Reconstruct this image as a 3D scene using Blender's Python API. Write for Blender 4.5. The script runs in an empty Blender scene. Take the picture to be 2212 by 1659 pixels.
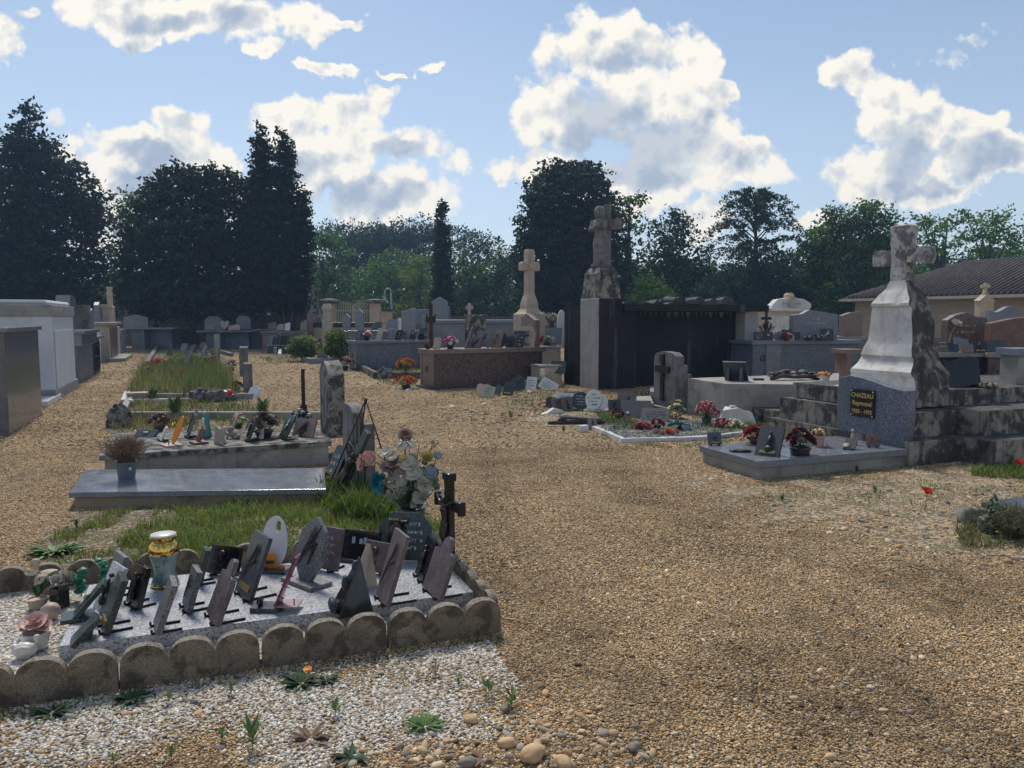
import bpy, bmesh, math, random
import numpy as np
from mathutils import Vector, Matrix, noise

sc = bpy.context.scene
R = math.radians
rnd = random.Random(7)
# ------------------------------------------------------------------ camera
F, CH = 1660.0, 1.55                      # focal length in units of a 2212 px wide picture, eye height
PITCH = math.atan((829.5 - 685) / F)
cam = bpy.data.cameras.new('camera'); camo = bpy.data.objects.new('camera', cam)
sc.collection.objects.link(camo); sc.camera = camo
camo.location = (0, 0, CH); camo.rotation_euler = (math.pi / 2 - PITCH, 0, 0)
cam.sensor_width = 36; cam.lens = 36 * F / 2212; cam.clip_end = 3000; cam.clip_start = .05
# ------------------------------------------------------------------ light
SUN_AZ, SUN_EL = R(-20), R(52)            # azimuth from +Y towards +X
sun = bpy.data.lights.new('sun', 'SUN'); suno = bpy.data.objects.new('sun', sun); sc.collection.objects.link(suno)
sun.energy = 2.7; sun.angle = R(13); sun.color = (1, .93, .82)
sd = Vector((math.sin(SUN_AZ) * math.cos(SUN_EL), math.cos(SUN_AZ) * math.cos(SUN_EL), math.sin(SUN_EL)))
suno.rotation_euler = sd.to_track_quat('Z', 'Y').to_euler()
sc.view_settings.view_transform = 'Standard'; sc.view_settings.look = 'None'
sc.view_settings.exposure = 0.3; sc.view_settings.gamma = 1
sc.render.engine = 'CYCLES'
try:
    sc.cycles.use_denoising = True
    sc.cycles.max_bounces = 6; sc.cycles.diffuse_bounces = 3; sc.cycles.glossy_bounces = 3
    sc.cycles.transparent_max_bounces = 8; sc.cycles.sample_clamp_indirect = 6
    sc.cycles.caustics_reflective = False; sc.cycles.caustics_refractive = False
except Exception: pass

def ray(x, y):
    a = (x - 1106) / F; b = (829.5 - y) / F
    return Vector((a, math.cos(PITCH) + b * math.sin(PITCH), -math.sin(PITCH) + b * math.cos(PITCH)))
def W(x, y, z=0.0):
    d = ray(x, y); t = (z - CH) / d.z
    return Vector((d.x * t, d.y * t, z))
def WD(x, y, Y):
    d = ray(x, y); t = Y / d.y
    return Vector((d.x * t, Y, CH + d.z * t))
def G(x, Y):
    p = WD(x, 700, Y); return Vector((p.x, Y, 0))
def zat(Y, py): return WD(1106, py, Y).z

# node helper
class N:
    def __init__(s, tree): s.t = tree; s.n = tree.nodes; s.l = tree.links
    def new(s, typ, **kw):
        n = s.n.new(typ)
        for k, v in kw.items(): setattr(n, k, v)
        return n
    def put(s, sock, v):
        if isinstance(v, bpy.types.NodeSocket): s.l.new(v, sock)
        elif v is not None:
            if hasattr(sock, 'default_value') and isinstance(v, (tuple, list)) and len(v) == 3 and len(sock.default_value) == 4: v = tuple(v) + (1,)
            sock.default_value = v
    def math(s, op, a, b=None, c=None, clamp=False):
        n = s.new('ShaderNodeMath', operation=op, use_clamp=clamp)
        for i, v in enumerate((a, b, c)):
            if v is not None: s.put(n.inputs[i], v)
        return n.outputs[0]
    def vec(s, op, a, b=None, c=None, out=0):
        n = s.new('ShaderNodeVectorMath', operation=op)
        for i, v in enumerate((a, b, c)):
            if v is not None: s.put(n.inputs[i], v)
        return n.outputs[out]
    def noise(s, vec, scale, detail=3, rough=.55, dist=0, out=0):
        n = s.new('ShaderNodeTexNoise'); s.put(n.inputs['Vector'], vec)
        n.inputs['Scale'].default_value = scale; n.inputs['Detail'].default_value = detail
        n.inputs['Roughness'].default_value = rough; n.inputs['Distortion'].default_value = dist
        return n.outputs[out]
    def vor(s, vec, scale, feature='F1', detail=0, out='Distance', rnd=1):
        n = s.new('ShaderNodeTexVoronoi', feature=feature); s.put(n.inputs['Vector'], vec)
        n.inputs['Scale'].default_value = scale; n.inputs['Detail'].default_value = detail
        n.inputs['Randomness'].default_value = rnd
        return n.outputs[out]
    def mix(s, f, a, b, typ='RGBA', blend='MIX'):
        n = s.new('ShaderNodeMix', data_type=typ); 
        if typ == 'RGBA': n.blend_type = blend; i, o = (6, 7), 2
        else: i, o = (2, 3), 0
        s.put(n.inputs[0], f); s.put(n.inputs[i[0]], a); s.put(n.inputs[i[1]], b)
        return n.outputs[o]
    def ramp(s, f, stops, interp='LINEAR'):
        n = s.new('ShaderNodeValToRGB'); cr = n.color_ramp; cr.interpolation = interp
        while len(cr.elements) < len(stops): cr.elements.new(.5)
        for e, (p, c) in zip(cr.elements, stops):
            e.position = p; e.color = (c, c, c, 1) if not isinstance(c, (tuple, list)) else tuple(c) + (1,)
        s.put(n.inputs[0], f); return n.outputs[0]
    def step(s, f, a, b):                 # smooth 0..1 between a and b
        n = s.new('ShaderNodeMapRange', interpolation_type='SMOOTHSTEP')
        s.put(n.inputs[0], f); n.inputs[1].default_value = a; n.inputs[2].default_value = b
        return n.outputs[0]

# ------------------------------------------------------------------ sky with its clouds
world = bpy.data.worlds.new('World'); sc.world = world; world.use_nodes = True
wt = N(world.node_tree); wt.n.clear()
SKY_STR = .1
skt = wt.new('ShaderNodeTexSky', sky_type='NISHITA', sun_disc=False)
skt.sun_elevation = SUN_EL; skt.sun_rotation = SUN_AZ; skt.altitude = 50; skt.air_density = 1.0; skt.dust_density = .4; skt.ozone_density = 1.6
tc = wt.new('ShaderNodeTexCoord'); gen = tc.outputs['Generated']
sep = wt.new('ShaderNodeSeparateXYZ'); wt.l.new(gen, sep.inputs[0])
dy = wt.math('MAXIMUM', sep.outputs[1], .12)
cmb = wt.new('ShaderNodeCombineXYZ')
wt.put(cmb.inputs[0], wt.math('DIVIDE', sep.outputs[0], dy)); wt.put(cmb.inputs[1], wt.math('DIVIDE', sep.outputs[2], dy))
q0 = cmb.outputs[0]
w1 = wt.noise(q0, 5, 3, .6, out='Color'); w2 = wt.noise(q0, 26, 3, .6, out='Color')
q = wt.vec('ADD', q0, wt.vec('MULTIPLY_ADD', w1, (.10, .10, 0), (-.05, -.05, 0)))
q = wt.vec('ADD', q, wt.vec('MULTIPLY_ADD', w2, (.050, .050, 0), (-.025, -.025, 0)))
def field(blobs, k=.25):
    acc = None
    for (x, y, rx, ry) in blobs:
        d = ray(x, y); c = (d.x / d.y, d.z / d.y); ix, iy = F / rx, F / ry
        v = wt.vec('MULTIPLY_ADD', q, (ix, iy, 0), (-c[0] * ix, -c[1] * iy, 0))
        dd = wt.vec('DOT_PRODUCT', v, v, out=1)
        acc = dd if acc is None else wt.math('SMOOTH_MIN', acc, dd, k)
    return acc
BIG = [(600,300,60,30),(300,15,170,70),(450,20,150,75),(345,95,45,32),
 (660,50,75,50),(742,48,36,16),(560,102,36,22),(690,165,60,18),
 (18,75,38,55),(60,20,26,26),(915,150,32,9),(842,155,25,7),
 (795,240,48,48),(660,270,130,45),(700,350,170,90),(900,340,95,62),(850,430,150,60),
 (380,295,60,42),(440,345,110,48),(240,345,110,50),(300,400,190,50),(480,420,110,60),(240,470,90,60),
 (1300,110,110,85),(1330,400,110,60),(1420,420,80,40),(1230,250,115,120),(1330,180,110,90),(1400,140,60,60),(1460,200,70,90),(1465,120,62,75),(1350,230,160,130),(1185,230,65,45),(1480,300,110,110),(1550,205,35,30),
 (1590,355,105,45),(1250,375,190,30),(1105,372,50,26),(1380,400,190,50),(1510,485,50,42),
 (1860,145,66,46),(1945,210,75,50),(1900,180,60,36),(1955,300,95,90),(1860,380,90,60),(2110,290,90,35),(2150,340,130,50),(1990,400,160,40),(1760,480,60,24)]
CORE = [(1290,270,90,90),(1400,330,150,70),(1380,390,150,30),(1955,340,60,70),(2130,345,90,40),(2000,400,90,16),(310,345,90,26),(330,400,110,22),
        (620,360,90,30),(850,330,60,25),(360,50,110,30),(520,30,60,30),(800,430,110,30),(1320,120,50,30)]
WISP = [(2100,85,70,16),(2035,128,60,20),(75,248,30,10),(130,255,30,20),(1870,300,20,12),(960,5,20,8)]
dB = field(BIG); dC = field(CORE, .5); dW = field(WISP)
bil = wt.vor(q0, 17, detail=4, out='Distance'); fb = wt.noise(q0, 30, 8, .62); fs = wt.noise(q0, 9, 3, .5)
den = wt.math('SUBTRACT', 1.0, dB)
den = wt.math('ADD', den, wt.math('MULTIPLY_ADD', bil, -1.5, 1.50))
den = wt.math('ADD', den, wt.math('MULTIPLY_ADD', fb, 1.2, -.6))
mB = wt.step(den, -.26, .46)
wsp = wt.math('ADD', wt.math('SUBTRACT', 1.0, dW), wt.math('MULTIPLY_ADD', fb, 4.0, -2.3)); mW = wt.math('MULTIPLY', wt.step(wsp, 0, 1.0), .6)
core = wt.math('ADD', wt.math('SUBTRACT', 1.0, dC), wt.math('MULTIPLY_ADD', fb, .5, -.25)); mC = wt.step(core, -.6, .9)
# relief of the billows, lit from the sun's side
off = wt.vec('ADD', q0, (-.008, .014, 0))
bil2 = wt.vor(off, 17, detail=4, out='Distance'); fs2 = wt.noise(off, 9, 3, .5)
rel = wt.math('ADD', wt.math('MULTIPLY', wt.math('SUBTRACT', bil2, bil), .55), wt.math('MULTIPLY', wt.math('SUBTRACT', fs, fs2), 1.0))
thick = wt.step(den, .1, 1.6)
lit = wt.math('ADD', wt.math('MULTIPLY', rel, 1.5), wt.math('MULTIPLY_ADD', thick, -.27, .93), clamp=True)
lit = wt.math('MULTIPLY', lit, wt.math('MULTIPLY_ADD', mC, -.50, 1.0))
ccol = wt.ramp(lit, [(0, (.26, .33, .44)), (.35, (.36, .42, .52)), (.62, (.60, .62, .63)), (.85, (.84, .80, .72))])
ccol = wt.vec('SCALE', ccol); ccol.node.inputs[3].default_value = 1.0 / SKY_STR
# scattered cloud over the rest of the dome
gn = wt.noise(gen, 2.6, 6, .6); mG = wt.step(gn, .50, .66)
high = wt.step(sep.outputs[2], .52, .66); back = wt.step(sep.outputs[1], .35, .1)
mG = wt.math('MULTIPLY', mG, wt.math('MAXIMUM', high, back))
frontm = wt.step(sep.outputs[1], .14, .3)
mask = wt.math('MULTIPLY', wt.math('MAXIMUM', mB, mW), frontm)
mask = wt.math('MULTIPLY', mask, wt.step(sep.outputs[2], -.01, .03))
skyc = wt.mix(1.0, skt.outputs[0], (1.0, .97, .92), blend='MULTIPLY')
# thin veil that whitens the lower sky
veil = wt.math('MULTIPLY', wt.step(sep.outputs[2], .55, 0.0), .52)
skyc = wt.mix(veil, skyc, (4.9, 5.7, 7.2))
c1 = wt.mix(mG, skyc, (5.6, 5.6, 5.6)); c2 = wt.mix(mask, c1, ccol)
bg = wt.new('ShaderNodeBackground'); wt.put(bg.inputs[0], c2); bg.inputs[1].default_value = SKY_STR
wo = wt.new('ShaderNodeOutputWorld'); wt.l.new(bg.outputs[0], wo.inputs[0])
try: world.cycles.sampling_method = 'MANUAL'; world.cycles.sample_map_resolution = 512
except Exception: pass
# ------------------------------------------------------------------ mesh helpers
_ico = {}
def ico(n):
    if n not in _ico:
        b = bmesh.new(); bmesh.ops.create_icosphere(b, subdivisions=n, radius=1); b.verts.ensure_lookup_table()
        _ico[n] = ([v.co.copy() for v in b.verts], [tuple(v.index for v in f.verts) for f in b.faces]); b.free()
    return _ico[n]
class MB:
    def __init__(s, T=None): s.v = []; s.f = []; s.mi = []; s.T = T or Matrix()
    def add(s, vs, fs, m=0):
        o = len(s.v); T = s.T
        s.v += [tuple(T @ Vector(v)) for v in vs]; s.f += [tuple(i + o for i in f) for f in fs]; s.mi += [m] * len(fs); return s
    def box(s, x0, x1, y0, y1, z0, z1, m=0, ix=0, iy=0):
        vs = [(x0, y0, z0), (x1, y0, z0), (x1, y1, z0), (x0, y1, z0), (x0 + ix, y0 + iy, z1), (x1 - ix, y0 + iy, z1), (x1 - ix, y1 - iy, z1), (x0 + ix, y1 - iy, z1)]
        return s.add(vs, [(0, 3, 2, 1), (4, 5, 6, 7), (0, 1, 5, 4), (1, 2, 6, 5), (2, 3, 7, 6), (3, 0, 4, 7)], m)
    def prism(s, pts, y0, y1, m=0):          # outline in x,z pushed along y
        n = len(pts); vs = [(x, y0, z) for x, z in pts] + [(x, y1, z) for x, z in pts]
        a = sum(pts[i][0] * pts[(i + 1) % n][1] - pts[(i + 1) % n][0] * pts[i][1] for i in range(n))
        fr = tuple(range(n)); bk = tuple(range(2 * n - 1, n - 1, -1)); sd_ = [(i, n + i, n + (i + 1) % n, (i + 1) % n) for i in range(n)]
        fs = [fr, bk] + sd_
        if a < 0: fs = [tuple(reversed(f)) for f in fs]
        return s.add(vs, fs, m)
    def plan(s, pts, z0, z1, m=0):           # outline in x,y raised along z
        n = len(pts); vs = [(p[0], p[1], z0) for p in pts] + [(p[0], p[1], z1) for p in pts]
        a = sum(pts[i][0] * pts[(i + 1) % n][1] - pts[(i + 1) % n][0] * pts[i][1] for i in range(n))
        fs = [tuple(range(n - 1, -1, -1)), tuple(range(n, 2 * n))] + [(i, (i + 1) % n, n + (i + 1) % n, n + i) for i in range(n)]
        if a < 0: fs = [tuple(reversed(f)) for f in fs]
        return s.add(vs, fs, m)
    def lathe(s, prof, n=20, m=0, c=(0, 0, 0)):
        vs = []; fs = []
        for r, z in prof:
            for k in range(n):
                a = 2 * math.pi * k / n; vs.append((c[0] + r * math.cos(a), c[1] + r * math.sin(a), c[2] + z))
        for j in range(len(prof) - 1):
            for k in range(n):
                k2 = (k + 1) % n; fs.append((j * n + k, j * n + k2, (j + 1) * n + k2, (j + 1) * n + k))
        fs.append(tuple(range(n - 1, -1, -1))); fs.append(tuple((len(prof) - 1) * n + k for k in range(n)))
        return s.add(vs, fs, m)
    def tube(s, pts, r, n=6, m=0):
        pts = [Vector(p) for p in pts]; vs = []; fs = []; N_ = len(pts)
        for i, p in enumerate(pts):
            t = (pts[min(i + 1, N_ - 1)] - pts[max(i - 1, 0)])
            if t.length < 1e-9: t = Vector((0, 0, 1))
            t.normalize(); u = t.cross(Vector((0, 0, 1)) if abs(t.z) < .95 else Vector((1, 0, 0))).normalized(); w = t.cross(u)
            rr = r[i] if isinstance(r, (list, tuple)) else r
            for k in range(n):
                a = 2 * math.pi * k / n; vs.append(p + (u * math.cos(a) + w * math.sin(a)) * rr)
        for i in range(N_ - 1):
            for k in range(n):
                k2 = (k + 1) % n; fs.append((i * n + k, (i + 1) * n + k, (i + 1) * n + k2, i * n + k2))
        fs.append(tuple(range(n))); fs.append(tuple((N_ - 1) * n + k for k in range(n - 1, -1, -1)))
        return s.add(vs, fs, m)
    def ball(s, c, r, m=0, n=2, amp=0, fr=3.0, seed=0):
        r = (r, r, r) if not isinstance(r, (tuple, list)) else r
        vs, fs = ico(n); o = Vector((seed * 3.1, seed * 1.7, seed))
        out = []
        for v in vs:
            k = 1 + (amp * noise.noise(v * fr + o) if amp else 0)
            out.append((c[0] + v.x * r[0] * k, c[1] + v.y * r[1] * k, c[2] + v.z * r[2] * k))
        return s.add(out, fs, m)
    def build(s, name, mats, parent=None, smooth=0, bev=0, worn=0, cell=.08, seg=2, loc=None, rot=None):
        me = bpy.data.meshes.new(name); me.from_pydata(s.v, [], s.f)
        mats = mats if isinstance(mats, (list, tuple)) else [mats]
        for mt in mats: me.materials.append(mt)
        if len(mats) > 1: me.polygons.foreach_set('material_index', s.mi)
        if worn:
            b = bmesh.new(); b.from_mesh(me)
            for _ in range(6):
                ed = [e for e in b.edges if e.calc_length() > cell * 1.6]
                if not ed or len(b.verts) > 6000: break
                bmesh.ops.subdivide_edges(b, edges=ed, cuts=1, use_grid_fill=True)
            bmesh.ops.triangulate(b, faces=[f for f in b.faces if len(f.verts) > 4])
            b.normal_update()
            for v in b.verts:
                p = v.co; k = noise.noise(p * 5.1) * .6 + noise.noise(p * 17) * .4
                v.co = p + v.normal * (k * worn) + Vector((noise.noise(p * 9), noise.noise(p * 9 + Vector((7, 0, 0))), 0)) * worn * .5
            b.to_mesh(me); b.free()
        if smooth: me.polygons.foreach_set('use_smooth', [True] * len(me.polygons))
        ob = bpy.data.objects.new(name, me); sc.collection.objects.link(ob)
        if parent is not None: ob.parent = parent
        if loc is not None: ob.location = loc
        if rot is not None: ob.rotation_euler = rot
        if smooth and smooth > 1:
            try: me.set_sharp_from_angle(angle=R(smooth))
            except Exception: pass
        if bev:
            md = ob.modifiers.new('bevel', 'BEVEL'); md.width = bev; md.segments = seg; md.limit_method = 'ANGLE'; md.angle_limit = R(35)
        return ob
def TR(x=0, y=0, z=0, rx=0, ry=0, rz=0):
    return Matrix.Translation((x, y, z)) @ Matrix.Rotation(rz, 4, 'Z') @ Matrix.Rotation(ry, 4, 'Y') @ Matrix.Rotation(rx, 4, 'X')
def tag(o, label, cat, group=None):
    o['label'] = label; o['category'] = cat
    if group: o['group'] = group
    return o
def thing(name, label, cat, P, rot=0.0, group=None, tilt=None):
    o = bpy.data.objects.new(name, None); sc.collection.objects.link(o); o.empty_display_size = .1
    o.location = P; o.rotation_euler = tilt + (rot,) if tilt else (0, 0, rot)
    return tag(o, label, cat, group)
def kindset(o, k): o['kind'] = k; return o
def npmesh(name, V, Fq, mats, col=None, parent=None, smooth=False, nv=4):
    me = bpy.data.meshes.new(name); n = len(V); nf = len(Fq)
    me.vertices.add(n); me.vertices.foreach_set('co', np.asarray(V, np.float32).ravel())
    me.loops.add(nf * nv); me.polygons.add(nf)
    me.loops.foreach_set('vertex_index', np.asarray(Fq, np.int32).ravel())
    me.polygons.foreach_set('loop_start', np.arange(nf, dtype=np.int32) * nv)
    if smooth: me.polygons.foreach_set('use_smooth', np.ones(nf, bool))
    if col is not None:
        a = me.color_attributes.new('Col', 'FLOAT_COLOR', 'POINT'); c = np.ones((n, 4), np.float32); c[:, :3] = col
        a.data.foreach_set('color', c.ravel())
    me.update(calc_edges=True)
    for mt in (mats if isinstance(mats, list) else [mats]): me.materials.append(mt)
    ob = bpy.data.objects.new(name, me); sc.collection.objects.link(ob)
    if parent is not None: ob.parent = parent
    return ob

# ------------------------------------------------------------------ materials
def newmat(name):
    m = bpy.data.materials.new(name); m.use_nodes = True; t = N(m.node_tree); b = m.node_tree.nodes['Principled BSDF']
    return m, t, b
def obcoord(t, world_=False):
    tc_ = t.new('ShaderNodeTexCoord')
    if world_:
        g = t.new('ShaderNodeNewGeometry'); return g.outputs['Position']
    oi = t.new('ShaderNodeObjectInfo')
    off_ = t.math('MULTIPLY', oi.outputs['Random'], 37.0)
    c = t.new('ShaderNodeCombineXYZ'); t.put(c.inputs[0], off_); t.put(c.inputs[1], off_)
    return t.vec('ADD', tc_.outputs['Object'], c.outputs[0])
def surf(name, c1, c2, scale=4, rough=.7, bump=.25, bscale=40, bd=.01, speck=None, stain=None, streak=None, grain=0, metal=0, spec=.5, top=None, var=None, coat=0):
    m, t, b = newmat(name); co = obcoord(t)
    col = t.mix(t.step(t.noise(co, scale, 4, .6), .35, .65), c1, c2)
    if grain:                                     # grain = strength of fine speckle
        g = t.noise(co, 160, 2, .7); col = t.mix(grain, col, t.ramp(g, [(.3, (.0, .0, .0)), (.7, (1, 1, 1))]), blend='OVERLAY')
    if speck:                                     # crystals: (colour a, colour b, scale, share)
        for (sc_c, s_s, s_a) in speck:
            vc = t.vor(co, s_s, out='Color'); sp = t.new('ShaderNodeSeparateColor'); t.l.new(vc, sp.inputs[0])
            col = t.mix(t.step(sp.outputs[0], 1 - s_a, 1 - s_a + .08), col, sc_c)
    if stain:
        for (s_c, s_s, lo, hi, am) in stain:
            f = t.math('MULTIPLY', t.step(t.noise(co, s_s, 6, .65, .3), lo, hi), am); col = t.mix(f, col, s_c)
    if streak:
        (s_c, sx, sz, lo, hi, am) = streak
        sv = t.vec('MULTIPLY', co, (sx, sx, sz)); f = t.math('MULTIPLY', t.step(t.noise(sv, 1, 5, .6), lo, hi), am); col = t.mix(f, col, s_c)
    if top:                                       # lichen or bloom that sits on faces looking up
        (s_c, s_s, lo, hi) = top
        g = t.new('ShaderNodeNewGeometry'); sp = t.new('ShaderNodeSeparateXYZ'); t.l.new(g.outputs['Normal'], sp.inputs[0])
        f = t.math('MULTIPLY', t.step(sp.outputs[2], .4, .8), t.step(t.noise(co, s_s, 5, .7), lo, hi)); col = t.mix(f, col, s_c)
    if var:
        oi = t.new('ShaderNodeObjectInfo'); hs = t.new('ShaderNodeHueSaturation')
        t.put(hs.inputs['Value'], t.math('MULTIPLY_ADD', oi.outputs['Random'], var * 2, 1 - var)); t.put(hs.inputs['Color'], col); col = hs.outputs[0]
    t.put(b.inputs['Base Color'], col)
    r = t.math('MULTIPLY_ADD', t.noise(co, 9, 3), .25, rough - .12, clamp=True); t.put(b.inputs['Roughness'], r)
    b.inputs['Metallic'].default_value = metal; b.inputs['Specular IOR Level'].default_value = spec; b.inputs['Coat Weight'].default_value = coat
    if bump:
        bn = t.new('ShaderNodeBump'); bn.inputs['Strength'].default_value = bump; bn.inputs['Distance'].default_value = bd
        t.put(bn.inputs['Height'], t.math('ADD', t.noise(co, bscale, 5, .7), t.math('MULTIPLY', t.noise(co, bscale * .2, 3), 1.5))); t.l.new(bn.outputs[0], b.inputs['Normal'])
    return m
M = {}
BLK = (.012, .013, .015)
M['granite'] = surf('granite_grey', (.165, .185, .22), (.20, .22, .255), 6, .16, .03, 60, .003, speck=[((.28, .30, .34), 260, .22), ((.08, .09, .105), 240, .2)], stain=[((.27, .29, .33), 3, .5, .7, .25)])
M['granite_h'] = surf('granite_headstone', (.165, .19, .235), (.195, .22, .265), 5, .4, .03, 60, .003, speck=[((.25, .28, .32), 220, .2), ((.10, .115, .14), 200, .2)], stain=[((.13, .145, .17), 1.6, .48, .7, .4)])
M['granite_lt'] = surf('granite_pale', (.34, .36, .40), (.42, .44, .47), 5, .30, .04, 60, .003, speck=[((.62, .63, .66), 150, .25), ((.12, .13, .14), 140, .18)], stain=[((.24, .25, .25), 2.2, .5, .7, .3)])
M['granite_bl'] = surf('granite_blue_grey', (.115, .14, .185), (.15, .175, .215), 7, .45, .05, 60, .003, speck=[((.30, .34, .40), 120, .18), ((.04, .05, .07), 130, .25)], stain=[((.07, .08, .10), 1.4, .45, .7, .4)])
M['granite_dk'] = surf('granite_dark', (.035, .045, .055), (.06, .07, .08), 8, .3, .05, 60, .003, speck=[((.13, .15, .16), 160, .2)], stain=[((.13, .14, .14), 5, .5, .75, .35)], var=.3)
M['granite_br'] = surf('granite_brown', (.125, .08, .065), (.095, .06, .05), 7, .42, .05, 50, .004, speck=[((.17, .115, .095), 60, .2), ((.035, .025, .025), 45, .28)])
M['granite_brl'] = surf('granite_brown_smooth', (.235, .165, .14), (.19, .135, .115), 5, .4, .03, 50, .003, speck=[((.29, .21, .18), 220, .2), ((.12, .08, .07), 200, .12)])
M['rose'] = surf('granite_rose', (.14, .07, .055), (.17, .085, .065), 5, .5, .05, 40, .004, speck=[((.3, .18, .14), 120, .15)])
M['purple'] = surf('plaque_purple_brown', (.10, .075, .08), (.15, .115, .11), 12, .45, .08, 60, .003, speck=[((.22, .18, .17), 150, .15)], stain=[((.05, .04, .04), 9, .5, .7, .5)])
M['black'] = surf('polished_black', (.008, .009, .012), (.014, .016, .02), 6, .14, .02, 40, .002, stain=[((.09, .095, .10), 7, .52, .75, .4)])
M['greenblk'] = surf('granite_green_black', (.02, .035, .035), (.035, .05, .048), 7, .25, .04, 60, .003, speck=[((.07, .10, .09), 170, .2)], stain=[((.12, .13, .12), 6, .55, .75, .35)])
M['greyplq'] = surf('plaque_grey', (.15, .155, .165), (.20, .205, .215), 8, .4, .06, 60, .003, speck=[((.32, .33, .34), 170, .2), ((.06, .06, .065), 160, .2)], var=.25)
M['slate'] = surf('plaque_slate_blue', (.028, .038, .055), (.038, .05, .068), 8, .6, .05, 60, .003, var=.2)
M['beige'] = surf('stone_beige', (.46, .36, .29), (.40, .31, .25), 6, .6, .06, 50, .003, stain=[((.25, .2, .16), 6, .5, .75, .4)])
M['white'] = surf('marble_white', (.72, .72, .71), (.62, .63, .63), 4, .35, .04, 50, .003, stain=[((.35, .36, .36), 8, .55, .75, .35)])
M['ceramic'] = surf('ceramic_white', (.70, .68, .63), (.60, .58, .54), 9, .35, .04, 60, .002, stain=[((.3, .29, .26), 25, .55, .7, .4)])
M['conc'] = surf('edging_concrete', (.235, .19, .135), (.17, .14, .10), 7, .9, .55, 90, .012, grain=.5, stain=[((.045, .038, .028), 11, .48, .62, .75), ((.32, .30, .25), 30, .6, .7, .35)], top=((.30, .28, .24), 60, .42, .6))
M['concg'] = surf('concrete_grey', (.27, .26, .235), (.34, .33, .30), 3, .85, .3, 60, .008, grain=.3, stain=[((.12, .11, .095), 4, .5, .7, .6)], streak=((.09, .085, .08), 14, 1.2, .56, .75, .5))
M['concb'] = surf('footing_concrete', (.30, .25, .165), (.24, .20, .14), 4, .9, .3, 50, .008, stain=[((.06, .055, .045), 5, .5, .7, .7)])
M['lichen'] = surf('stone_lichened', (.20, .20, .185), (.27, .27, .25), 6, .9, .6, 60, .012, grain=.3, stain=[((.03, .03, .026), 9, .43, .58, .9), ((.42, .42, .38), 30, .6, .68, .5)])
M['oldstone'] = surf('stone_weathered_grey', (.16, .155, .15), (.22, .215, .205), 5, .9, .6, 50, .014, grain=.4, stain=[((.05, .05, .048), 6, .5, .66, .7), ((.34, .34, .31), 26, .6, .68, .4)], streak=((.05, .048, .045), 22, 2, .5, .7, .6))
M['lime'] = surf('limestone_cream', (.50, .42, .32), (.43, .36, .275), 4, .85, .25, 50, .006, stain=[((.20, .17, .14), 5, .55, .75, .5)], streak=((.16, .14, .12), 14, 1.5, .6, .8, .4))
M['limed'] = surf('limestone_stained', (.34, .31, .26), (.26, .24, .205), 4, .9, .45, 40, .012, stain=[((.035, .034, .033), 5, .43, .57, .88), ((.48, .46, .42), 14, .64, .72, .6)], streak=((.025, .025, .025), 12, 1.6, .46, .66, .75), top=((.07, .07, .068), 8, .3, .5))
M['paint'] = surf('old_white_render', (.68, .67, .64), (.60, .59, .56), 3, .8, .35, 35, .01, stain=[((.36, .35, .32), 5, .48, .66, .6), ((.13, .12, .105), 26, .62, .68, .7)], streak=((.30, .29, .26), 9, 1.3, .52, .74, .5))
M['plaster'] = surf('white_plaster', (.62, .64, .67), (.57, .59, .62), 2, .75, .12, 60, .004, stain=[((.40, .41, .42), 3, .55, .8, .4)], streak=((.42, .43, .43), 6, .6, .6, .85, .4))
M['plasterg'] = surf('grey_footing', (.22, .23, .23), (.30, .31, .31), 5, .9, .4, 50, .01, stain=[((.08, .08, .075), 6, .5, .7, .6)])
M['soot'] = surf('black_stained_concrete', (.006, .0065, .009), (.013, .014, .018), 2, .8, .3, 40, .008, streak=((.17, .168, .165), 6, .4, .54, .74, .5))
M['sootl'] = surf('pale_pillar_concrete', (.38, .37, .35), (.32, .31, .295), 4, .85, .3, 60, .006, streak=((.04, .04, .045), 9, .4, .56, .74, .8))
M['wallst'] = surf('rubble_wall_stone', (.13, .12, .105), (.19, .17, .145), 3, .9, .6, 12, .04, stain=[((.03, .03, .03), 3, .45, .65, .7), ((.26, .24, .20), 5, .58, .7, .5)])
M['cap'] = surf('dark_coping', (.05, .052, .06), (.09, .09, .10), 4, .85, .3, 30, .01)
M['housew'] = surf('cream_house_wall', (.32, .27, .205), (.27, .235, .18), 1.2, .85, .2, 20, .01, stain=[((.2, .17, .13), 1.5, .55, .8, .5)])
M['bronze'] = surf('bronze_dark', (.05, .045, .04), (.08, .07, .055), 30, .4, .15, 60, .003, metal=.7)
M['iron'] = surf('iron_black', (.012, .012, .013), (.02, .02, .022), 20, .4, .1, 60, .002, metal=.3)
M['rust'] = surf('iron_rusty', (.07, .03, .02), (.035, .02, .018), 20, .8, .4, 60, .004)
M['brass'] = surf('brass', (.55, .40, .16), (.42, .30, .12), 20, .3, .05, 40, .002, metal=.7)
M['gold'] = surf('gold_lustre', (.85, .55, .15), (.75, .45, .10), 20, .18, 0, metal=1)
M['letter'] = surf('gilt_letter', (.62, .47, .20), (.55, .42, .18), 20, .4, 0, metal=.2)
M['ltxt'] = surf('engraved_letter_pale', (.45, .45, .43), (.5, .5, .48), 20, .6, 0)
M['dtxt'] = surf('engraved_letter_dark', (.05, .05, .055), (.07, .07, .075), 20, .6, 0)
M['orange'] = surf('orange_resin', (.75, .26, .01), (.68, .22, .01), 9, .3, .03, 30, .002)
M['magenta'] = surf('magenta_enamel', (.16, .02, .07), (.2, .03, .09), 9, .3, .03, 30, .002)
M['pink'] = surf('pink_marble', (.36, .24, .23), (.42, .29, .27), 9, .35, .03, 30, .002)
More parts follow.
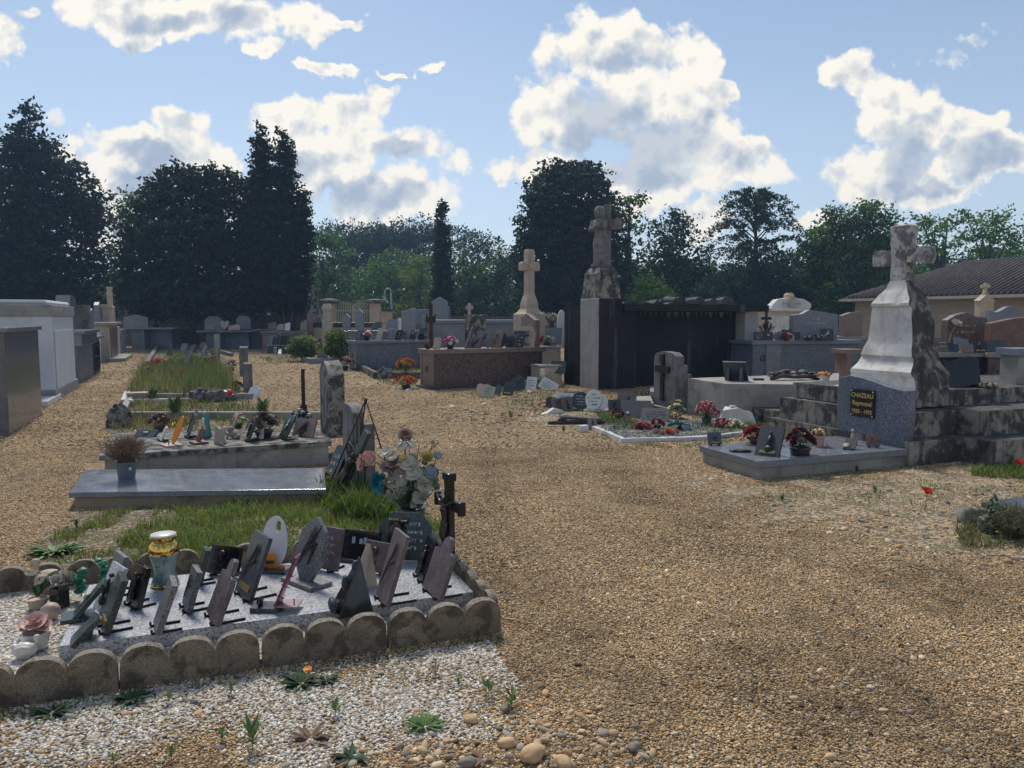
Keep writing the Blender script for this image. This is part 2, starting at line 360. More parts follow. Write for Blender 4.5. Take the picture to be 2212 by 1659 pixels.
M['potg'] = surf('grey_plastic_pot', (.10, .125, .15), (.12, .145, .17), 5, .5, .05, 30, .002, stain=[((.05, .06, .06), 8, .55, .7, .4)])
M['potpk'] = surf('pink_pot', (.52, .27, .25), (.6, .36, .33), 3, .5, .05, 30, .002)
M['potdk'] = surf('dark_pot', (.02, .03, .03), (.03, .04, .04), 5, .4, .05, 30, .002)
M['potgn'] = surf('green_pot', (.04, .10, .07), (.05, .12, .085), 5, .5, .05, 30, .002)
M['potrd'] = surf('dark_red_bowl', (.10, .015, .015), (.13, .02, .02), 5, .3, .05, 30, .002)
M['vase'] = surf('dark_green_vase', (.02, .05, .045), (.04, .08, .07), 6, .35, .1, 20, .004, stain=[((.12, .15, .12), 12, .55, .7, .5)])
M['teal'] = surf('teal_glaze', (.03, .20, .19), (.06, .28, .25), 8, .3, .03, 20, .002)
M['tealp'] = surf('teal_cloth_petals', (.005, .17, .24), (.01, .22, .3), 12, .6, .1, 40, .002)
M['green'] = surf('leaf_dark_green', (.025, .06, .025), (.045, .09, .035), 30, .6, .1, 40, .003)
M['green2'] = surf('leaf_mid_green', (.09, .17, .04), (.13, .22, .06), 30, .6, .1, 40, .003)
M['plasgrn'] = surf('plastic_fern_green', (.01, .14, .07), (.015, .18, .10), 30, .5, .1, 40, .003)
M['dry'] = surf('dry_twigs', (.19, .12, .075), (.27, .17, .115), 40, .8, .1, 40, .003)
M['p_white'] = surf('petal_cream', (.62, .60, .50), (.5, .47, .40), 40, .6, .1, 60, .002)
M['p_green'] = surf('petal_greenish_white', (.42, .44, .34), (.34, .35, .27), 40, .6, .1, 60, .002)
M['p_pink'] = surf('petal_pale_pink', (.65, .42, .36), (.6, .36, .32), 40, .6, .1, 60, .002)
M['p_rose'] = surf('petal_rose', (.6, .16, .18), (.5, .09, .13), 40, .6, .1, 60, .002)
M['p_mag'] = surf('petal_magenta', (.45, .04, .20), (.55, .14, .35), 40, .6, .1, 60, .002)
M['p_red'] = surf('petal_red', (.30, .02, .035), (.4, .05, .06), 40, .6, .1, 60, .002)
M['p_yel'] = surf('petal_yellow', (.62, .52, .14), (.55, .48, .22), 40, .6, .1, 60, .002)
M['p_gold'] = surf('petal_orange_yellow', (.85, .38, .02), (.8, .2, .02), 20, .6, .1, 60, .002)
M['p_org'] = surf('petal_orange_red', (.75, .12, .03), (.8, .2, .06), 20, .6, .1, 60, .002)
M['p_mauve'] = surf('petal_faded_mauve', (.30, .21, .21), (.38, .28, .25), 40, .6, .1, 60, .002)
M['p_grey'] = surf('petal_faded_blue_grey', (.20, .25, .29), (.27, .31, .34), 40, .6, .1, 60, .002)
M['p_dark'] = surf('petal_dark_dried', (.07, .03, .035), (.12, .05, .05), 40, .7, .1, 60, .002)
M['poppy'] = surf('petal_poppy', (.80, .05, .02), (.85, .09, .03), 20, .5, .1, 60, .002)
M['lamp'] = surf('lamp_pale_green', (.30, .46, .38), (.26, .4, .34), 9, .5, .05, 20, .003)
M['gatew'] = surf('gate_cream_paint', (.50, .47, .40), (.42, .39, .33), 9, .6, .05, 20, .003)
M['signr'] = surf('sign_red', (.35, .03, .04), (.3, .03, .04), 9, .4, 0)
M['signb'] = surf('sign_blue', (.02, .05, .2), (.02, .05, .2), 9, .4, 0)
M['tile'] = surf('roof_tile_brown', (.065, .05, .05), (.10, .075, .07), 9, .95, .6, 16, .03, stain=[((.035, .033, .036), 3, .45, .65, .7), ((.17, .15, .14), 8, .58, .7, .6)], var=.3)
M['bark'] = surf('bark', (.12, .095, .08), (.075, .062, .053), 6, .95, .8, 18, .04)
M['soil'] = surf('dark_soil', (.06, .045, .035), (.10, .08, .06), 5, .95, .8, 30, .03)
M['glass'] = surf('cloudy_glass', (.5, .52, .52), (.6, .62, .62), 5, .1, 0)
M['tri'] = surf('enamel_blue_white', (.25, .33, .45), (.5, .5, .52), 60, .4, 0)
M['seafoam'] = surf('vase_painted', (.34, .40, .38), (.05, .17, .19), 12, .12, .0, 20, .001, stain=[((.02, .08, .10), 14, .5, .62, .7)])
def colmat(name, rough=.85, trans=0, spec=.3, bump=0):
    m, t, b = newmat(name); a = t.new('ShaderNodeAttribute', attribute_name='Col'); co = obcoord(t, True)
    t.put(b.inputs['Base Color'], a.outputs['Color']); b.inputs['Roughness'].default_value = rough; b.inputs['Specular IOR Level'].default_value = spec
    if trans:
        tr = t.new('ShaderNodeBsdfTranslucent'); t.put(tr.inputs[0], t.mix(1.0, a.outputs['Color'], (1.0, 1.25, .45), blend='MULTIPLY'))
        mx = t.new('ShaderNodeMixShader'); mx.inputs[0].default_value = trans; t.l.new(b.outputs[0], mx.inputs[1]); t.l.new(tr.outputs[0], mx.inputs[2])
        t.l.new(mx.outputs[0], t.n['Material Output'].inputs[0])
    return m
M['leafcol'] = colmat('tree_foliage', .7, .35)
M['grasscol'] = colmat('grass_blades', .7, .35)
M['pebble'] = colmat('pebbles', .8)
# ------------------------------------------------------------------ ground
def gravel_mat():
    m, t, b = newmat('path_gravel'); co = obcoord(t, True)
    vc = t.vor(co, 85, out='Color'); vd = t.vor(co, 85); sp = t.new('ShaderNodeSeparateColor'); t.l.new(vc, sp.inputs[0])
    vc2 = t.vor(co, 27, out='Color'); sp2 = t.new('ShaderNodeSeparateColor'); t.l.new(vc2, sp2.inputs[0])
    pal = [(0, (.15, .10, .06)), (.25, (.38, .24, .115)), (.5, (.56, .385, .20)), (.75, (.72, .52, .29)), (1, (.84, .69, .46))]
    a = t.ramp(sp.outputs[0], pal); c = t.ramp(sp2.outputs[1], pal); col = t.mix(.35, a, c)
    col = t.mix(t.step(vd, .3, .75), col, (.10, .068, .04))
    dirt = t.step(t.noise(co, .9, 5, .6, .5), .46, .66); col = t.mix(t.math('MULTIPLY', dirt, .5), col, (.13, .09, .055))
    d2 = t.step(t.noise(t.vec('MULTIPLY', co, (1, 1, 0)), 4.5, 5, .65), .52, .72); col = t.mix(t.math('MULTIPLY', d2, .45), col, (.11, .075, .045))
    lt = t.step(t.noise(co, .45, 3, .5), .5, .7); col = t.mix(t.math('MULTIPLY', lt, .25), col, (.70, .54, .33))
    t.put(b.inputs['Base Color'], col); b.inputs['Roughness'].default_value = .9; b.inputs['Specular IOR Level'].default_value = .25
    bn = t.new('ShaderNodeBump'); bn.inputs['Strength'].default_value = .75; bn.inputs['Distance'].default_value = .012
    h = t.math('ADD', t.math('MULTIPLY', vd, -1.0), t.math('MULTIPLY', t.noise(co, 14, 5, .65), 4.0)); h = t.math('ADD', h, t.math('MULTIPLY', t.noise(co, 3, 3), 5.0))
    t.put(bn.inputs['Height'], h); t.l.new(bn.outputs[0], b.inputs['Normal'])
    return m
def soil_mat(name, c1, c2, c3, green):
    m, t, b = newmat(name); co = obcoord(t, True)
    col = t.mix(t.step(t.noise(co, 6, 5, .7), .4, .6), c1, c2)
    vc = t.vor(co, 45, out='Color'); sp = t.new('ShaderNodeSeparateColor'); t.l.new(vc, sp.inputs[0])
    col = t.mix(t.step(sp.outputs[0], .6, .7), col, c3)
    col = t.mix(t.math('MULTIPLY', t.step(t.noise(co, 3.3, 5, .6), .45, .6), green), col, (.06, .085, .025))
    t.put(b.inputs['Base Color'], col); b.inputs['Roughness'].default_value = .95
    bn = t.new('ShaderNodeBump'); bn.inputs['Strength'].default_value = .8; bn.inputs['Distance'].default_value = .03
    t.put(bn.inputs['Height'], t.noise(co, 25, 6, .7)); t.l.new(bn.outputs[0], b.inputs['Normal'])
    return m
MG_ = gravel_mat()
g = MB(); g.add([(-500, -60, 0), (500, -60, 0), (500, 900, 0), (-500, 900, 0)], [(0, 1, 2, 3)])
kindset(g.build('ground', MG_), 'structure')
M['turf'] = soil_mat('turf_soil', (.09, .075, .045), (.16, .125, .075), (.36, .29, .19), .7)
M['stony'] = soil_mat('stony_soil', (.16, .11, .07), (.26, .19, .12), (.50, .40, .27), .5)
M['weedy'] = soil_mat('weedy_soil', (.14, .115, .07), (.10, .085, .05), (.30, .25, .17), .6)
M['whitegr'] = soil_mat('white_gravel_bed', (.42, .38, .31), (.52, .48, .40), (.75, .74, .70), .0)
M['greygr'] = soil_mat('grey_gravel_bed', (.10, .105, .10), (.16, .16, .15), (.34, .34, .33), .1)
M['field'] = soil_mat('rough_grass_far', (.05, .06, .025), (.07, .085, .03), (.05, .06, .02), .6)
def inpoly(P, poly):
    x, y = P[:, 0], P[:, 1]; r = np.zeros(len(P), bool); n = len(poly)
    for i in range(n):
        x1, y1 = poly[i][0], poly[i][1]; x2, y2 = poly[(i + 1) % n][0], poly[(i + 1) % n][1]
        c = ((y1 > y) != (y2 > y)) & (x < (x2 - x1) * (y - y1) / ((y2 - y1) or 1e-9) + x1); r ^= c
    return r
rs = np.random.RandomState(3)
def sheet(name, pts, z, mat, kind='structure', soft=.06):
    P = [Vector(p) for p in pts]; x0 = min(p.x for p in P); x1 = max(p.x for p in P); y0 = min(p.y for p in P); y1 = max(p.y for p in P); c = max(.035, math.sqrt((x1 - x0) * (y1 - y0)) / 130)
    nx, ny = int((x1 - x0) / c) + 8, int((y1 - y0) / c) + 8; X, Y = np.meshgrid(x0 - 4 * c + np.arange(nx + 1) * c, y0 - 4 * c + np.arange(ny + 1) * c)
    cx = (X[:-1, :-1] + c / 2).ravel(); cy = (Y[:-1, :-1] + c / 2).ravel(); q_ = np.stack([cx + soft * 2 * np.sin(cy * 7 + 3 * np.sin(cx * 5)), cy + soft * 2 * np.sin(cx * 6 + 2 * np.sin(cy * 9))], 1) + rs.uniform(-soft, soft, (len(cx), 2)) * .7
    k = inpoly(q_, P); ii = np.where(k)[0]; r_, co_ = ii // nx, ii % nx; w_ = nx + 1
    f = np.stack([r_ * w_ + co_, r_ * w_ + co_ + 1, (r_ + 1) * w_ + co_ + 1, (r_ + 1) * w_ + co_], 1); V = np.stack([X.ravel(), Y.ravel(), np.full(X.size, z)], 1)
    u, inv = np.unique(f.ravel(), return_inverse=True)
    return kindset(npmesh(name, V[u], inv.reshape(-1, 4), mat), kind)

# pebbles as real stones
def stones(name, cand, size, pal, seed=1, n=1, flat=.6, z0=0.0, jit=.15):
    rs = np.random.RandomState(seed); k = len(cand)
    if n == 0:
        v0 = np.array([(1, 0, 0), (0, 1, 0), (-1, 0, 0), (0, -1, 0), (0, 0, 1), (.72, .72, .5), (-.72, .72, .5), (-.72, -.72, .5), (.72, -.72, .5)], np.float32)
        fq = np.array([(0, 1, 5), (1, 2, 6), (2, 3, 7), (3, 0, 8), (4, 5, 6), (4, 6, 7), (4, 7, 8), (4, 8, 5), (1, 6, 5), (2, 7, 6), (3, 8, 7), (0, 5, 8)], np.int32)
    else:
        vs, fs = ico(n); v0 = np.array([tuple(v) for v in vs], np.float32); fq = np.array(fs, np.int32)
    nv = len(v0); sz = size if isinstance(size, np.ndarray) else np.full(k, size)
    s_ = sz[:, None] * (rs.uniform(.55, 1.25, (k, 3)) * np.array([1.15, .85, flat])); a = rs.uniform(0, 6.283, k); ca, sa = np.cos(a), np.sin(a)
    V = v0[None] * s_[:, None, :] * (1 + rs.uniform(-jit, jit, (k, nv, 1)))
    tx = rs.uniform(-.4, .4, k); z = V[..., 2] + V[..., 0] * np.sin(tx)[:, None]
    x = V[..., 0] * ca[:, None] - V[..., 1] * sa[:, None]; y = V[..., 0] * sa[:, None] + V[..., 1] * ca[:, None]
    P = np.stack([x + cand[:, None, 0], y + cand[:, None, 1], z + z0 + s_[:, None, 2] * .35], -1).reshape(-1, 3)
    Fq = (fq[None] + (np.arange(k) * nv)[:, None, None]).reshape(-1, 3)
    pal = np.array(pal); w = rs.randint(0, len(pal), k); c = pal[w] * rs.uniform(.7, 1.2, (k, 1))
    if name == 'path_gravel':        # trodden darker patches and two worn wheel tracks that swing round towards the gate
        X, Y = cand[:, 0], cand[:, 1]; tr = 2.6 - Y * .33 + .018 * Y * Y; dk = np.exp(-((X - tr) / .22) ** 2) + np.exp(-((X - tr + 1.35) / .22) ** 2)
        nz_ = np.array([noise.noise(Vector((a_ * .8, b_ * .8, 2))) + .7 * noise.noise(Vector((a_ * 2.3, b_ * 2.3, 5))) + .5 * noise.noise(Vector((a_ * 7, b_ * 7, 8))) for a_, b_ in cand])
        near = np.clip((7.5 - Y) / 5, 0, 1); f_ = np.clip(1 - .30 * np.clip(nz_ * 1.8, -.6, 1.6) - .22 * dk - .10 * near, .32, 1.25)[:, None]; c = c * f_ * np.array([1, 1 - .03, 1 - .07]) ** (1.4 - f_)
    return npmesh(name, P, Fq, M['pebble'], col=np.repeat(c, nv, 0), smooth=(n != 0 and True), nv=3)
TAN = [(.68, .46, .24), (.58, .37, .17), (.44, .27, .125), (.76, .58, .35), (.25, .155, .075), (.85, .72, .52), (.64, .40, .16), (.36, .27, .18), (.54, .44, .31), (.12, .08, .045), (.66, .48, .27)]
WHT = [(.72, .69, .62), (.62, .58, .50), (.78, .75, .69), (.52, .44, .33), (.66, .62, .54), (.46, .34, .21)]
STN = [(.55, .40, .24), (.48, .34, .20), (.40, .35, .27), (.30, .27, .22), (.60, .48, .32), (.52, .33, .18), (.22, .20, .17)]
rs = np.random.RandomState(3)
A_poly = [W(-60, 1540), W(1085, 1366), W(965, 1185), W(28, 1300)]
pix = lambda L: [W(*p) for p in L]
white_poly = pix([(-300, 1590), (0, 1535), (600, 1448), (1060, 1385), (1090, 1440), (1150, 1500), (1190, 1570), (1090, 1600), (900, 1600), (800, 1640), (500, 1700), (-400, 1800)])
def scatter(n, y0, y1):
    y = np.sqrt(rs.uniform(y0 * y0, y1 * y1, n)); x = rs.uniform(-.74, .74, n) * y; return np.stack([x, y], 1)
def dens(P, keep_near, fall): return rs.uniform(0, 1, len(P)) < 1.0
C1 = scatter(185000, 2.25, 4.6); inA = inpoly(C1, A_poly); wm = inpoly(C1, white_poly)
nz = np.array([noise.noise(Vector((p[0] * 2.2, p[1] * 2.2, 0))) for p in C1[wm]]); wi = np.where(wm)[0]
# the white chips thin out towards the path and the bottom
edge = np.array([min(1.0, max(0.0, (W(0, 1760).y - 0) * 0 + 1.15 - max(0, (2.95 - p[1])) * 1.1 - max(0, p[0] + .25) * 1.6)) for p in C1[wm]])
iswhite = rs.uniform(0, 1, len(wi)) < np.clip(edge * .72 + nz * 1.1, 0, .90)
wsel = wi[iswhite]; tsel = np.setdiff1d(np.where(~inA)[0], wsel)
kindset(stones('white_gravel', C1[wsel], rs.uniform(.0045, .0095, len(wsel)), WHT, 5, 0), 'stuff')
kindset(stones('path_gravel', C1[tsel], rs.uniform(.0027, .0062, len(tsel)) * (1 + 1.2 * (rs.uniform(0, 1, len(tsel)) > .985)), TAN, 6, 0), 'stuff')
C2 = scatter(190000, 4.6, 9.0)
B_poly = [W(140, 1100), W(700, 1080), W(690, 1000), W(190, 1000)]
m2 = ~inpoly(C2, A_poly) & ~inpoly(C2, B_poly)
kindset(stones('path_gravel', C2[m2], rs.uniform(.0036, .0085, m2.sum()), TAN, 8, 0), 'stuff')
C3 = scatter(60000, 9.0, 17.0)
kindset(stones('path_gravel', C3, rs.uniform(.008, .018, len(C3)), TAN, 9, 0, flat=.5), 'stuff')
C4 = scatter(45000, 17.0, 36.0)
kindset(stones('path_gravel', C4, rs.uniform(.014, .030, len(C4)), TAN, 19, 0, flat=.45), 'stuff')
# bigger stones along the bottom of the picture and on the stony patch to the right
def rock_zone(poly, n, lo, hi, seed, pw=2.0):
    P = [Vector(p) for p in poly]; x0 = min(p.x for p in P); x1 = max(p.x for p in P); y0 = min(p.y for p in P); y1 = max(p.y for p in P)
    r_ = np.random.RandomState(seed); C = np.stack([r_.uniform(x0, x1, n * 4), r_.uniform(y0, y1, n * 4)], 1); C = C[inpoly(C, P)][:n]
    return C, lo + (hi - lo) * r_.uniform(0, 1, len(C)) ** pw
for i, (pl, n, lo, hi, sd_) in enumerate([
    (pix([(380, 1700), (1010, 1570), (1110, 1545), (1420, 1600), (1560, 1700), (1500, 1760), (300, 1760)]), 520, .007, .022, 3),
    (pix([(1500, 1100), (2212, 1030), (2212, 1230), (1950, 1230), (1700, 1150)]), 300, .008, .032, 4),
    (pix([(900, 890), (1180, 840), (1260, 850), (1230, 905), (1000, 905)]), 160, .02, .06, 5),
    (pix([(1060, 1480), (2212, 1380), (2212, 1700), (1300, 1700)]), 130, .008, .020, 6),
    (pix([(0, 1550), (1080, 1410), (1150, 1560), (300, 1660), (0, 1660)]), 60, .008, .020, 7)]):
    C, s_ = rock_zone(pl, n, lo, hi, sd_); kindset(stones('loose_stones', C, s_, STN, sd_, 2, jit=.05), 'stuff')
# single stones one can point at
for (x, y, r_, lab) in [(1150, 1640, .046, 'large smooth orange-tan stone at the bottom edge of the gravel'), (1095, 1612, .03, 'flat grey stone behind the large orange-tan stone'),
                        (1370, 1620, .026, 'upright brown stone where the pebbles meet the path'), (1018, 1560, .028, 'lumpy beige stone beside the rosette weed'),
                        (1092, 1535, .024, 'dark brown stone under a green sprig'), (1178, 1502, .02, 'rounded tan stone at the edge of the white gravel'),
                        (520, 1463, .022, 'brown stone lying on the white gravel below the edging'), (1795, 1640, .02, 'tan stone alone on the open path'), (1215, 1655, .034, 'pale cream stone next to the large orange-tan stone'), (1010, 1655, .03, 'pale brown stone low in the pebble heap')]:
    b_ = MB(); b_.ball((0, 0, r_ * .45), (r_ * 1.15, r_ * .8, r_ * .62), n=3, amp=.22, fr=1.6, seed=x)
    m_ = surf('stone_%d' % x, *((((.48, .31, .16), (.56, .39, .22)) if ('tan' in lab or 'cream' in lab or 'beige' in lab) else ((.17, .15, .125), (.23, .195, .155)))), 20, .75, .2, 60, .004)
    o = b_.build('stone', m_, smooth=1, loc=W(x, y), rot=(0, 0, x * .7)); tag(o, lab, 'stone', 'single stones on the gravel')

# ------------------------------------------------------------------ grass
def grass(name, poly, n, h, w, seed, cols, clump=0, lean=.5, thin=0, kind='stuff', z0=0):
    P = [Vector(p) for p in poly]; r_ = np.random.RandomState(seed)
    x0 = min(p.x for p in P); x1 = max(p.x for p in P); y0 = min(p.y for p in P); y1 = max(p.y for p in P)
    C = np.stack([r_.uniform(x0, x1, n * 5), r_.uniform(y0, y1, n * 5)], 1); C = C[inpoly(C, P)]
    if clump:
        nz_ = np.array([noise.noise(Vector((p[0] * clump, p[1] * clump, seed))) + .5 * noise.noise(Vector((p[0] * clump * 3, p[1] * clump * 3, seed))) for p in C]); C = C[nz_ > thin]
    C = C[:n]; k = len(C)
    hh = h * r_.uniform(.45, 1.15, k) * (1 + .5 * np.array([noise.noise(Vector((p[0] * 3, p[1] * 3, 9))) for p in C])); a = r_.uniform(0, 6.283, k); ln = lean * r_.uniform(.1, 1.2, k) * hh
    dx, dyy = np.cos(a), np.sin(a); px_, py_ = -dyy * w / 2, dx * w / 2; ww = r_.uniform(.6, 1.3, k)
    V = np.zeros((k, 6, 3), np.float32); 
    for j, (t_, wd) in enumerate([(0, 1), (.55, .8), (1, .08)]):
        bx = C[:, 0] + dx * ln * t_ ** 2; by = C[:, 1] + dyy * ln * t_ ** 2; bz = z0 + hh * (t_ - .18 * t_ * t_ * lean)
        V[:, j * 2] = np.stack([bx - px_ * wd * ww, by - py_ * wd * ww, bz], 1); V[:, j * 2 + 1] = np.stack([bx + px_ * wd * ww, by + py_ * wd * ww, bz], 1)
    Fq = np.array([(0, 1, 3, 2), (2, 3, 5, 4)])[None] + (np.arange(k) * 6)[:, None, None]
    cols = np.array(cols); c = cols[r_.randint(0, len(cols), k)] * r_.uniform(.7, 1.3, (k, 1))
    return kindset(npmesh(name, V.reshape(-1, 3), Fq.reshape(-1, 4), M['grasscol'], col=np.repeat(c, 6, 0)), kind)
GR = [(.14, .21, .045), (.18, .26, .06), (.09, .15, .03), (.24, .30, .09), (.28, .26, .12), (.24, .20, .10)]
GRD = [(.08, .11, .05), (.11, .135, .06), (.06, .09, .04), (.14, .15, .07), (.20, .18, .10), (.16, .17, .08)]
DRY = [(.26, .21, .12), (.20, .17, .09), (.32, .27, .16), (.14, .15, .06)]
sheet('turf_soil', pix([(60, 1210), (150, 1115), (420, 1095), (700, 1068), (830, 1075), (930, 1130), (960, 1185), (640, 1215), (200, 1255)]), .004, M['turf'])
grass('grass', pix([(230, 1205), (330, 1110), (560, 1085), (690, 1060), (830, 1075), (925, 1125), (948, 1180), (640, 1205), (330, 1230)]), 15000, .085, .006, 1, GR, 2.5, .9, -.28)
grass('grass', pix([(60, 1215), (170, 1110), (340, 1100), (300, 1225), (140, 1245)]), 1700, .06, .006, 2, GR + DRY, 4, .9, .12)
grass('tall_grass', pix([(690, 1075), (800, 1060), (860, 1110), (830, 1140), (700, 1120)]), 2200, .20, .012, 3, [(.09, .145, .035), (.12, .18, .05), (.17, .20, .07)], 3, .8, -.2)
grass('tall_grass', pix([(840, 1190), (960, 1130), (945, 1180), (880, 1200)]), 500, .13, .008, 4, GR, 0, .9)
# weedy plots in the middle of the left block
sheet('weedy_soil', pix([(235, 940), (262, 880), (280, 850), (298, 790), (318, 755), (475, 760), (500, 800), (535, 870), (640, 925), (700, 940), (460, 962)]), .004, M['weedy'])
grass('weeds', pix([(268, 865), (300, 800), (318, 785), (450, 780), (500, 800), (520, 850), (400, 862)]), 6500, .20, .013, 5, GRD + DRY + [(.12, .15, .06), (.16, .16, .08)], 2.2, .8, -.05)
grass('dry_stalks', pix([(268, 865), (300, 800), (330, 785), (470, 785), (520, 850), (400, 862)]), 2600, .42, .008, 25, DRY + [(.22, .22, .13)], 1.4, .5, -.1)
grass('weeds', pix([(400, 850), (350, 800), (380, 775), (470, 785), (505, 850)]), 4500, .40, .012, 6, [(.09, .12, .06), (.11, .15, .07), (.15, .17, .09)], 1.2, .5, -.2)
grass('weeds', pix([(255, 930), (275, 865), (520, 862), (650, 925), (500, 930)]), 2600, .13, .012, 7, DRY + GRD, 2, .9, -.05)
grass('weeds', pix([(240, 900), (270, 870), (420, 870), (430, 925), (245, 935)]), 1600, .16, .010, 17, DRY, 2, .9, -.3)
# right-hand patches
sheet('stony_soil', pix([(1480, 1015), (1640, 1050), (2010, 1010), (2260, 1000), (2260, 1200), (2050, 1215), (1900, 1140), (1700, 1120), (1560, 1060)]), .004, M['stony'], soft=.15)
grass('weeds', pix([(1640, 1060), (2212, 1000), (2212, 1200), (1900, 1150), (1650, 1110)]), 1500, .045, .006, 8, GR + GRD, 2.2, .9, .16)
grass('weeds', pix([(2060, 1150), (2260, 1100), (2260, 1185), (2080, 1185)]), 1500, .07, .006, 9, GRD + DRY, 2.5, .9, -.1)
grass('weeds', pix([(2060, 1020), (2260, 990), (2260, 1040), (2100, 1030)]), 1200, .10, .008, 10, GR, 2.5, .9, -.2)
grass('weeds', pix([(1060, 870), (1230, 845), (1420, 850), (1490, 890), (1440, 920), (1180, 905)]), 1500, .09, .010, 11, GRD + DRY, 2, .9, .0)
grass('weeds', pix([(1290, 900), (1345, 895), (1385, 930), (1310, 930)]), 800, .11, .008, 12, [(.07, .12, .035), (.10, .14, .05)], 2, .8, -.3)
grass('weeds', pix([(1495, 905), (1680, 900), (1640, 950), (1500, 935)]), 900, .10, .008, 13, DRY + GRD, 2, .9, -.1)
grass('weeds', pix([(770, 800), (905, 795), (900, 835), (830, 830)]), 1500, .13, .012, 14, GRD + DRY, 1.2, .9, -.2)
grass('weeds', pix([(560, 775), (660, 765), (690, 775), (590, 790)]), 500, .15, .014, 15, GRD, 1.2, .9, -.2)
grass('weeds', pix([(0, 1560), (1080, 1410), (1120, 1470), (200, 1545)]), 260, .035, .004, 16, GR, 5, .9, .25)
grass('weeds', pix([(0, 1546), (1085, 1374), (1092, 1386), (0, 1562)]), 900, .045, .005, 26, GR + GRD, 3, .9, -.05)
grass('weeds', pix([(170, 1104), (690, 1076), (690, 1084), (170, 1112)]), 500, .05, .005, 27, GR + GRD, 4, .9, -.1)
grass('weeds', pix([(1640, 1042), (2010, 1006), (2015, 1014), (1640, 1052)]), 400, .05, .005, 28, GRD + GR, 4, .9, 0)
grass('weeds', pix([(1345, 962), (1610, 950), (1610, 960), (1345, 974)]), 500, .05, .006, 29, GRD + GR, 4, .9, -.05)
grass('weeds', pix([(930, 852), (1180, 838), (1240, 842), (1240, 856), (940, 862)]), 700, .09, .008, 30, GRD + DRY, 3, .9, 0)
kindset(sheet('far_field', [(-70, 44, 0), (-10, 43, 0), (60, 40, 0), (60, 41, 0), (300, 60, 0), (300, 500, 0), (-300, 500, 0), (-300, 60, 0)], .004, M['field']), 'structure')
# ------------------------------------------------------------------ trees
def leafcloud(name, parts, size, cols, seed, parent=None, droop=0.0, spike=0.0, depthk=1.0, kind=None, base=(0, 0, 0)):
    """parts: (centre xyz, radii xyz, clumps, leaves per clump, clump radius)"""
    r_ = np.random.RandomState(seed); Cn = []; Cc = []; cols = np.array(cols)
    for (c, r3, nc, nl, cr) in parts:
        d = r_.normal(size=(nc, 3)); d /= np.linalg.norm(d, axis=1)[:, None]; rad = r_.uniform(0, 1, nc) ** .34
        cen = np.array(c) + d * rad[:, None] * np.array(r3)
        cc = cols[r_.randint(0, len(cols), nc)] * r_.uniform(.75, 1.25, (nc, 1))
        out = d.copy(); out[:, 2] = out[:, 2] * .4 + spike * .35; out /= np.linalg.norm(out, axis=1)[:, None] + 1e-6
        o = r_.normal(size=(nc, nl, 3)) * np.array([1, 1, .55]) * cr * .5
        t_ = r_.uniform(-.3, 1, (nc, nl, 1)); o = o * (1 - .6 * np.clip(t_, 0, 1) * min(1, spike)) + out[:, None, :] * t_ * cr * (.6 + spike)
        o[..., 2] -= droop * cr * np.abs(t_[..., 0]) ** 2
        Cn.append((cen[:, None, :] + o).reshape(-1, 3)); Cc.append(np.repeat(cc, nl, 0) * r_.uniform(.8, 1.2, (nc * nl, 1)))
    P = np.concatenate(Cn); K = np.concatenate(Cc); k = len(P)
    nrm = r_.normal(size=(k, 3)) + np.array([0, 0, .6]); nrm /= np.linalg.norm(nrm, axis=1)[:, None]
    u = np.cross(nrm, r_.normal(size=(k, 3))); u /= np.linalg.norm(u, axis=1)[:, None] + 1e-9; v = np.cross(nrm, u)
    s_ = size * r_.uniform(.6, 1.3, (k, 1)); u = u * s_; v = v * s_ * .6
    V = np.stack([P - u, P - v * .9, P + u, P + v], 1).reshape(-1, 3) - np.array(base)
    Fq = np.arange(k * 4).reshape(-1, 4)
    return npmesh(name, V, Fq, M['leafcol'], col=np.repeat(K, 4, 0), parent=parent)
DK = [(.022, .038, .036), (.015, .028, .030), (.032, .052, .044), (.024, .044, .034)]
DG = [(.028, .055, .03), (.02, .042, .026), (.04, .072, .03)]
MGN = [(.07, .14, .045), (.10, .18, .05), (.045, .095, .035), (.13, .20, .06)]
LG = [(.13, .22, .05), (.17, .27, .06), (.09, .17, .045)]
YG = [(.16, .20, .06), (.11, .16, .05), (.20, .22, .08), (.08, .12, .04)]
BG = [(.04, .075, .06), (.055, .095, .075), (.03, .06, .05)]
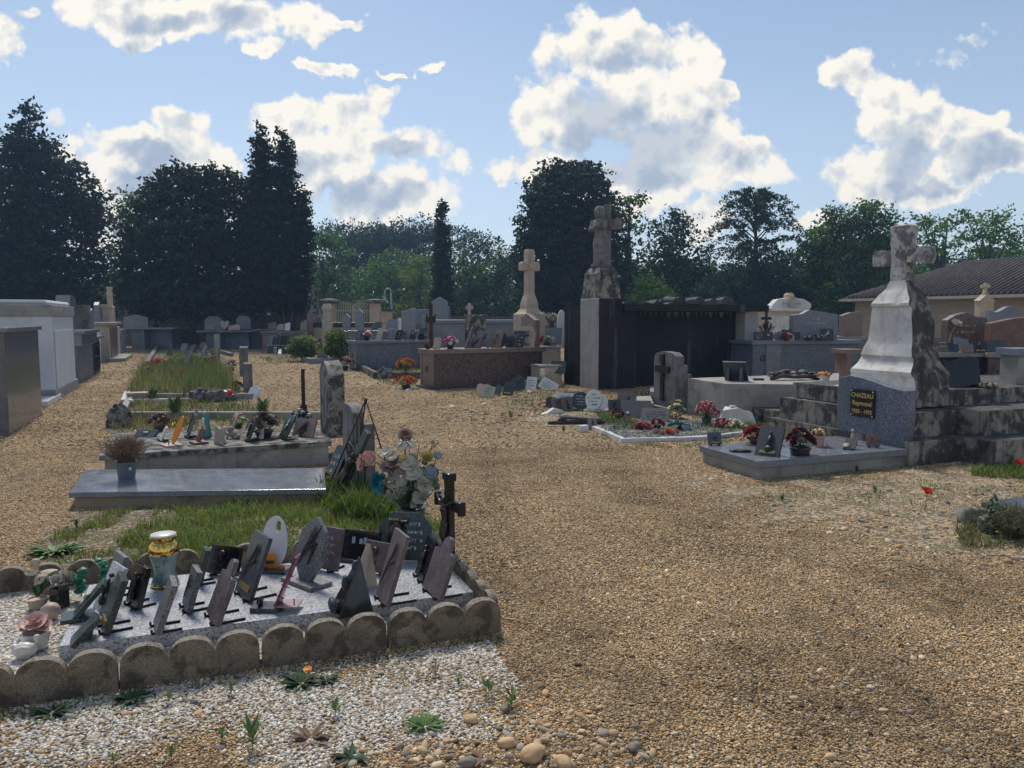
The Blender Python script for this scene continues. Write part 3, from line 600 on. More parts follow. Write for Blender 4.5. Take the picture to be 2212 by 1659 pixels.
def tree(label, cx, Y, lobes, trunk, cols, size, seed, dens=1.0, cr=.55, droop=0, spike=0, nl=14, name='tree', cat='tree', group='trees behind the cemetery', limbs=5, depth=1.0, cover=1.0):
    P = G(cx, Y); sc_ = Y / F; root = thing(name, label, cat, P, 0, group)
    parts = []; cens = []
    for (x, y, rx, ry) in lobes:
        c = WD(x, y, Y); a, b_ = rx * sc_, ry * sc_; dpt = min(a, 3.5) * depth
        area = math.pi * a * b_; nc = int(area * 3.2 * dens / (cr * cr)) + 4
        off_ = rnd.uniform(-.5, .5) * dpt * .7; c = Vector((c.x, c.y + off_, c.z)); cens.append((c, a, b_))
        parts.append(((c.x, c.y, c.z), (a * .93, dpt * .8, b_ * .93), nc, nl + 4, cr * .8))
    leafcloud('crown', parts, size * .56, cols, seed, root, droop, spike, base=tuple(P))
    zt = max(c.z for c, a, b_ in cens) - P.z; t = MB(); tx = trunk
    lean = [(0, 0, -.05), (rnd.uniform(-.1, .1), 0, zt * .25), (rnd.uniform(-.2, .2), .05, zt * .55), (0, 0, zt * .85)]
    t.tube(lean, [tx * 1.25, tx, tx * .7, tx * .15], 9)
    order = sorted(cens, key=lambda q_: -q_[1] * q_[2])[:limbs]
    for (c, a, b_) in order:
        e = c - P; st = max(.3, min(e.z * .6, zt * .5)); t.tube([(0, 0, st), (e.x * .5, e.y * .5, (st + e.z) * .5 + .1), (e.x, e.y, e.z)], [tx * .5, tx * .3, tx * .08], 6)
    t.build('trunk', M['bark'], root, smooth=1)
    return root
def cone(cx, base_y, top_y, halfw, n=9, pw=.8, wob=.15, seed=1):
    r_ = random.Random(seed); L = []
    for i in range(n):
        t = i / (n - 1); y = base_y + (top_y - base_y) * t; w_ = max(3, halfw * (1 - t) ** pw * (1 + r_.uniform(-wob, wob)))
        L.append((cx + r_.uniform(-wob, wob) * w_ * .6, y, w_, abs(top_y - base_y) / n * .95))
    return L
# left dark conifers
tree('tall dark pointed conifer rising at the left edge of the picture', 55, 44, cone(60, 640, 262, 120, 11, .9, .12, 1) + [(160, 500, 62, 60), (175, 420, 22, 30), (210, 470, 24, 34), (120, 600, 110, 90), (40, 600, 110, 90), (90, 430, 100, 80), (195, 440, 34, 34), (60, 330, 60, 50), (140, 375, 34, 40), (205, 560, 36, 60), (60, 240, 7, 22), (45, 320, 45, 30)], .45, DK, .26, 11, 1.6, .70, .5, 1.0, 16, 'conifer_tree')
tree('dark conifer partly cut off by the left edge of the picture', -90, 50, cone(-60, 640, 270, 130, 9, .8, .1, 2), .4, DK, .28, 12, 1.1, .8, .5, 1.0, 16, 'conifer_tree')
tree('pale green loose tree between the left conifer and the broad dark cedar', 280, 62, [(275, 450, 34, 40), (290, 520, 40, 60), (262, 590, 40, 70), (300, 430, 22, 22), (260, 480, 20, 30)], .3, BG + MGN, .26, 13, .55, .8, 0, .2, 12)
tree('broad dark cypress tree with a ragged flat top and a short leaning trunk', 405, 40, [(372, 400, 32, 34), (430, 392, 30, 26), (400, 450, 90, 60), (470, 410, 42, 36), (505, 400, 26, 22), (340, 420, 30, 30), (320, 490, 50, 60), (470, 480, 85, 70), (420, 540, 130, 80), (330, 580, 70, 80), (520, 560, 70, 80), (420, 630, 150, 50), (300, 640, 50, 45), (540, 640, 50, 50), (460, 660, 90, 28), (345, 668, 60, 22), (395, 375, 16, 16), (455, 372, 12, 12), (488, 378, 10, 14), (555, 480, 30, 60)], .42, DK, .22, 14, 1.7, .55, .35, .6, 16, 'cypress_tree')
tree('twin pointed Italian cypress with several dark stems rising from one base', 622, 39.5, cone(564, 640, 292, 36, 13, .42, .06, 5) + cone(612, 650, 298, 38, 13, .38, .06, 6) + [(646, 470, 16, 40), (650, 530, 20, 60), (640, 600, 28, 60), (600, 620, 56, 50), (585, 560, 50, 60), (655, 425, 8, 16), (625, 655, 38, 30), (545, 420, 12, 40)], .12, DK, .17, 15, 1.5, .30, 0, .9, 16, 'cypress_tree', limbs=0)
tr_root = [o for o in sc.objects if o.get('label', '').startswith('twin pointed')][0]
for k in range(7):
    a = k * .9; m_ = MB(); m_.tube([(math.cos(a) * .12, math.sin(a) * .12, 0), (math.cos(a) * .35, math.sin(a) * .3, 1.1), (math.cos(a) * .75, math.sin(a) * .5, 2.6)], [.10, .08, .05], 7); m_.build('stem', M['bark'], tr_root, smooth=1)
# woodland beyond the gate
tree('bright green broadleaf tree just right of the twin cypress', 700, 58, [(690, 540, 34, 36), (720, 520, 30, 26), (735, 570, 34, 40), (690, 610, 40, 50), (745, 640, 40, 50), (720, 690, 60, 40)], .3, MGN, .24, 21, .95, .75)
for i, (x, w_, lab, y_) in enumerate([(760, 90, 'umbrella pine with a flat dark crown above the bright green tree', 500), (900, 100, 'largest umbrella pine, its domed dark crown highest on the skyline', 492), (820, 80, 'umbrella pine standing between two others on the skyline', 512)]):
    tree(lab, x, 85 + i * 3, [(x, y_ + 8, w_, 24), (x - w_ * .45, y_ + 18, w_ * .6, 20), (x + w_ * .45, y_ + 20, w_ * .6, 22), (x, y_ + 40, w_ * .9, 26), (x - 20, y_ + 80, w_, 40)], .35, DG, .30, 30 + i, 1.5, 1.0, 0, .6, 14, 'pine_tree')
tree('small dark broadleaf tree at the right end of the umbrella pines', 1035, 80, [(1030, 515, 34, 20), (1060, 530, 26, 18), (1010, 540, 40, 30), (1050, 560, 40, 26)], .3, DG + BG, .3, 35, .9, .9)
tree('round light green tree beyond the entrance gate', 860, 62, [(860, 575, 60, 36), (820, 610, 50, 44), (890, 620, 50, 50), (850, 660, 70, 50), (800, 680, 50, 40)], .3, LG + MGN, .24, 36, 1.0, .75)
tree('yellow-green tree left of the slim cypress', 905, 56, [(912, 575, 26, 26), (895, 600, 34, 26), (905, 650, 50, 60), (880, 690, 50, 40)], .25, YG, .2, 37, .9, .65)
tree('slim dark pointed cypress standing alone in the middle', 955, 47, cone(955, 680, 452, 24, 14, .55, .06, 7) + [(956, 452, 4, 12)], .15, DK + DG, .15, 38, 1.5, .28, 0, .9, 16, 'cypress_tree', limbs=2)
tree('grey-green bushy tree right of the slim cypress', 1010, 55, [(1000, 580, 34, 34), (1050, 590, 44, 34), (1020, 640, 60, 50), (985, 670, 40, 50), (1060, 650, 50, 50), (1090, 560, 30, 30), (1100, 600, 34, 50)], .3, MGN + DG, .22, 39, 1.1, .7)
tree('huge dark dense conifer behind the stone statue', 1225, 46, [(1225, 385, 60, 28), (1190, 375, 26, 22), (1270, 388, 40, 26), (1165, 410, 26, 24), (1225, 430, 86, 46), (1170, 480, 52, 46), (1280, 470, 50, 50), (1225, 510, 100, 60), (1160, 560, 50, 56), (1290, 560, 56, 60), (1220, 610, 100, 60), (1170, 650, 60, 50), (1290, 640, 60, 50), (1140, 520, 20, 30), (1240, 362, 20, 10), (1300, 430, 22, 22)], .5, DK, .23, 40, 1.8, .55, .3, .7, 16, 'conifer_tree')
tree('tall narrow green-leaved tree right of the statue', 1355, 48, [(1360, 450, 26, 30), (1350, 500, 38, 40), (1350, 560, 44, 46), (1345, 620, 50, 50), (1372, 430, 12, 12), (1318, 470, 12, 40), (1318, 540, 20, 50)], .3, DG + MGN, .24, 41, 1.1, .7)
tree('dark conifer with two pointed tips in front of the pale cloud', 1450, 50, [(1440, 520, 42, 36), (1472, 500, 24, 36), (1456, 484, 12, 22), (1482, 478, 8, 20), (1420, 560, 50, 40), (1490, 560, 44, 40), (1450, 610, 80, 50), (1530, 610, 40, 40), (1500, 640, 60, 40)], .3, DG, .24, 42, 1.15, .7, 0, .7, 14, 'conifer_tree')
tree('small bright light green tree behind the black-stained tomb', 1405, 44, [(1400, 612, 26, 20), (1385, 630, 30, 18), (1425, 630, 30, 18), (1405, 650, 50, 24)], .15, LG, .17, 43, .95, .5)
# cedar with open drooping branches
def cedar():
    cx, Y = 1625, 46; P = G(cx, Y); root = thing('cedar_tree', 'open blue-green cedar with drooping fan-like branches against the sky', 'tree', P, 0, 'trees behind the cemetery')
    r_ = random.Random(5); t = MB(); H = zat(Y, 402); parts = []; t.tube([(0, 0, 0), (.15, 0, H * .5), (-.05, 0, H * .97)], [.3, .13, .02], 9)
    for k in range(64):
        u = k / 63; z = H * (.20 + .72 * u); L = (3.9 * (1 - u) ** .55 + 1.0) * r_.uniform(.7, 1.1); a = k * 2.4 + r_.uniform(-.4, .4); dx, dyy = math.cos(a), math.sin(a) * .8
        rise = .8 * L * (.35 + .6 * u) * r_.uniform(.7, 1.2); pts = [(0, 0, z - .2)] + [(dx * L * s, dyy * L * s, z - .2 + rise * math.sin(s * 2.0) - .38 * L * s * s) for s in (.3, .55, .8, 1.0)]
        t.tube(pts, [.045, .035, .025, .015, .006], 5)
        for j in range(13):
            s = .25 + .75 * j / 12; x_, y_, z_ = dx * L * s, dyy * L * s, z - .2 + rise * math.sin(s * 2.0) - .38 * L * s * s
            parts.append(((P.x + x_, P.y + y_, z_ - .1), (.20, .20, .10), 2, 9, .20))
    for (x, y, rx, ry) in [(1600, 600, 60, 36), (1660, 600, 60, 40), (1620, 645, 120, 36), (1560, 630, 50, 26)]:
        c = WD(x, y, Y); s_ = Y / F; parts.append(((c.x, c.y, c.z), (rx * s_, 2, ry * s_), int(rx * ry * .12), 16, .5))
    leafcloud('crown', parts, .085, BG + [(.03, .05, .045)], 50, root, .6, .2, base=tuple(P)); t.build('trunk', M['bark'], root, smooth=1)
cedar()
tree('large rounded green broadleaf tree left of the roofed building', 1830, 46, [(1830, 475, 50, 30), (1880, 470, 46, 26), (1790, 510, 50, 36), (1850, 520, 80, 46), (1910, 500, 36, 34), (1760, 560, 44, 46), (1830, 580, 90, 56), (1900, 560, 50, 50), (1800, 640, 90, 50), (1745, 620, 40, 50), (1870, 445, 20, 12)], .45, MGN + MGN + DG, .2, 51, 1.7, .6)
tree('airy light green tree seen through behind the stone cross', 2030, 48, [(2010, 500, 36, 28), (1985, 530, 34, 26), (2050, 480, 22, 16), (2030, 545, 40, 20), (1990, 475, 18, 12)], .25, MGN + LG, .2, 52, .8, .5, 0, 0, 10)
tree('airy light green tree rising over the ridge of the long roof', 2130, 48, [(2120, 490, 46, 28), (2160, 470, 24, 20), (2180, 510, 36, 26), (2100, 520, 50, 24), (2205, 540, 30, 22), (2090, 465, 14, 12), (2150, 545, 60, 16), (2225, 500, 16, 24)], .25, MGN + LG, .2, 53, .8, .5, 0, 0, 10)
# low mass of woodland closing the view
def mass(name, spans, Y, cols, seed, size=.3, cr=.9, dens=1.0):
    parts = []; r_ = random.Random(seed)
    for (x0, x1, yt, yb) in spans:
        n = max(1, int((x1 - x0) / 60))
        for i in range(n):
            x = x0 + (i + .5) * (x1 - x0) / n; c = WD(x, (yt + yb) / 2 + r_.uniform(-8, 8), Y + r_.uniform(-2, 2)); s_ = Y / F; a = 42 * s_; b_ = (yb - yt) / 2 * s_
            parts.append(((c.x, c.y, c.z), (a, 2.0, b_), int(a * b_ * 13 * dens / cr) + 6, 16, cr))
    return kindset(leafcloud(name, parts, size * .75, cols, seed), 'stuff')
mass('hedge_woodland', [(-120, 330, 600, 705), (330, 700, 620, 700), (660, 1120, 640, 705), (1100, 1560, 610, 705), (1540, 1900, 590, 705)], 66, DK + DG, 60, .34, 1.0, 1.3)
mass('hedge_woodland', [(1080, 1760, 640, 700), (-100, 260, 640, 700)], 52, DK + DG, 61, .28, .8, 1.1)
mass('hedge_woodland', [(655, 900, 575, 705), (900, 1130, 560, 705)], 74, MGN + DG + DG + YG, 63, .30, .9, 1.5)
mass('hedge_woodland', [(1320, 1560, 570, 690), (1690, 1960, 520, 690)], 62, DG + MGN, 64, .30, .9, 1.3)
mass('hedge_woodland', [(1900, 2400, 540, 640)], 75, MGN + DG, 62, .3, .9, 1.0)
# ------------------------------------------------------------------ builders for the cemetery
GA = R(22.5); FV = R(-67.5)               # direction of the grave rows; FV = yaw of things that face the foot of the graves
u_ = Vector((-math.sin(GA), math.cos(GA), 0)); v_ = Vector((math.cos(GA), math.sin(GA), 0))
def remesh(o, vox, smooth=2):
    md = o.modifiers.new('remesh', 'REMESH'); md.mode = 'VOXEL'; md.voxel_size = vox; md.use_smooth_shade = True
    if smooth: s = o.modifiers.new('smooth', 'SMOOTH'); s.iterations = smooth; s.factor = .5
    return o
def arc(cx, cz, r, a0, a1, n=10, rz=None):
    rz = r if rz is None else rz
    return [(cx + r * math.cos(R(a0 + (a1 - a0) * i / n)), cz + rz * math.sin(R(a0 + (a1 - a0) * i / n))) for i in range(n + 1)]
def outline(shape, w, h):
    a = w / 2
    if shape == 'rect': return [(-a, 0), (a, 0), (a, h), (-a, h)]
    if shape == 'round': return [(-a, 0), (a, 0), (a, h * .72)] + arc(0, h * .72, a, 5, 175, 10, h * .28) + [(-a, h * .72)]
    if shape == 'oct': return [(-a, 0), (a, 0), (a, h * .72), (a * .55, h), (-a * .55, h), (-a, h * .72)]
    if shape == 'oval': return arc(0, h / 2, a, -90, 262, 28, h / 2)
    if shape == 'wave': return [(-a, 0), (a, 0), (a, h * .86)] + [(a * (1 - 2 * i / 12), h * (.90 + .08 * math.sin(i / 12 * 6.0))) for i in range(13)] + [(-a, h * .86)]
    if shape == 'gable': return [(-a, 0), (a, 0), (a, h * .8), (0, h), (-a, h * .8)]
    if shape == 'slope': return [(-a, 0), (a, 0), (a, h * .8), (a * .4, h * .84), (-a * .3, h * .98), (-a * .8, h), (-a, h * .93)]
    if shape == 'scallop': return [(-a, 0), (a, 0), (a, h * .55)] + arc(a * .62, h * .62, a * .38, 0, 110, 6) + arc(a * .1, h * .80, a * .5, 60, 190, 8, h * .2) + [(-a, h * .72)]
    if shape == 'book': return [(-a, 0), (0, h * .05), (a, 0), (a, h * .92), (a * .5, h), (0, h * .93), (-a * .5, h), (-a, h * .92)]
    if shape == 'heart': return [(0, 0), (a * .8, h * .4)] + arc(a * .5, h * .7, a * .5, -10, 170, 8, h * .28) + arc(-a * .5, h * .7, a * .5, 10, 190, 8, h * .28) + [(-a * .8, h * .4)]
    if shape == 'leaf': return [(-a * .3, 0), (a * .4, 0), (a, h * .35), (a * .85, h * .8), (a * .1, h), (-a * .8, h * .75), (-a, h * .3)]
    if shape == 'scroll': return [(-a * .8, 0), (-a * .3, .01), (a * .1, h * .12), (a * .9, 0), (a * .8, h * .5), (a, h), (a * .5, h * .93), (0, h * .9), (-a * .6, h), (-a, h * .93), (-a * .85, h * .5)]
    return outline('rect', w, h)
def letters(lines, w, h, y, x0=None, seed=0, m=None, lh=.014):
    """small raised strokes standing for lines of letters too small to read"""
    r_ = random.Random(seed); m = m or MB()
    for (zc, wid) in lines:
        x = -wid / 2
        while x < wid / 2:
            lw = r_.uniform(.4, .9) * lh
            if r_.random() > .15: m.box(x, x + lw * .25, y - .002, y, zc, zc + lh); m.box(x, x + lw, y - .002, y, zc + (lh * .8 if r_.random() < .5 else 0), zc + lh * (1 if r_.random() < .5 else .2) + .0001)
            x += lw * 1.45
    return m
def relief(kind, w, h, y, seed=0):
    m = MB(); r_ = random.Random(seed); a = w / 2
    if kind == 'rose':
        m.tube([(-a * .5, y - .006, h * .12), (-a * .25, y - .01, h * .4), (-a * .1, y - .008, h * .66)], .0035, 5)
        m.ball((-a * .08, y - .012, h * .72), (a * .20, .012, a * .2), n=2, amp=.5, fr=4, seed=seed)
        for z, s in ((.3, 1), (.42, -1), (.55, 1)): m.ball((-a * .25 + s * a * .18, y - .008, h * z), (a * .16, .006, a * .08), n=1)
    elif kind == 'cross':
        m.box(-a * .09, a * .09, y - .010, y - .001, h * .15, h * .85); m.box(-a * .38, a * .38, y - .011, y - .0015, h * .56, h * .70)
    elif kind == 'figure':
        m.ball((0, y - .012, h * .76), (a * .12, .012, a * .14), n=2); m.ball((0, y - .012, h * .5), (a * .2, .014, h * .2), n=2, amp=.3, seed=seed); m.ball((a * .05, y - .01, h * .25), (a * .3, .012, h * .12), n=2, amp=.4, seed=seed)
    elif kind == 'branch':
        for k in range(4):
            t = k / 4; m.tube([(-a * .6 + t * a * .2, y - .006, h * (.2 + t * .1)), (-a * .2 + t * a * .5, y - .012, h * (.5 + t * .15)), (a * .2 + t * a * .3, y - .008, h * (.85 - t * .1))], .003, 4)
            m.ball((-a * .1 + t * a * .5, y - .010, h * (.5 + .1 * t)), (a * .16, .006, a * .08), n=1)
    elif kind == 'face':
        m.ball((-a * .3, y - .018, h * .56), (a * .28, .034, h * .24), n=3, amp=.25, fr=3, seed=4); m.ball((-a * .3, y - .034, h * .55), (a * .05, .012, h * .07), n=2)
        for k in range(9): m.tube([(-a * .58 + k * a * .07, y - .012, h * .74), (-a * .5 + k * a * .07, y - .035, h * .80), (-a * .62 + k * a * .09, y - .012, h * .86)], .005, 5)
        for s in (-1, 1): m.tube([(-a * .3 + s * a * .24, y - .01, h * .75), (-a * .3 + s * a * .32, y - .014, h * .5), (-a * .3 + s * a * .28, y - .01, h * .28)], .009, 5)
    elif kind == 'bolt':
        m.prism([(a * .1, h * .25), (a * .5, h * .6), (a * .25, h * .62), (a * .6, h * .9), (0, h * .6), (a * .25, h * .56)], y - .006, y - .001)
    elif kind == 'dove':
        m.ball((0, y - .01, h * .5), (a * .25, .01, h * .08), n=2); m.prism([(0, h * .5), (a * .4, h * .85), (a * .1, h * .55)], y - .006, y - .001); m.prism([(0, h * .5), (-a * .5, h * .7), (-a * .1, h * .55)], y - .006, y - .001)
    return m
def plaque(P, w, h, yaw, tilt, shape, mat, label, deco='', stand='legs', t=.02, dmat='bronze', group='memorial plaques on the graves', name='memorial_plaque', cat='plaque', seed=None, side=0):
    P = Vector(P); yaw = R(yaw); tl = R(tilt); seed = int(abs(P.x * 131 + P.y * 71)) if seed is None else seed
    root = thing(name, label, cat, P, yaw, group)
    if side: root.rotation_euler = (0, R(side), yaw)
    lift = {'legs': .012, 'base': .022, 'wedge': .0, 'wedges': 0}.get(stand, .0)
    T = TR(0, 0, lift, rx=-tl); pn = MB(T); pn.prism(outline(shape, w, h), 0, t)
    mt = M[mat] if isinstance(mat, str) else mat
    pn.build('panel', mt, root, bev=.002)
    for d in deco.split('+'):
        if not d: continue
        if d in ('rose', 'cross', 'figure', 'branch', 'face', 'bolt', 'dove'):
            r = relief(d, w, h, 0, seed); r.T = T; r2 = MB(T); r2.add(r.v, r.f); r2.build('relief', M[dmat], root, smooth=1)
        elif d == 'plate': b_ = MB(T); b_.box(-w * .32, w * .32, -.006, -.001, h * .10, h * .2); b_.build('nameplate', M['brass'], root)
        elif d == 'plates': 
            for k in (0, 1): b_ = MB(T); b_.box(-w * .05, w * .38, -.006, -.001, h * (.35 + .28 * k), h * (.43 + .28 * k)); b_.build('nameplate', M['brass'], root)
        elif d == 'medal': b_ = MB(T @ TR(-w * .25, -.001, h * .3, rx=math.pi / 2)); b_.lathe([(.028, 0), (.030, .004), (.022, .007)], 20); b_.build('photo_medallion', M['beige'], root, smooth=1)
        elif d in ('text', 'textd', 'textg'):
            L = [(h * z_, w * k_) for z_, k_ in ((.72, .55), (.55, .7), (.38, .6), (.22, .45))]; q_ = MB(T); l_ = letters(L, w, h, -.001, seed=seed, lh=max(.012, h * .07)); q_.add(l_.v, l_.f); q_.build('inscription', M[{'text': 'ltxt', 'textd': 'dtxt', 'textg': 'letter'}[d]], root)
        elif d == 'tri': b_ = MB(T); b_.box(-.05, -.03, -.004, -.001, h * .5, h * .75); b_.box(.0, .02, -.004, -.001, h * .5, h * .7); b_.box(.028, .048, -.004, -.001, h * .5, h * .75); b_.build('enamel_mark', M['tri'], root)
    if stand == 'legs':
        for s in (-1, 1):
            g_ = MB(); x = s * w * .3
            g_.tube([(x, -.012, .005), (x, .02, .005), (x, .02 + h * .42, .005)], .007, 5); yb = t + math.sin(tl) * h * .3; g_.tube([(x, .03, .004), (x, yb, lift + math.cos(tl) * h * .34)], .005, 5)
            g_.tube([(x, -.012, .004), (x, -.014, .024)], .006, 5); g_.build('leg', M['iron'], root)
    elif stand == 'wedge':
        g_ = MB(); g_.prism([(0, 0), (0.001, 0), (0, 0)], 0, .001) if False else None
        vs = []; hh = h * .72; g_.add([(-.012, t, 0), (.012, t, 0), (.012, t + h * .42, 0), (-.012, t + h * .42, 0), (-.012, t + math.sin(tl) * hh + .001, math.cos(tl) * hh), (.012, t + math.sin(tl) * hh + .001, math.cos(tl) * hh)], [(0, 3, 2, 1), (0, 1, 5, 4), (1, 2, 5), (0, 4, 3), (2, 3, 4, 5)]); g_.build('support', mt, root)
    elif stand == 'wedges':
        for s in (-1, 1):
            g_ = MB(TR(s * w * .28, 0, 0)); hh = h * .72; g_.add([(-.02, t, 0), (.02, t, 0), (.02, t + h * .45, 0), (-.02, t + h * .45, 0), (-.02, t + math.sin(tl) * hh + .001, math.cos(tl) * hh), (.02, t + math.sin(tl) * hh + .001, math.cos(tl) * hh)], [(0, 3, 2, 1), (0, 1, 5, 4), (1, 2, 5), (0, 4, 3), (2, 3, 4, 5)]); g_.build('support', mt, root)
    elif stand == 'base':
        g_ = MB(); g_.box(-w * .55, w * .55, -.05, .09, 0, .022); g_.build('base', mt, root, bev=.002)
    return root
def vault(name, label, P, ang, L, D, H, mat, capm=None, cap=(.05, .07), plinth=None, cat='tomb', group=None, left=False, door=True, name2=None):
    """box tomb, local x along the front to the right, y away from the front"""
    root = thing(name, label, cat, P, ang, group); ct = cap[1]; z0 = plinth[0] if plinth else 0; s = -1 if left else 1
    x0, x1 = (0, L) if not left else (-L, 0)
    b_ = MB(); b_.box(x0, x1, 0, D, z0 - .01 if plinth else 0, H - ct); b_.build('body', mat, root, bev=.008)
    c_ = MB(); c_.box(x0 - cap[0], x1 + cap[0], -cap[0], D + cap[0], H - ct, H); c_.build('cover_slab', capm or mat, root, bev=.01)
    if plinth: p_ = MB(); p_.box(x0 - plinth[1], x1 + plinth[1], -plinth[1], D + plinth[1], 0, z0); p_.build('plinth', plinth[2], root, bev=.01, worn=.006, cell=.15)
    return root
def ring(parent, loc, rot, r=.05, mat='iron'):
    m = MB(); m.tube([(r * math.cos(a * .5236), 0, r * math.sin(a * .5236) * 1.35) for a in range(13)], r * .16, 6); m.ball((0, -.004, r * 1.35), r * .3, n=1)
    return m.build('ring_handle', M[mat], parent, smooth=1, loc=loc, rot=rot)
def headstone(label, P, w, h, yaw, t, shape, mat, z=0, deco=None, cat='headstone', group=None, worn=0, name='headstone', basem=None, bev=.006):
    P = Vector(P); root = thing(name, label, cat, (P.x, P.y, z or P.z), R(yaw) if abs(yaw) > 3.2 else yaw, group)
    o = outline(shape, w, h) if isinstance(shape, str) else shape; m = MB(); m.prism(o, 0, t); m.build('stone', mat, root, bev=0 if worn else bev, worn=worn, smooth=35 if worn else 0)
    if basem: b_ = MB(); b_.box(-w * .6, w * .6, -t * .6, t * 1.6, -.001, .05); b_.build('base', basem, root, bev=.004)
    if deco:
        l_ = letters(deco[0], w, h, -.001, seed=int(w * 999), lh=deco[1]); q_ = MB(); q_.add(l_.v, l_.f); q_.build('inscription', M[deco[2]], root)
    return root
def loft(sec, mats, facem=None):
    """stacked rectangular sections (hx, hy, z[, cx, cy])"""
    m = MB(); vs = []; fs = []; mi = []
    for s_ in sec:
        hx, hy, z = s_[:3]; cx, cy = (s_[3], s_[4]) if len(s_) > 3 else (0, 0); vs += [(cx - hx, cy - hy, z), (cx + hx, cy - hy, z), (cx + hx, cy + hy, z), (cx - hx, cy + hy, z)]
    for i in range(len(sec) - 1):
        for k in range(4): fs.append((i * 4 + k, i * 4 + (k + 1) % 4, i * 4 + 4 + (k + 1) % 4, i * 4 + 4 + k)); mi.append(k)
    fs += [(3, 2, 1, 0), tuple((len(sec) - 1) * 4 + k for k in range(4))]; mi += [0, 9]
    m.v = vs; m.f = fs; m.mi = [facem[k] if (facem and k in facem) else 0 for k in mi]
    return m
# flowers
def petals(m, c, r, n, rings, cup, mi=0, ax=None, seed=0):
    r_ = random.Random(seed + int(c[0] * 977 + c[2] * 331)); c = Vector(c); ax = (ax or Vector((r_.uniform(-.6, .6), r_.uniform(-.6, .6), 1))).normalized()
    q_ = ax.to_track_quat('Z', 'Y').to_matrix()
    for k in range(rings):
        rr = r * (1 - .28 * k); z = r * .12 * k; cu = cup + .28 * k
        for i in range(n):
            a = 2 * math.pi * (i + .5 * (k % 2)) / n + r_.uniform(-.15, .15); ca, sa = math.cos(a), math.sin(a); wd = rr * math.sin(math.pi / n) * 1.5
            pts = []
            for (t, ww) in ((.1, .3), (.55, 1.0), (1, .55)):
                rad = rr * t * math.cos(cu * t); zz = z + rr * t * math.sin(cu * t) - (.1 * r if t == 1 and cup < .4 else 0)
                for s in (-1, 0, 1): pts.append(c + q_ @ Vector((ca * rad - sa * wd * ww * s, sa * rad + ca * wd * ww * s, zz + (.12 * wd * abs(s)))))
            m.add(pts, [(0, 1, 4, 3), (1, 2, 5, 4), (3, 4, 7, 6), (4, 5, 8, 7)], mi)
def bouquet(label, P, r, h, cols, n, head, pot=None, leaf='green', style='rose', name='flower_arrangement', cat='flowers', group=None, nleaf=26, seed=1, squash=.7, split=True, lift=None):
    P = Vector(P); root = thing(name, label, cat, P, 0, group); r_ = random.Random(seed); ph = 0
    if pot:
        pm, rt, rb, ph = pot; b_ = MB(); b_.lathe([(rb, 0), (rt * .97, ph * .86), (rt * 1.06, ph * .87), (rt * 1.06, ph), (rt * .9, ph), (rt * .86, ph * .9)], 20); b_.build('pot', M[pm], root, smooth=40)
    z0 = ph * .95 if lift is None else lift; cz = z0 + h * .45
    hs = []
    for i in range(n):
        a = i * 2.399 + r_.uniform(-.3, .3); e = math.acos(1 - .98 * ((i + .5) / n)); rr = r * r_.uniform(.8, 1.08); hs.append(Vector((math.cos(a) * math.sin(e) * rr, math.sin(a) * math.sin(e) * rr, z0 + h * squash * .35 + math.cos(e) * h * squash)))
    lm = MB()
    for i, p in enumerate(hs): lm.tube([(0, 0, ph * .5), (p.x * .5, p.y * .5, (ph * .5 + p.z) * .5 + .01), tuple(p)], max(.002, head * .06), 4)
    for i in range(nleaf):
        a = r_.uniform(0, 6.28); rr = r * r_.uniform(.4, 1.05); z = z0 + h * r_.uniform(.02, .75); d = Vector((math.cos(a), math.sin(a), r_.uniform(-.1, .6))).normalized(); c = Vector((math.cos(a) * rr * .6, math.sin(a) * rr * .6, z)); s_ = d.cross(Vector((0, 0, 1))).normalized() * head * .55; L_ = d * head * 1.7
        lm.add([c, c + L_ * .5 + s_, c + L_ + Vector((0, 0, -head * .3)), c + L_ * .5 - s_], [(0, 1, 2, 3)])
    lm.build('foliage', M[leaf], root)
    for ci, cn in enumerate(cols):
        m = MB()
        for i, p in enumerate(hs):
            if i % len(cols) != ci: continue
            ax = Vector((p.x, p.y, max(.02, p.z - z0) + .02))
            if style == 'rose': petals(m, p, head, 5, 3, .5, ax=ax, seed=i)
            elif style == 'daisy': petals(m, p, head, 9, 2, .15, ax=ax, seed=i)
            elif style == 'big': petals(m, p, head, 6, 4, .35, ax=ax, seed=i)
            else: m.ball(tuple(p), head * .8, n=2, amp=.6, fr=4, seed=i)
            if P.y < 14: m.build('bloom', M[cn], root, smooth=1); m = MB()
        if m.v: m.build('blooms', M[cn], root, smooth=1)
    return root
def potted(label, P, rt, rb, ph, pm, plant, cat='potted plant', name='potted_plant', group=None):
    root = thing(name, label, cat, P, 0, group); b_ = MB(); b_.lathe([(rb, 0), (rt * .97, ph * .86), (rt * 1.08, ph * .87), (rt * 1.08, ph), (rt * .9, ph), (rt * .86, ph * .9)], 24); b_.build('pot', M[pm], root, smooth=40)
    plant(root, ph); return root
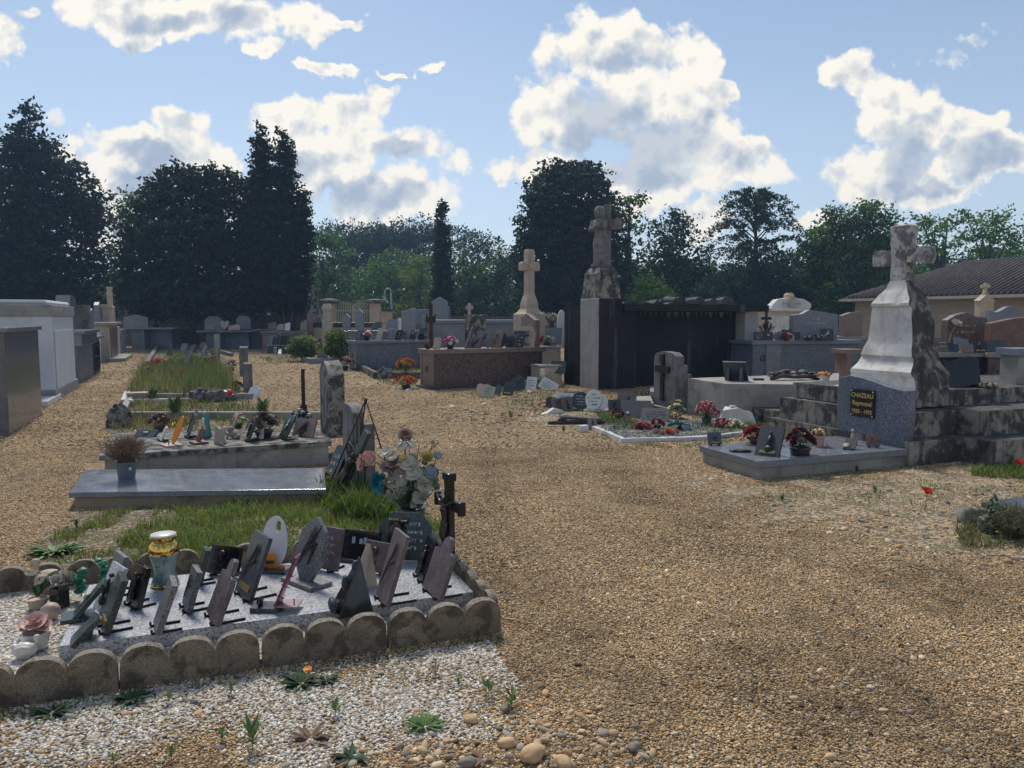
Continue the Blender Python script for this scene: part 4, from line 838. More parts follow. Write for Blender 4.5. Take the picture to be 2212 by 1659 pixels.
def twigs(parent, z0, r, h, n, mat, name='twigs', th=.0016, seed=1, wide=1.0):
    r_ = random.Random(seed); m = MB()
    for i in range(n):
        a = r_.uniform(0, 6.283); e = r_.uniform(0, 1) ** .6; dx, dyy = math.cos(a) * e * wide, math.sin(a) * e * wide; L = r_.uniform(.7, 1.1)
        p = [(dx * r * .15, dyy * r * .15, z0)]; x, y, z = p[0]
        for s in (.35, .7, 1): p.append((dx * r * s * L + r_.uniform(-.01, .01), dyy * r * s * L + r_.uniform(-.01, .01), z0 + h * (1 - .45 * e * e) * s * L))
        m.tube(p, [th * 1.4, th * 1.2, th, th * .6], 3)
        for k in range(3):
            b0 = Vector(p[2]).lerp(Vector(p[3]), k / 3); m.tube([b0, b0 + Vector((r_.uniform(-1, 1), r_.uniform(-1, 1), r_.uniform(.3, 1))) * h * .14], th * .7, 3)
    return m.build(name, mat, parent)
def corpus(parent, s, mat, loc, rot=(0, 0, 0), name='figure'):
    """small crucified figure, arms raised, facing -y; s = height"""
    m = MB(); k = s
    m.tube([(0, 0, .50 * k), (.01 * k, -.012 * k, .62 * k), (0, -.02 * k, .74 * k), (0, -.01 * k, .82 * k)], [.065 * k, .06 * k, .085 * k, .05 * k], 8)
    m.ball((.015 * k, -.05 * k, .90 * k), (.045 * k, .05 * k, .06 * k), n=2); m.ball((.015 * k, -.035 * k, .91 * k), (.055 * k, .05 * k, .06 * k), n=2)
    for sd2 in (-1, 1):
        m.tube([(sd2 * .07 * k, -.01 * k, .81 * k), (sd2 * .22 * k, -.015 * k, .86 * k), (sd2 * .36 * k, 0, .95 * k)], [.035 * k, .028 * k, .02 * k], 6); m.ball((sd2 * .37 * k, 0, .96 * k), .026 * k, n=1)
        m.tube([(sd2 * .04 * k, -.01 * k, .5 * k), (sd2 * .05 * k + .02 * k, -.07 * k, .29 * k), (sd2 * .02 * k, -.01 * k, .06 * k), (sd2 * .015 * k, -.04 * k, 0)], [.055 * k, .04 * k, .024 * k, .02 * k], 7)
    m.ball((.0, -.01 * k, .48 * k), (.085 * k, .06 * k, .07 * k), n=2, amp=.4)
    return remesh(m.build(name, mat, parent, loc=loc, rot=rot), max(.002, .011 * k), 2)
def txt(s, size, mat, parent, loc, rot, name='inscription', bold=.0):
    c = bpy.data.curves.new(name, 'FONT'); c.body = s; c.size = size; c.extrude = .0015; c.align_x = 'CENTER'; c.offset = bold; c.materials.append(mat); c.resolution_u = 3
    o = bpy.data.objects.new(name, c); sc.collection.objects.link(o); dg = bpy.context.evaluated_depsgraph_get(); me = bpy.data.meshes.new_from_object(o.evaluated_get(dg)); bpy.data.objects.remove(o)
    o = bpy.data.objects.new(name, me); sc.collection.objects.link(o); o.parent = parent; o.location = loc; o.rotation_euler = rot; return o
def weed(label, P, h, n, mat, seed=1, kind='sprig', name='weed', group='weeds growing in the gravel', flower=None):
    root = thing(name, label, 'weed', P, 0, group); r_ = random.Random(seed); m = MB()
    for i in range(n):
        a = r_.uniform(0, 6.283); d = Vector((math.cos(a), math.sin(a), 0))
        if kind == 'rosette': L = h * r_.uniform(1.0, 1.9); up = r_.uniform(.05, .5); b0 = Vector((0, 0, .002)); w_ = L * .13
        else: L = h * r_.uniform(.35, .6); up = r_.uniform(.6, 1.6); b0 = Vector((0, 0, h * r_.uniform(.1, .75))); w_ = L * .16
        s_ = d.cross(Vector((0, 0, 1))) * w_; t1 = b0 + d * L * .5 + Vector((0, 0, up * L * .5)); t2 = b0 + d * L + Vector((0, 0, up * L * (.6 if kind == 'rosette' else 1)))
        m.add([b0, t1 + s_, t2, t1 - s_], [(0, 1, 2, 3)])
    if kind != 'rosette': m.tube([(0, 0, 0), (.002, 0, h * .8)], .0015, 4)
    m.build('leaves', mat, root)
    if flower: f_ = MB(); f_.tube([(.02, 0, 0), (.03, 0, h * 1.2)], .0015, 4); petals(f_, (.03, 0, h * 1.2), .018, 10, 2, .2, ax=Vector((0, -.4, 1))); f_.build('flower', M[flower], root)
    return root
# ================================================================== foreground grave with scalloped edging
O = W(1085, 1367); A1 = R(20.5); ex = Vector((math.cos(A1), math.sin(A1), 0)); ey = Vector((-math.sin(A1), math.cos(A1), 0))
def AL(x, y, z=0): return O + ex * x + ey * y + Vector((0, 0, z))
def scallops(L, n=3, hb=.115, ht=.185):
    pts = [(0, -.03), (L, -.03)]; w_ = L / n
    for k in range(n - 1, -1, -1): pts += [(k * w_ + w_ * .5 + w_ * .5 * math.cos(a), hb + (ht - hb) * math.sin(a) ** .62) for a in [R(4 + 172 * i / 12) for i in range(13)]]
    return pts
eg = 'scalloped concrete edging blocks round the near grave'
def edge_block(label, P, ang, L=.55, n=3, tilt=0, hb=.075, ht=.180, mat='conc'):
    m = MB(); m.prism(scallops(L, n, hb, ht), 0, .045); o = m.build('edging_block', M[mat], worn=.0035, cell=.035, smooth=40)
    o.location = P; o.rotation_euler = (tilt, 0, ang); return tag(o, label, 'edging block', eg)
for i, lab in enumerate(['scalloped edging block at the front right corner of the near grave', 'scalloped edging block second from the front right corner, behind the white chips', 'scalloped edging block third from the front right corner, a dandelion leaf at its foot', 'scalloped edging block cut off by the left edge of the picture']):
    edge_block(lab, AL(-.563 * (i + 1), .0, 0), A1, .555, 3, R(rnd.uniform(-3, 3)))
for i, lab in enumerate(['scalloped edging block on the right side of the near grave, at the front', 'scalloped edging block on the right side of the near grave, in the middle', 'scalloped edging block on the right side of the near grave, by the black crucifix']):
    edge_block(lab, AL(0, .05 + i * .475, 0), A1 + math.pi / 2, .47, 3, 0, .07, .175)
for i, lab in enumerate(['scalloped edging block along the back, half hidden behind the octagonal plaque', 'scalloped edging block along the back, behind the leaning dark plaques', 'scalloped edging block along the back, beside the white oval plaque', 'scalloped edging block along the back, behind the painted urn', 'scalloped edging block at the back left corner behind the stone duck']):
    edge_block(lab, AL(-.53 * (i + 1), 1.40, 0), A1, .525, 3, R(rnd.uniform(-5, 2)), .05, .17)
edge_block('pale plain edging block closing the left end of the near grave', AL(-2.66, .75, 0), A1 + math.pi / 2, .66, 1, R(-6), .17, .19)
s0 = MB(); s0.plan([AL(.0, .04), AL(0, 1.42), AL(-2.7, 1.42), AL(-2.7, .04)], -.02, .030); kindset(s0.build('white_gravel_bed', M['whitegr']), 'structure')
Cg = rs.uniform(0, 1, (16000, 2)); Cg = np.array([[*(AL(-2.68 * a, .05 + 1.34 * b))[:2]] for a, b in Cg]); kindset(stones('white_gravel', Cg, rs.uniform(.005, .010, len(Cg)), WHT, 12, 0, z0=.028), 'stuff')
sl = thing('grave_slab', 'pale speckled granite slab of the near grave, covered with plaques', 'grave slab', AL(0, 0, .0), A1)
m = MB(); m.box(-1.97, -.04, .33, 1.17, .03, .10); m.build('slab', M['granite_lt'], sl, bev=.006)
ZS = .1005
def pa(x, y, w, h, yaw, tilt, shape, mat, label, deco='', stand='legs', t=.028, z=ZS, **k): return plaque(W(x, y, z), w, h, yaw, tilt, shape, mat, label, deco, stand, t, **k)
ng = 'plaques on the near grave'
K = dict(group=ng)
pa(158, 1338, .11, .20, -64, 42, 'rect', 'greenblk', 'green-black plaque leaning far back onto the pale plaque, near the left end', 'dove', 'base', .022, dmat='greyplq', **K)
pa(212, 1322, .18, .24, -45, 26, 'rect', 'granite_lt', 'pale grey plaque with a small dark motif, wedged between two dark plaques', 'figure', '', .018, **K)
pa(220, 1362, .17, .25, -58, 20, 'rect', 'greenblk', 'dark plaque on two black legs in front of the pale grey plaque', 'plate', t=.03, **K)
pa(150, 1388, .16, .15, -58, 48, 'rect', 'greenblk', 'dark plaque slumped on its edge by the front edging, propped on a beige wedge', '', 'wedge', .024, side=-8, **K)
pa(236, 1287, .17, .21, -48, 16, 'rect', 'greyplq', 'grey plaque standing behind the pale grey one, near the green sprays', '', **K)
pa(283, 1312, .15, .20, -44, 16, 'rect', 'black', 'small glossy black plaque with a cast figure, left of the painted urn', 'figure', **K)
pa(333, 1362, .17, .23, -62, 20, 'rect', 'greyplq', 'grey plaque on black legs standing nearest the front edging', '', **K)
pa(398, 1318, .15, .20, -58, 16, 'rect', 'greyplq', 'grey plaque whose top catches the light, right of the painted urn', 'branch', **K)
pa(422, 1262, .11, .19, -60, 16, 'rect', 'greenblk', 'narrow dark plaque with a small medallion, behind the painted urn', 'medal', **K)
pa(478, 1246, .20, .16, -20, 18, 'rect', 'black', 'black plaque with a cast rose facing the camera at the back of the slab', 'rose', dmat='iron', **K)
pa(455, 1342, .22, .30, -58, 22, 'scallop', 'purple', 'purplish plaque with a wavy outline, leaning in front of the tall dark one', '', 'legs', .024, **K)
pa(522, 1292, .22, .33, -52, 20, 'rect', 'granite_dk', 'tall dark grey plaque with a cast open book in gold', 'branch+plate', 'legs', .022, **K)
# white oval with guitar
r0 = thing('memorial_plaque', 'tall white oval plaque with an oval hole and an orange guitar at its foot', 'plaque', W(592, 1232, ZS), R(-6), ng)
m = MB(); o_ = arc(0, .145, .075, -90, 262, 36, .145); hole = arc(0, .23, .017, -90, 262, 16, .034)
bm = MB(TR(0, 0, .02, rx=R(-8))); n1, n2 = len(o_), len(hole)
vs = [(x, 0, z) for x, z in o_] + [(x + .02, 0, z) for x, z in hole] + [(x, .008, z) for x, z in o_] + [(x + .02, .008, z) for x, z in hole]
fs = []
for i in range(n1):
    j = (i + 1) % n1; a = i * n2 // n1; b = ((i + 1) * n2 // n1) % n2; T_ = n1 + n2
    f1 = (i, j, n1 + b) if a == b else (i, j, n1 + b, n1 + a); fs.append(f1); fs.append(tuple(reversed([q + T_ for q in f1]))); fs.append((j, i, i + T_, j + T_))
for a in range(n2): b = (a + 1) % n2; fs.append((n1 + a, n1 + b, n1 + b + n1 + n2, n1 + a + n1 + n2))
bm.add(vs, fs); bm.build('oval_panel', M['white'], r0)
m = MB(); m.box(-.09, .09, -.07, .06, 0, .018); m.build('base', M['granite_dk'], r0, bev=.002)
m = MB(TR(0, -.02, .02)); m.prism([(-.075, 0), (.075, 0), (.07, .018), (.02, .02), (.02, .05)] + arc(-.005, .06, .03, 0, 150, 8) + arc(-.055, .062, .026, 60, 230, 8) + [(-.072, .02)], -.004, .004); m.build('guitar', M['orange'], r0, bev=.001)
m = MB(TR(0, -.03, .06)); m.box(-.06, .012, -.003, .0, -.012, .006); m.build('guitar_strings', M['iron'], r0)
m = MB(); m.box(-.07, -.02, -.06, -.045, .018, .03); m.build('ornament', M['bronze'], r0)
pa(655, 1262, .25, .35, -40, 15, 'leaf', 'greyplq', 'large rough grey plaque with a cast palm branch on a pink stone foot', 'branch+bolt', 'base', .026, **K)
pa(690, 1232, .26, .24, -30, 15, 'rect', 'purple', 'square dark mottled plaque half hidden behind the large rough grey one', 'text', 'legs', .02, **K)
pa(772, 1212, .24, .16, -18, 20, 'rect', 'black', 'low glossy black plaque with small blue and white flag marks', 'tri', 'base', .03, **K)
pa(872, 1214, .32, .28, -8, 14, 'oct', 'greenblk', 'large green-black octagonal plaque with a cast crowned head', 'face+text', 'legs', .024, dmat='bronze', **K)
pa(808, 1240, .18, .17, -30, 16, 'rect', 'purple', 'small purple-brown plaque with a cast rose, before the octagonal one', 'rose', 'legs', .02, **K)
pa(822, 1302, .20, .36, -64, 18, 'rect', 'purple', 'tall narrow purple-brown plaque seen almost edge-on with long black legs', 'branch', 'legs', .022, **K)
pa(903, 1252, .17, .23, -70, 20, 'rect', 'black', 'black plaque seen edge-on left of the crucifix', 'figure', 'legs', .02, **K)
pa(930, 1287, .24, .31, -62, 20, 'scallop', 'purple', 'purple-grey plaque with scooped corners in front of the black crucifix', '', 'legs', .022, **K)
# glossy black hooded wedge and cream wedge behind
r0 = thing('memorial_ornament', 'glossy blue-black wedge-shaped memorial with ridged back, near the front edging', 'ornament', W(735, 1322, ZS), R(-66), ng)
m = MB(); m.add([(-.10, -.03, 0), (.10, -.03, 0), (.07, .15, 0), (-.07, .15, 0), (-.015, .10, .27), (.015, .10, .27)], [(0, 3, 2, 1), (0, 1, 5, 4), (1, 2, 5), (2, 3, 4, 5), (3, 0, 4)]); m.build('wedge', M['black'], r0, bev=.006)
m = MB(); m.ball((0, -.035, .04), (.06, .02, .035), n=2, amp=.5); m.ball((0, .03, .14), (.03, .02, .04), n=2, amp=.5); m.ball((0, .08, .22), (.02, .02, .03), n=2, amp=.3); m.build('relief', M['slate'], r0, smooth=1)
r0 = thing('memorial_ornament', 'cream pointed stone wedge standing behind the glossy black wedge', 'ornament', W(775, 1270, ZS), R(-50), ng)
m = MB(); m.add([(-.07, -.01, 0), (.07, -.01, 0), (.05, .09, 0), (-.05, .09, 0), (-.02, .06, .23), (.03, .06, .24)], [(0, 3, 2, 1), (0, 1, 5, 4), (1, 2, 5), (2, 3, 4, 5), (3, 0, 4)]); m.build('wedge', M['beige'], r0, bev=.004)
# magenta bar on twin base
r0 = thing('memorial_ornament', 'slanting magenta strip with bolts on a half black half pink base', 'ornament', W(597, 1318, ZS), R(-2), ng)
m = MB(); m.box(-.12, .02, -.04, .06, 0, .024); m.build('base', M['granite_dk'], r0, bev=.002)
m = MB(); m.box(.0, .115, -.035, .07, .0245, .032); m.build('base_plate', M['pink'], r0, bev=.002)
m = MB(TR(.005, -.01, .032, ry=R(24))); m.box(-.006, .006, -.03, .05, 0, .27); 
for k in range(4): m.tube([(-.02, .01, .04 + .06 * k), (.022, .01, .04 + .06 * k)], .003, 5)
m.build('strip', M['magenta'], r0, bev=.001)
m = MB(); 
for x in (.03, .09): m.tube([(x, .0, .03), (x, .0, .06)], .003, 5)
m.build('bolt', M['iron'], r0)
m = MB(); m.ball((-.08, 0, .045), (.012, .03, .025), n=2, amp=.5); m.build('ornament', M['bronze'], r0, smooth=1)
# painted urn
r0 = thing('urn', 'lidded urn with gold neck and blue-green painted body', 'urn', W(357, 1264, ZS), 0)
zt = .30; m = MB(); m.lathe([(.066, 0), (.072, .012), (.066, .03), (.056, .06), (.054, .09), (.064, .13), (.075, .165), (.078, .18)], 32); m.build('body', M['seafoam'], r0, smooth=1)
m = MB(); m.lathe([(.078, .1795), (.079, .20), (.074, .225), (.066, .238), (.058, .244), (.057, .250)], 32); m.build('gold_shoulder', M['gold'], r0, smooth=1)
m = MB(); m.lathe([(.056, .2495), (.056, .260), (.069, .262), (.071, .274), (.067, .279)], 32); m.build('gold_rim', M['gold'], r0, smooth=40)
m = MB(); m.lathe([(.067, .2785), (.064, .285), (.02, .288)], 32); m.build('lid', M['ceramic'], r0, smooth=1)
m = MB(); m.lathe([(.0665, -.0), (.0735, .010), (.0685, .022), (.064, .024)], 32); m.build('gold_foot', M['gold'], r0, smooth=1)
# left end ornaments
def planter(label, P, r, h, mat, n=24): 
    r_0 = thing('flower_pot', label, 'flower pot', P, 0); b_ = MB(); b_.lathe([(r * .78, 0), (r * .82, h * .3), (r * .86, h * .31), (r * .9, h * .6), (r * .94, h * .61), (r * .98, h * .92), (r * 1.05, h), (r * .9, h), (r * .86, h * .85)], n); b_.build('pot', M[mat], r_0, smooth=35); return r_0
r0 = planter('white ribbed pot holding a big pale pink cloth rose', W(78, 1398, .04), .062, .075, 'ceramic')
m = MB()
for k, (x, y, z, s) in enumerate([(0, 0, .115, .056), (-.035, -.01, .10, .038), (.035, .01, .095, .038)]): petals(m, (x, y, z), s, 6, 4, .35, seed=k, ax=Vector((.1, -.5, 1)))
m.build('rose', M['p_pink'], r0, smooth=1); m = MB(); m.ball((0, 0, .07), (.05, .05, .02), n=2, amp=.3); m.build('moss', M['dry'], r0)
def swan(label, P, s, mat, rot=0, name='swan_ornament', hollow=False):
    r_ = thing(name, label, 'bird ornament', P, rot); m = MB(); m.ball((0, 0, .42 * s), (.62 * s, .40 * s, .40 * s), n=3); m.ball((-.5 * s, 0, .62 * s), (.22 * s, .16 * s, .16 * s), n=2)
    m.tube([(.42 * s, 0, .55 * s), (.60 * s, 0, .82 * s), (.55 * s, 0, 1.02 * s)], [.17 * s, .11 * s, .10 * s], 10); m.ball((.60 * s, 0, 1.06 * s), (.17 * s, .13 * s, .13 * s), n=2); m.tube([(.70 * s, 0, 1.04 * s), (.86 * s, 0, .98 * s)], [.05 * s, .02 * s], 6)
    m.ball((0, .3 * s, .5 * s), (.42 * s, .12 * s, .22 * s), n=2); m.ball((0, -.3 * s, .5 * s), (.42 * s, .12 * s, .22 * s), n=2); m.box(-.3 * s, .3 * s, -.2 * s, .2 * s, .0, .2 * s)
    remesh(m.build('body', mat, r_), .04 * s, 2); return r_
swan('small white china swan at the front left corner of the near grave', W(54, 1420, .035), .085, M['ceramic'], R(15))
swan('large weathered stone duck planter behind the pots', W(112, 1278, .035), .155, M['beige'], R(170), 'duck_planter')
bouquet('bunch of limp cream cloth flowers lying on the stone duck', W(130, 1262, .12), .07, .05, ['p_white', 'p_green'], 9, .032, leaf='plasgrn', seed=5, nleaf=6, group=None)
r0 = planter('small round pot with an upright white cloth flower and dark leaves', W(82, 1312, .035), .05, .05, 'beige')
m = MB()
for k in range(7): a = k * .9; m.add([(0, 0, .05), (math.cos(a) * .035 + .01, math.sin(a) * .03, .10), (math.cos(a) * .05, math.sin(a) * .05, .15), (math.cos(a) * .01 - .02, math.sin(a) * .03, .11)], [(0, 1, 2, 3)])
m.build('leaves', M['green'], r0); m = MB(); petals(m, (-.02, 0, .17), .038, 5, 3, .6); petals(m, (.03, -.02, .13), .025, 5, 2, .6); m.build('flower', M['p_white'], r0, smooth=1)
r0 = thing('angel_ornament', 'tiny white cherub figure sitting behind the china swan', 'figurine', W(62, 1385, .035), R(-20)); m = MB(); m.ball((0, 0, .03), (.028, .022, .034), n=2); m.ball((0, -.004, .075), (.02, .02, .022), n=2); m.tube([(-.02, -.01, .045), (-.012, -.03, .03), (.01, -.03, .035)], .008, 6); m.tube([(.02, -.01, .045), (.03, -.03, .03)], .008, 6); m.ball((-.03, .012, .055), (.02, .006, .028), n=2); m.ball((.03, .012, .055), (.02, .006, .028), n=2); m.tube([(-.01, -.01, .02), (-.02, -.045, .012)], .01, 6); m.tube([(.012, -.01, .02), (.02, -.045, .012)], .01, 6); remesh(m.build('figure', M['ceramic'], r0), .004)
r0 = thing('stone_ornament', 'round beige stone beside the pink rose pot', 'stone', W(110, 1338, .035), 0); m = MB(); m.ball((0, 0, .04), (.045, .04, .045), n=3, amp=.25, seed=3); m.build('stone', M['beige'], r0, smooth=1)
r0 = thing('lantern_box', 'little black open box standing by the stone duck', 'box', W(130, 1310, .035), R(-25)); m = MB(); m.box(-.035, .035, -.03, .03, 0, .004); m.box(-.035, .035, -.03, -.026, .0041, .10); m.box(-.035, -.031, -.0259, .03, .0041, .10); m.box(.031, .035, -.0259, .03, .0041, .12, iy=.0); m.build('box', M['black'], r0)
for (x, y, lab) in [(176, 1285, 'green artificial fern spray standing by the pale grey plaque'), (222, 1262, 'green artificial fern spray beside the grey plaque at the back')]:
    r0 = thing('artificial_fern', lab, 'artificial plant', W(x, y, .06), 0, 'green plastic sprays'); m = MB()
    for k in range(9): m.ball((rnd.uniform(-.02, .02), rnd.uniform(-.02, .02), .02 + k * .015), (.022, .022, .014), n=2, amp=.7, fr=6, seed=k)
    m.tube([(0, 0, 0), (0, 0, .1)], .003, 5); m.build('fronds', M['plasgrn'], r0)
# black crucifix
r0 = thing('crucifix', 'black metal crucifix with a bronze figure standing at the back corner of the near grave', 'crucifix', W(972, 1240, .03), R(-60))
m = MB(); hz = .60
m.box(-.036, .036, -.02, .02, 0, hz); m.box(-.150, -.0365, -.0155, .0155, hz * .66, hz * .66 + .062); m.box(.0365, .150, -.0155, .0155, hz * .66, hz * .66 + .062)
m.build('cross', M['black'], r0, bev=.008, seg=3)
m = MB(); m.box(-.044, .044, -.028, .028, hz - .035, hz + .012); m.box(-.175, -.149, -.022, .022, hz * .66 - .010, hz * .66 + .072); m.box(.149, .175, -.022, .022, hz * .66 - .010, hz * .66 + .072); m.build('end_cap', M['black'], r0, bev=.007, seg=3)
corpus(r0, .33, M['bronze'], (0, -.03, hz * .26)); m = MB(); m.box(-.022, .022, -.024, -.017, hz * .84, hz * .9); m.build('nameplate', M['bronze'], r0)
# ================================================================== vase of cloth flowers
r0 = thing('flower_vase', 'dark green vase crammed with faded cream, mauve and pink cloth flowers', 'flower vase', W(892, 1196, 0), 0)
m = MB(); m.lathe([(.045, 0), (.05, .02), (.055, .10), (.075, .22), (.085, .30), (.08, .31), (.07, .29)], 24); m.build('vase', M['vase'], r0, smooth=1)
r_ = random.Random(8); sx = W(892, 1196).y / F
def vp(x, y, d=0): p = WD(x, y, W(892, 1196).y + d); return Vector((p.x, p.y, p.z)) - W(892, 1196, 0)
stm = MB(); fol = MB(); groups = {}
def fl(mat, x, y, d, r, n, rings, cup, ax=None):
    p = vp(x, y, d); stm.tube([(0, 0, .28), (p.x * .6, p.y * .6, .28 + (p.z - .28) * .5), tuple(p)], .0028, 5)
    mb = MB(); petals(mb, p, r, n, rings, cup, ax=ax or Vector((p.x * 1.5, -.6, .3 + p.z - .45)), seed=int(x)); mb.build('cloth_flower', M[mat], r0, smooth=1)
for i in range(74):
    a = r_.uniform(0, 6.28); e = r_.uniform(0, 1) ** .5; x = 884 + 62 * e * math.cos(a); y = 1040 + 52 * e * math.sin(a)
    fl(r_.choice(['p_green', 'p_green', 'p_white', 'p_mauve' if x < 880 else 'p_green', 'p_grey' if x > 900 else 'p_green']), x, y, r_.uniform(-.14, .14), r_.uniform(.022, .036), r_.choice([4, 5, 6]), 2, r_.uniform(.2, .8))
for (mt, x, y, r, n, ri, cu) in [('p_yel', 922, 990, .045, 6, 4, .6), ('p_white', 835, 976, .04, 5, 2, .2), ('p_white', 848, 985, .035, 5, 2, .2), ('p_yel', 871, 991, .028, 6, 2, .4), ('p_mauve', 850, 1000, .045, 6, 3, .4), ('p_mauve', 862, 1022, .045, 5, 2, .3), ('p_mauve', 836, 1010, .045, 6, 3, .4), ('p_green', 852, 1038, .052, 4, 1, .15), ('p_green', 918, 1045, .052, 4, 1, .15), ('p_green', 905, 1075, .042, 4, 1, .15), ('p_grey', 930, 1020, .042, 5, 2, .3), ('p_grey', 944, 985, .03, 5, 2, .3), ('p_white', 934, 958, .018, 5, 2, 1.1), ('p_white', 880, 1000, .055, 10, 2, .2), ('p_white', 890, 1020, .06, 10, 2, .2)]: fl(mt, x, y, -.10, r, n, ri, cu)
for k in range(60):
    a = r_.uniform(0, 6.28); p = Vector((math.cos(a) * r_.uniform(.03, .17), math.sin(a) * r_.uniform(.03, .15), r_.uniform(.29, .60))); d = Vector((math.cos(a), math.sin(a), r_.uniform(-.4, .7))).normalized() * .07; s_ = d.cross(Vector((0, 0, 1))).normalized() * .018; fol.add([p, p + d * .5 + s_, p + d, p + d * .5 - s_], [(0, 1, 2, 3)])
fol.build('leaves', M['green'], r0)
for (a_, b_) in [((900, 1000), (948, 955)), ((884, 1000), (884, 958)), ((900, 1000), (905, 962))]: stm.tube([vp(*a_), vp(*b_)], .0025, 5)
stm.build('stems', M['green'], r0)
m = MB(); p = vp(876, 946, -.03); petals(m, p, .062, 7, 3, .75, ax=Vector((.15, -.9, 1)), seed=3); petals(m, p + Vector((0, 0, -.02)), .066, 6, 1, -.5, ax=Vector((0, -.3, 1)), seed=4); m.build('rose', M['p_white'], r0, smooth=1)
m = MB(); petals(m, p + Vector((0, -.006, .022)), .034, 6, 3, .9, ax=Vector((.15, -.9, 1)), seed=5); m.build('rose_heart', M['p_rose'], r0, smooth=1)
m = MB(); m.tube([vp(874, 1010), tuple(p)], .005, 6); m.build('rose_stem', M['green'], r0)
m = MB(); petals(m, vp(786, 1000, -.1), .055, 5, 2, .5, ax=Vector((-1, -.6, .2))); petals(m, vp(800, 990, -.08), .05, 4, 2, .3, ax=Vector((-.4, -1, .1))); m.build('lily', M['p_pink'], r0, smooth=1)
m = MB(); m.tube([vp(800, 992, -.08), vp(830, 1010, -.05), vp(855, 1040)], .0035, 5); m.tube([vp(815, 983, -.08), vp(838, 1000, -.05)], .003, 5); m.build('lily_stem', M['green2'], r0)
m = MB(); petals(m, vp(824, 1040, -.12), .06, 4, 2, .9, ax=Vector((-.7, -.8, .3))); petals(m, vp(816, 1056, -.12), .04, 3, 1, .3, ax=Vector((-.8, -.8, -.6))); m.build('blue_flower', M['tealp'], r0, smooth=1)
# ================================================================== broken fluted headstone, leaning crosses and tripod
r0 = thing('headstone', 'narrow weathered grey headstone with fluted side, lichen on its top, beside the vase', 'headstone', W(756, 1066, 0), FV)
hp = W(756, 1066).y; ht = zat(hp, 874); m = MB()
m.prism([(-.30, 0), (.17, 0), (.17, ht * .93), (.10, ht * .985), (-.04, ht), (-.22, ht * .99), (-.30, ht * .9)], 0, .10); m.build('stone', M['oldstone'], r0, worn=.010, cell=.05, smooth=40)
m = MB()
for k, (x0, x1, zt_) in enumerate([(.171, .181, .98)]): m.box(x0, x1, .01, .03, 0, ht * zt_ * .9); m.box(x0, x1, .045, .06, 0, ht * .9); m.box(x0, x1, .075, .09, 0, ht * .9)
m.build('fluting', M['oldstone'], r0, worn=.004, cell=.05)
m = MB(); m.box(.10, .181, .101, .19, 0, ht * .8); m.build('buttress', M['oldstone'], r0, worn=.008, cell=.05, smooth=40)
P0 = W(775, 1085); tp = WD(790, 864, P0.y); r0 = thing('iron_tripod', 'rusty iron tripod stand with its rods hooked together at the top', 'tripod', P0, 0); tp = tp - P0
m = MB(); 
for (x, y, dd) in [(738, 985, .1), (770, 1010, .25), (825, 972, -.1)]:
    q_ = WD(x, y, P0.y + dd) - P0; e_ = tp + (q_ - tp) * ((tp.z + .0) / (tp.z - q_.z)); m.tube([tp, tuple(e_)], .0065, 6)
m.ball(tuple(tp), .016, n=2); m.tube([tp + Vector((0, 0, .01)), tp + Vector((-.02, 0, .02)), tp + Vector((-.03, 0, .0))], .004, 5); m.build('rods', M['rust'], r0, smooth=1)
r0 = thing('crucifix', 'tall blackened crucifix leaning on the broken headstone in the grass', 'crucifix', W(730, 1078, 0), R(-50), tilt=(R(-12), R(25)))
m = MB(); m.box(-.04, .04, -.02, .02, 0, .68); m.box(-.17, -.0405, -.019, .019, .40, .48); m.box(.0405, .17, -.019, .019, .40, .48); m.build('cross', M['greenblk'], r0, bev=.005); corpus(r0, .42, M['bronze'], (0, -.035, .06))
plaque(W(700, 1056, 0), .22, .42, -50, 28, 'rect', 'black', 'black plaque with gilt lettering leaning against the fallen crucifix in the grass', 'textg', '', .03, group=None)
plaque(W(756, 1040, 0), .10, .30, -60, 22, 'rect', 'beige', 'thin pale slat leaning against the foot of the broken headstone', '', '', .02, group=None)
# ================================================================== grey granite ledger with heather pot
def slab4(name, label, pts, z0, z1, mat, base=None, cat='grave slab', worn=0, bevel=.005, inset=.05, group=None):
    c = sum((Vector(p) for p in pts), Vector()) / len(pts); root = thing(name, label, cat, (c.x, c.y, 0), 0, group); L = [(p[0] - c.x, p[1] - c.y) for p in pts]
    m = MB(); m.plan(L, z0, z1); m.build('slab', M[mat], root, bev=0 if worn else bevel, worn=worn, cell=.06, smooth=30 if worn else 0)
    if base: k = 1 - inset; m = MB(); m.plan([(x * k, y * (k - .02)) for x, y in L], -.01, z0); m.build('plinth', M[base], root)
    return root
ZB = .135
slab4('grave_slab', 'polished blue-grey granite ledger slab on a beige plinth, with a heather pot', [W(148, 1064, ZB), W(705, 1056, ZB), W(700, 1011, ZB), W(184, 1014, ZB)], ZB - .045, ZB, 'granite', 'concb', inset=.035)
def heather(root, ph):
    twigs(root, ph * .8, .20, .27, 420, M['dry'], 'dry_heather', .0017, 3, 1.15)
potted('grey plastic pot of dry brown heather standing on the granite ledger', W(274, 1034, ZB), .085, .068, .155, 'potg', heather)
m = MB(); m.box(-.012, .012, -.001, .001, -.012, .012); o = m.build('price_sticker', M['ceramic'], [x for x in sc.objects if x.get('label', '').startswith('grey plastic pot')][0]); o.location = (.062, -.058, .10); o.rotation_euler = (0, 0, R(40))
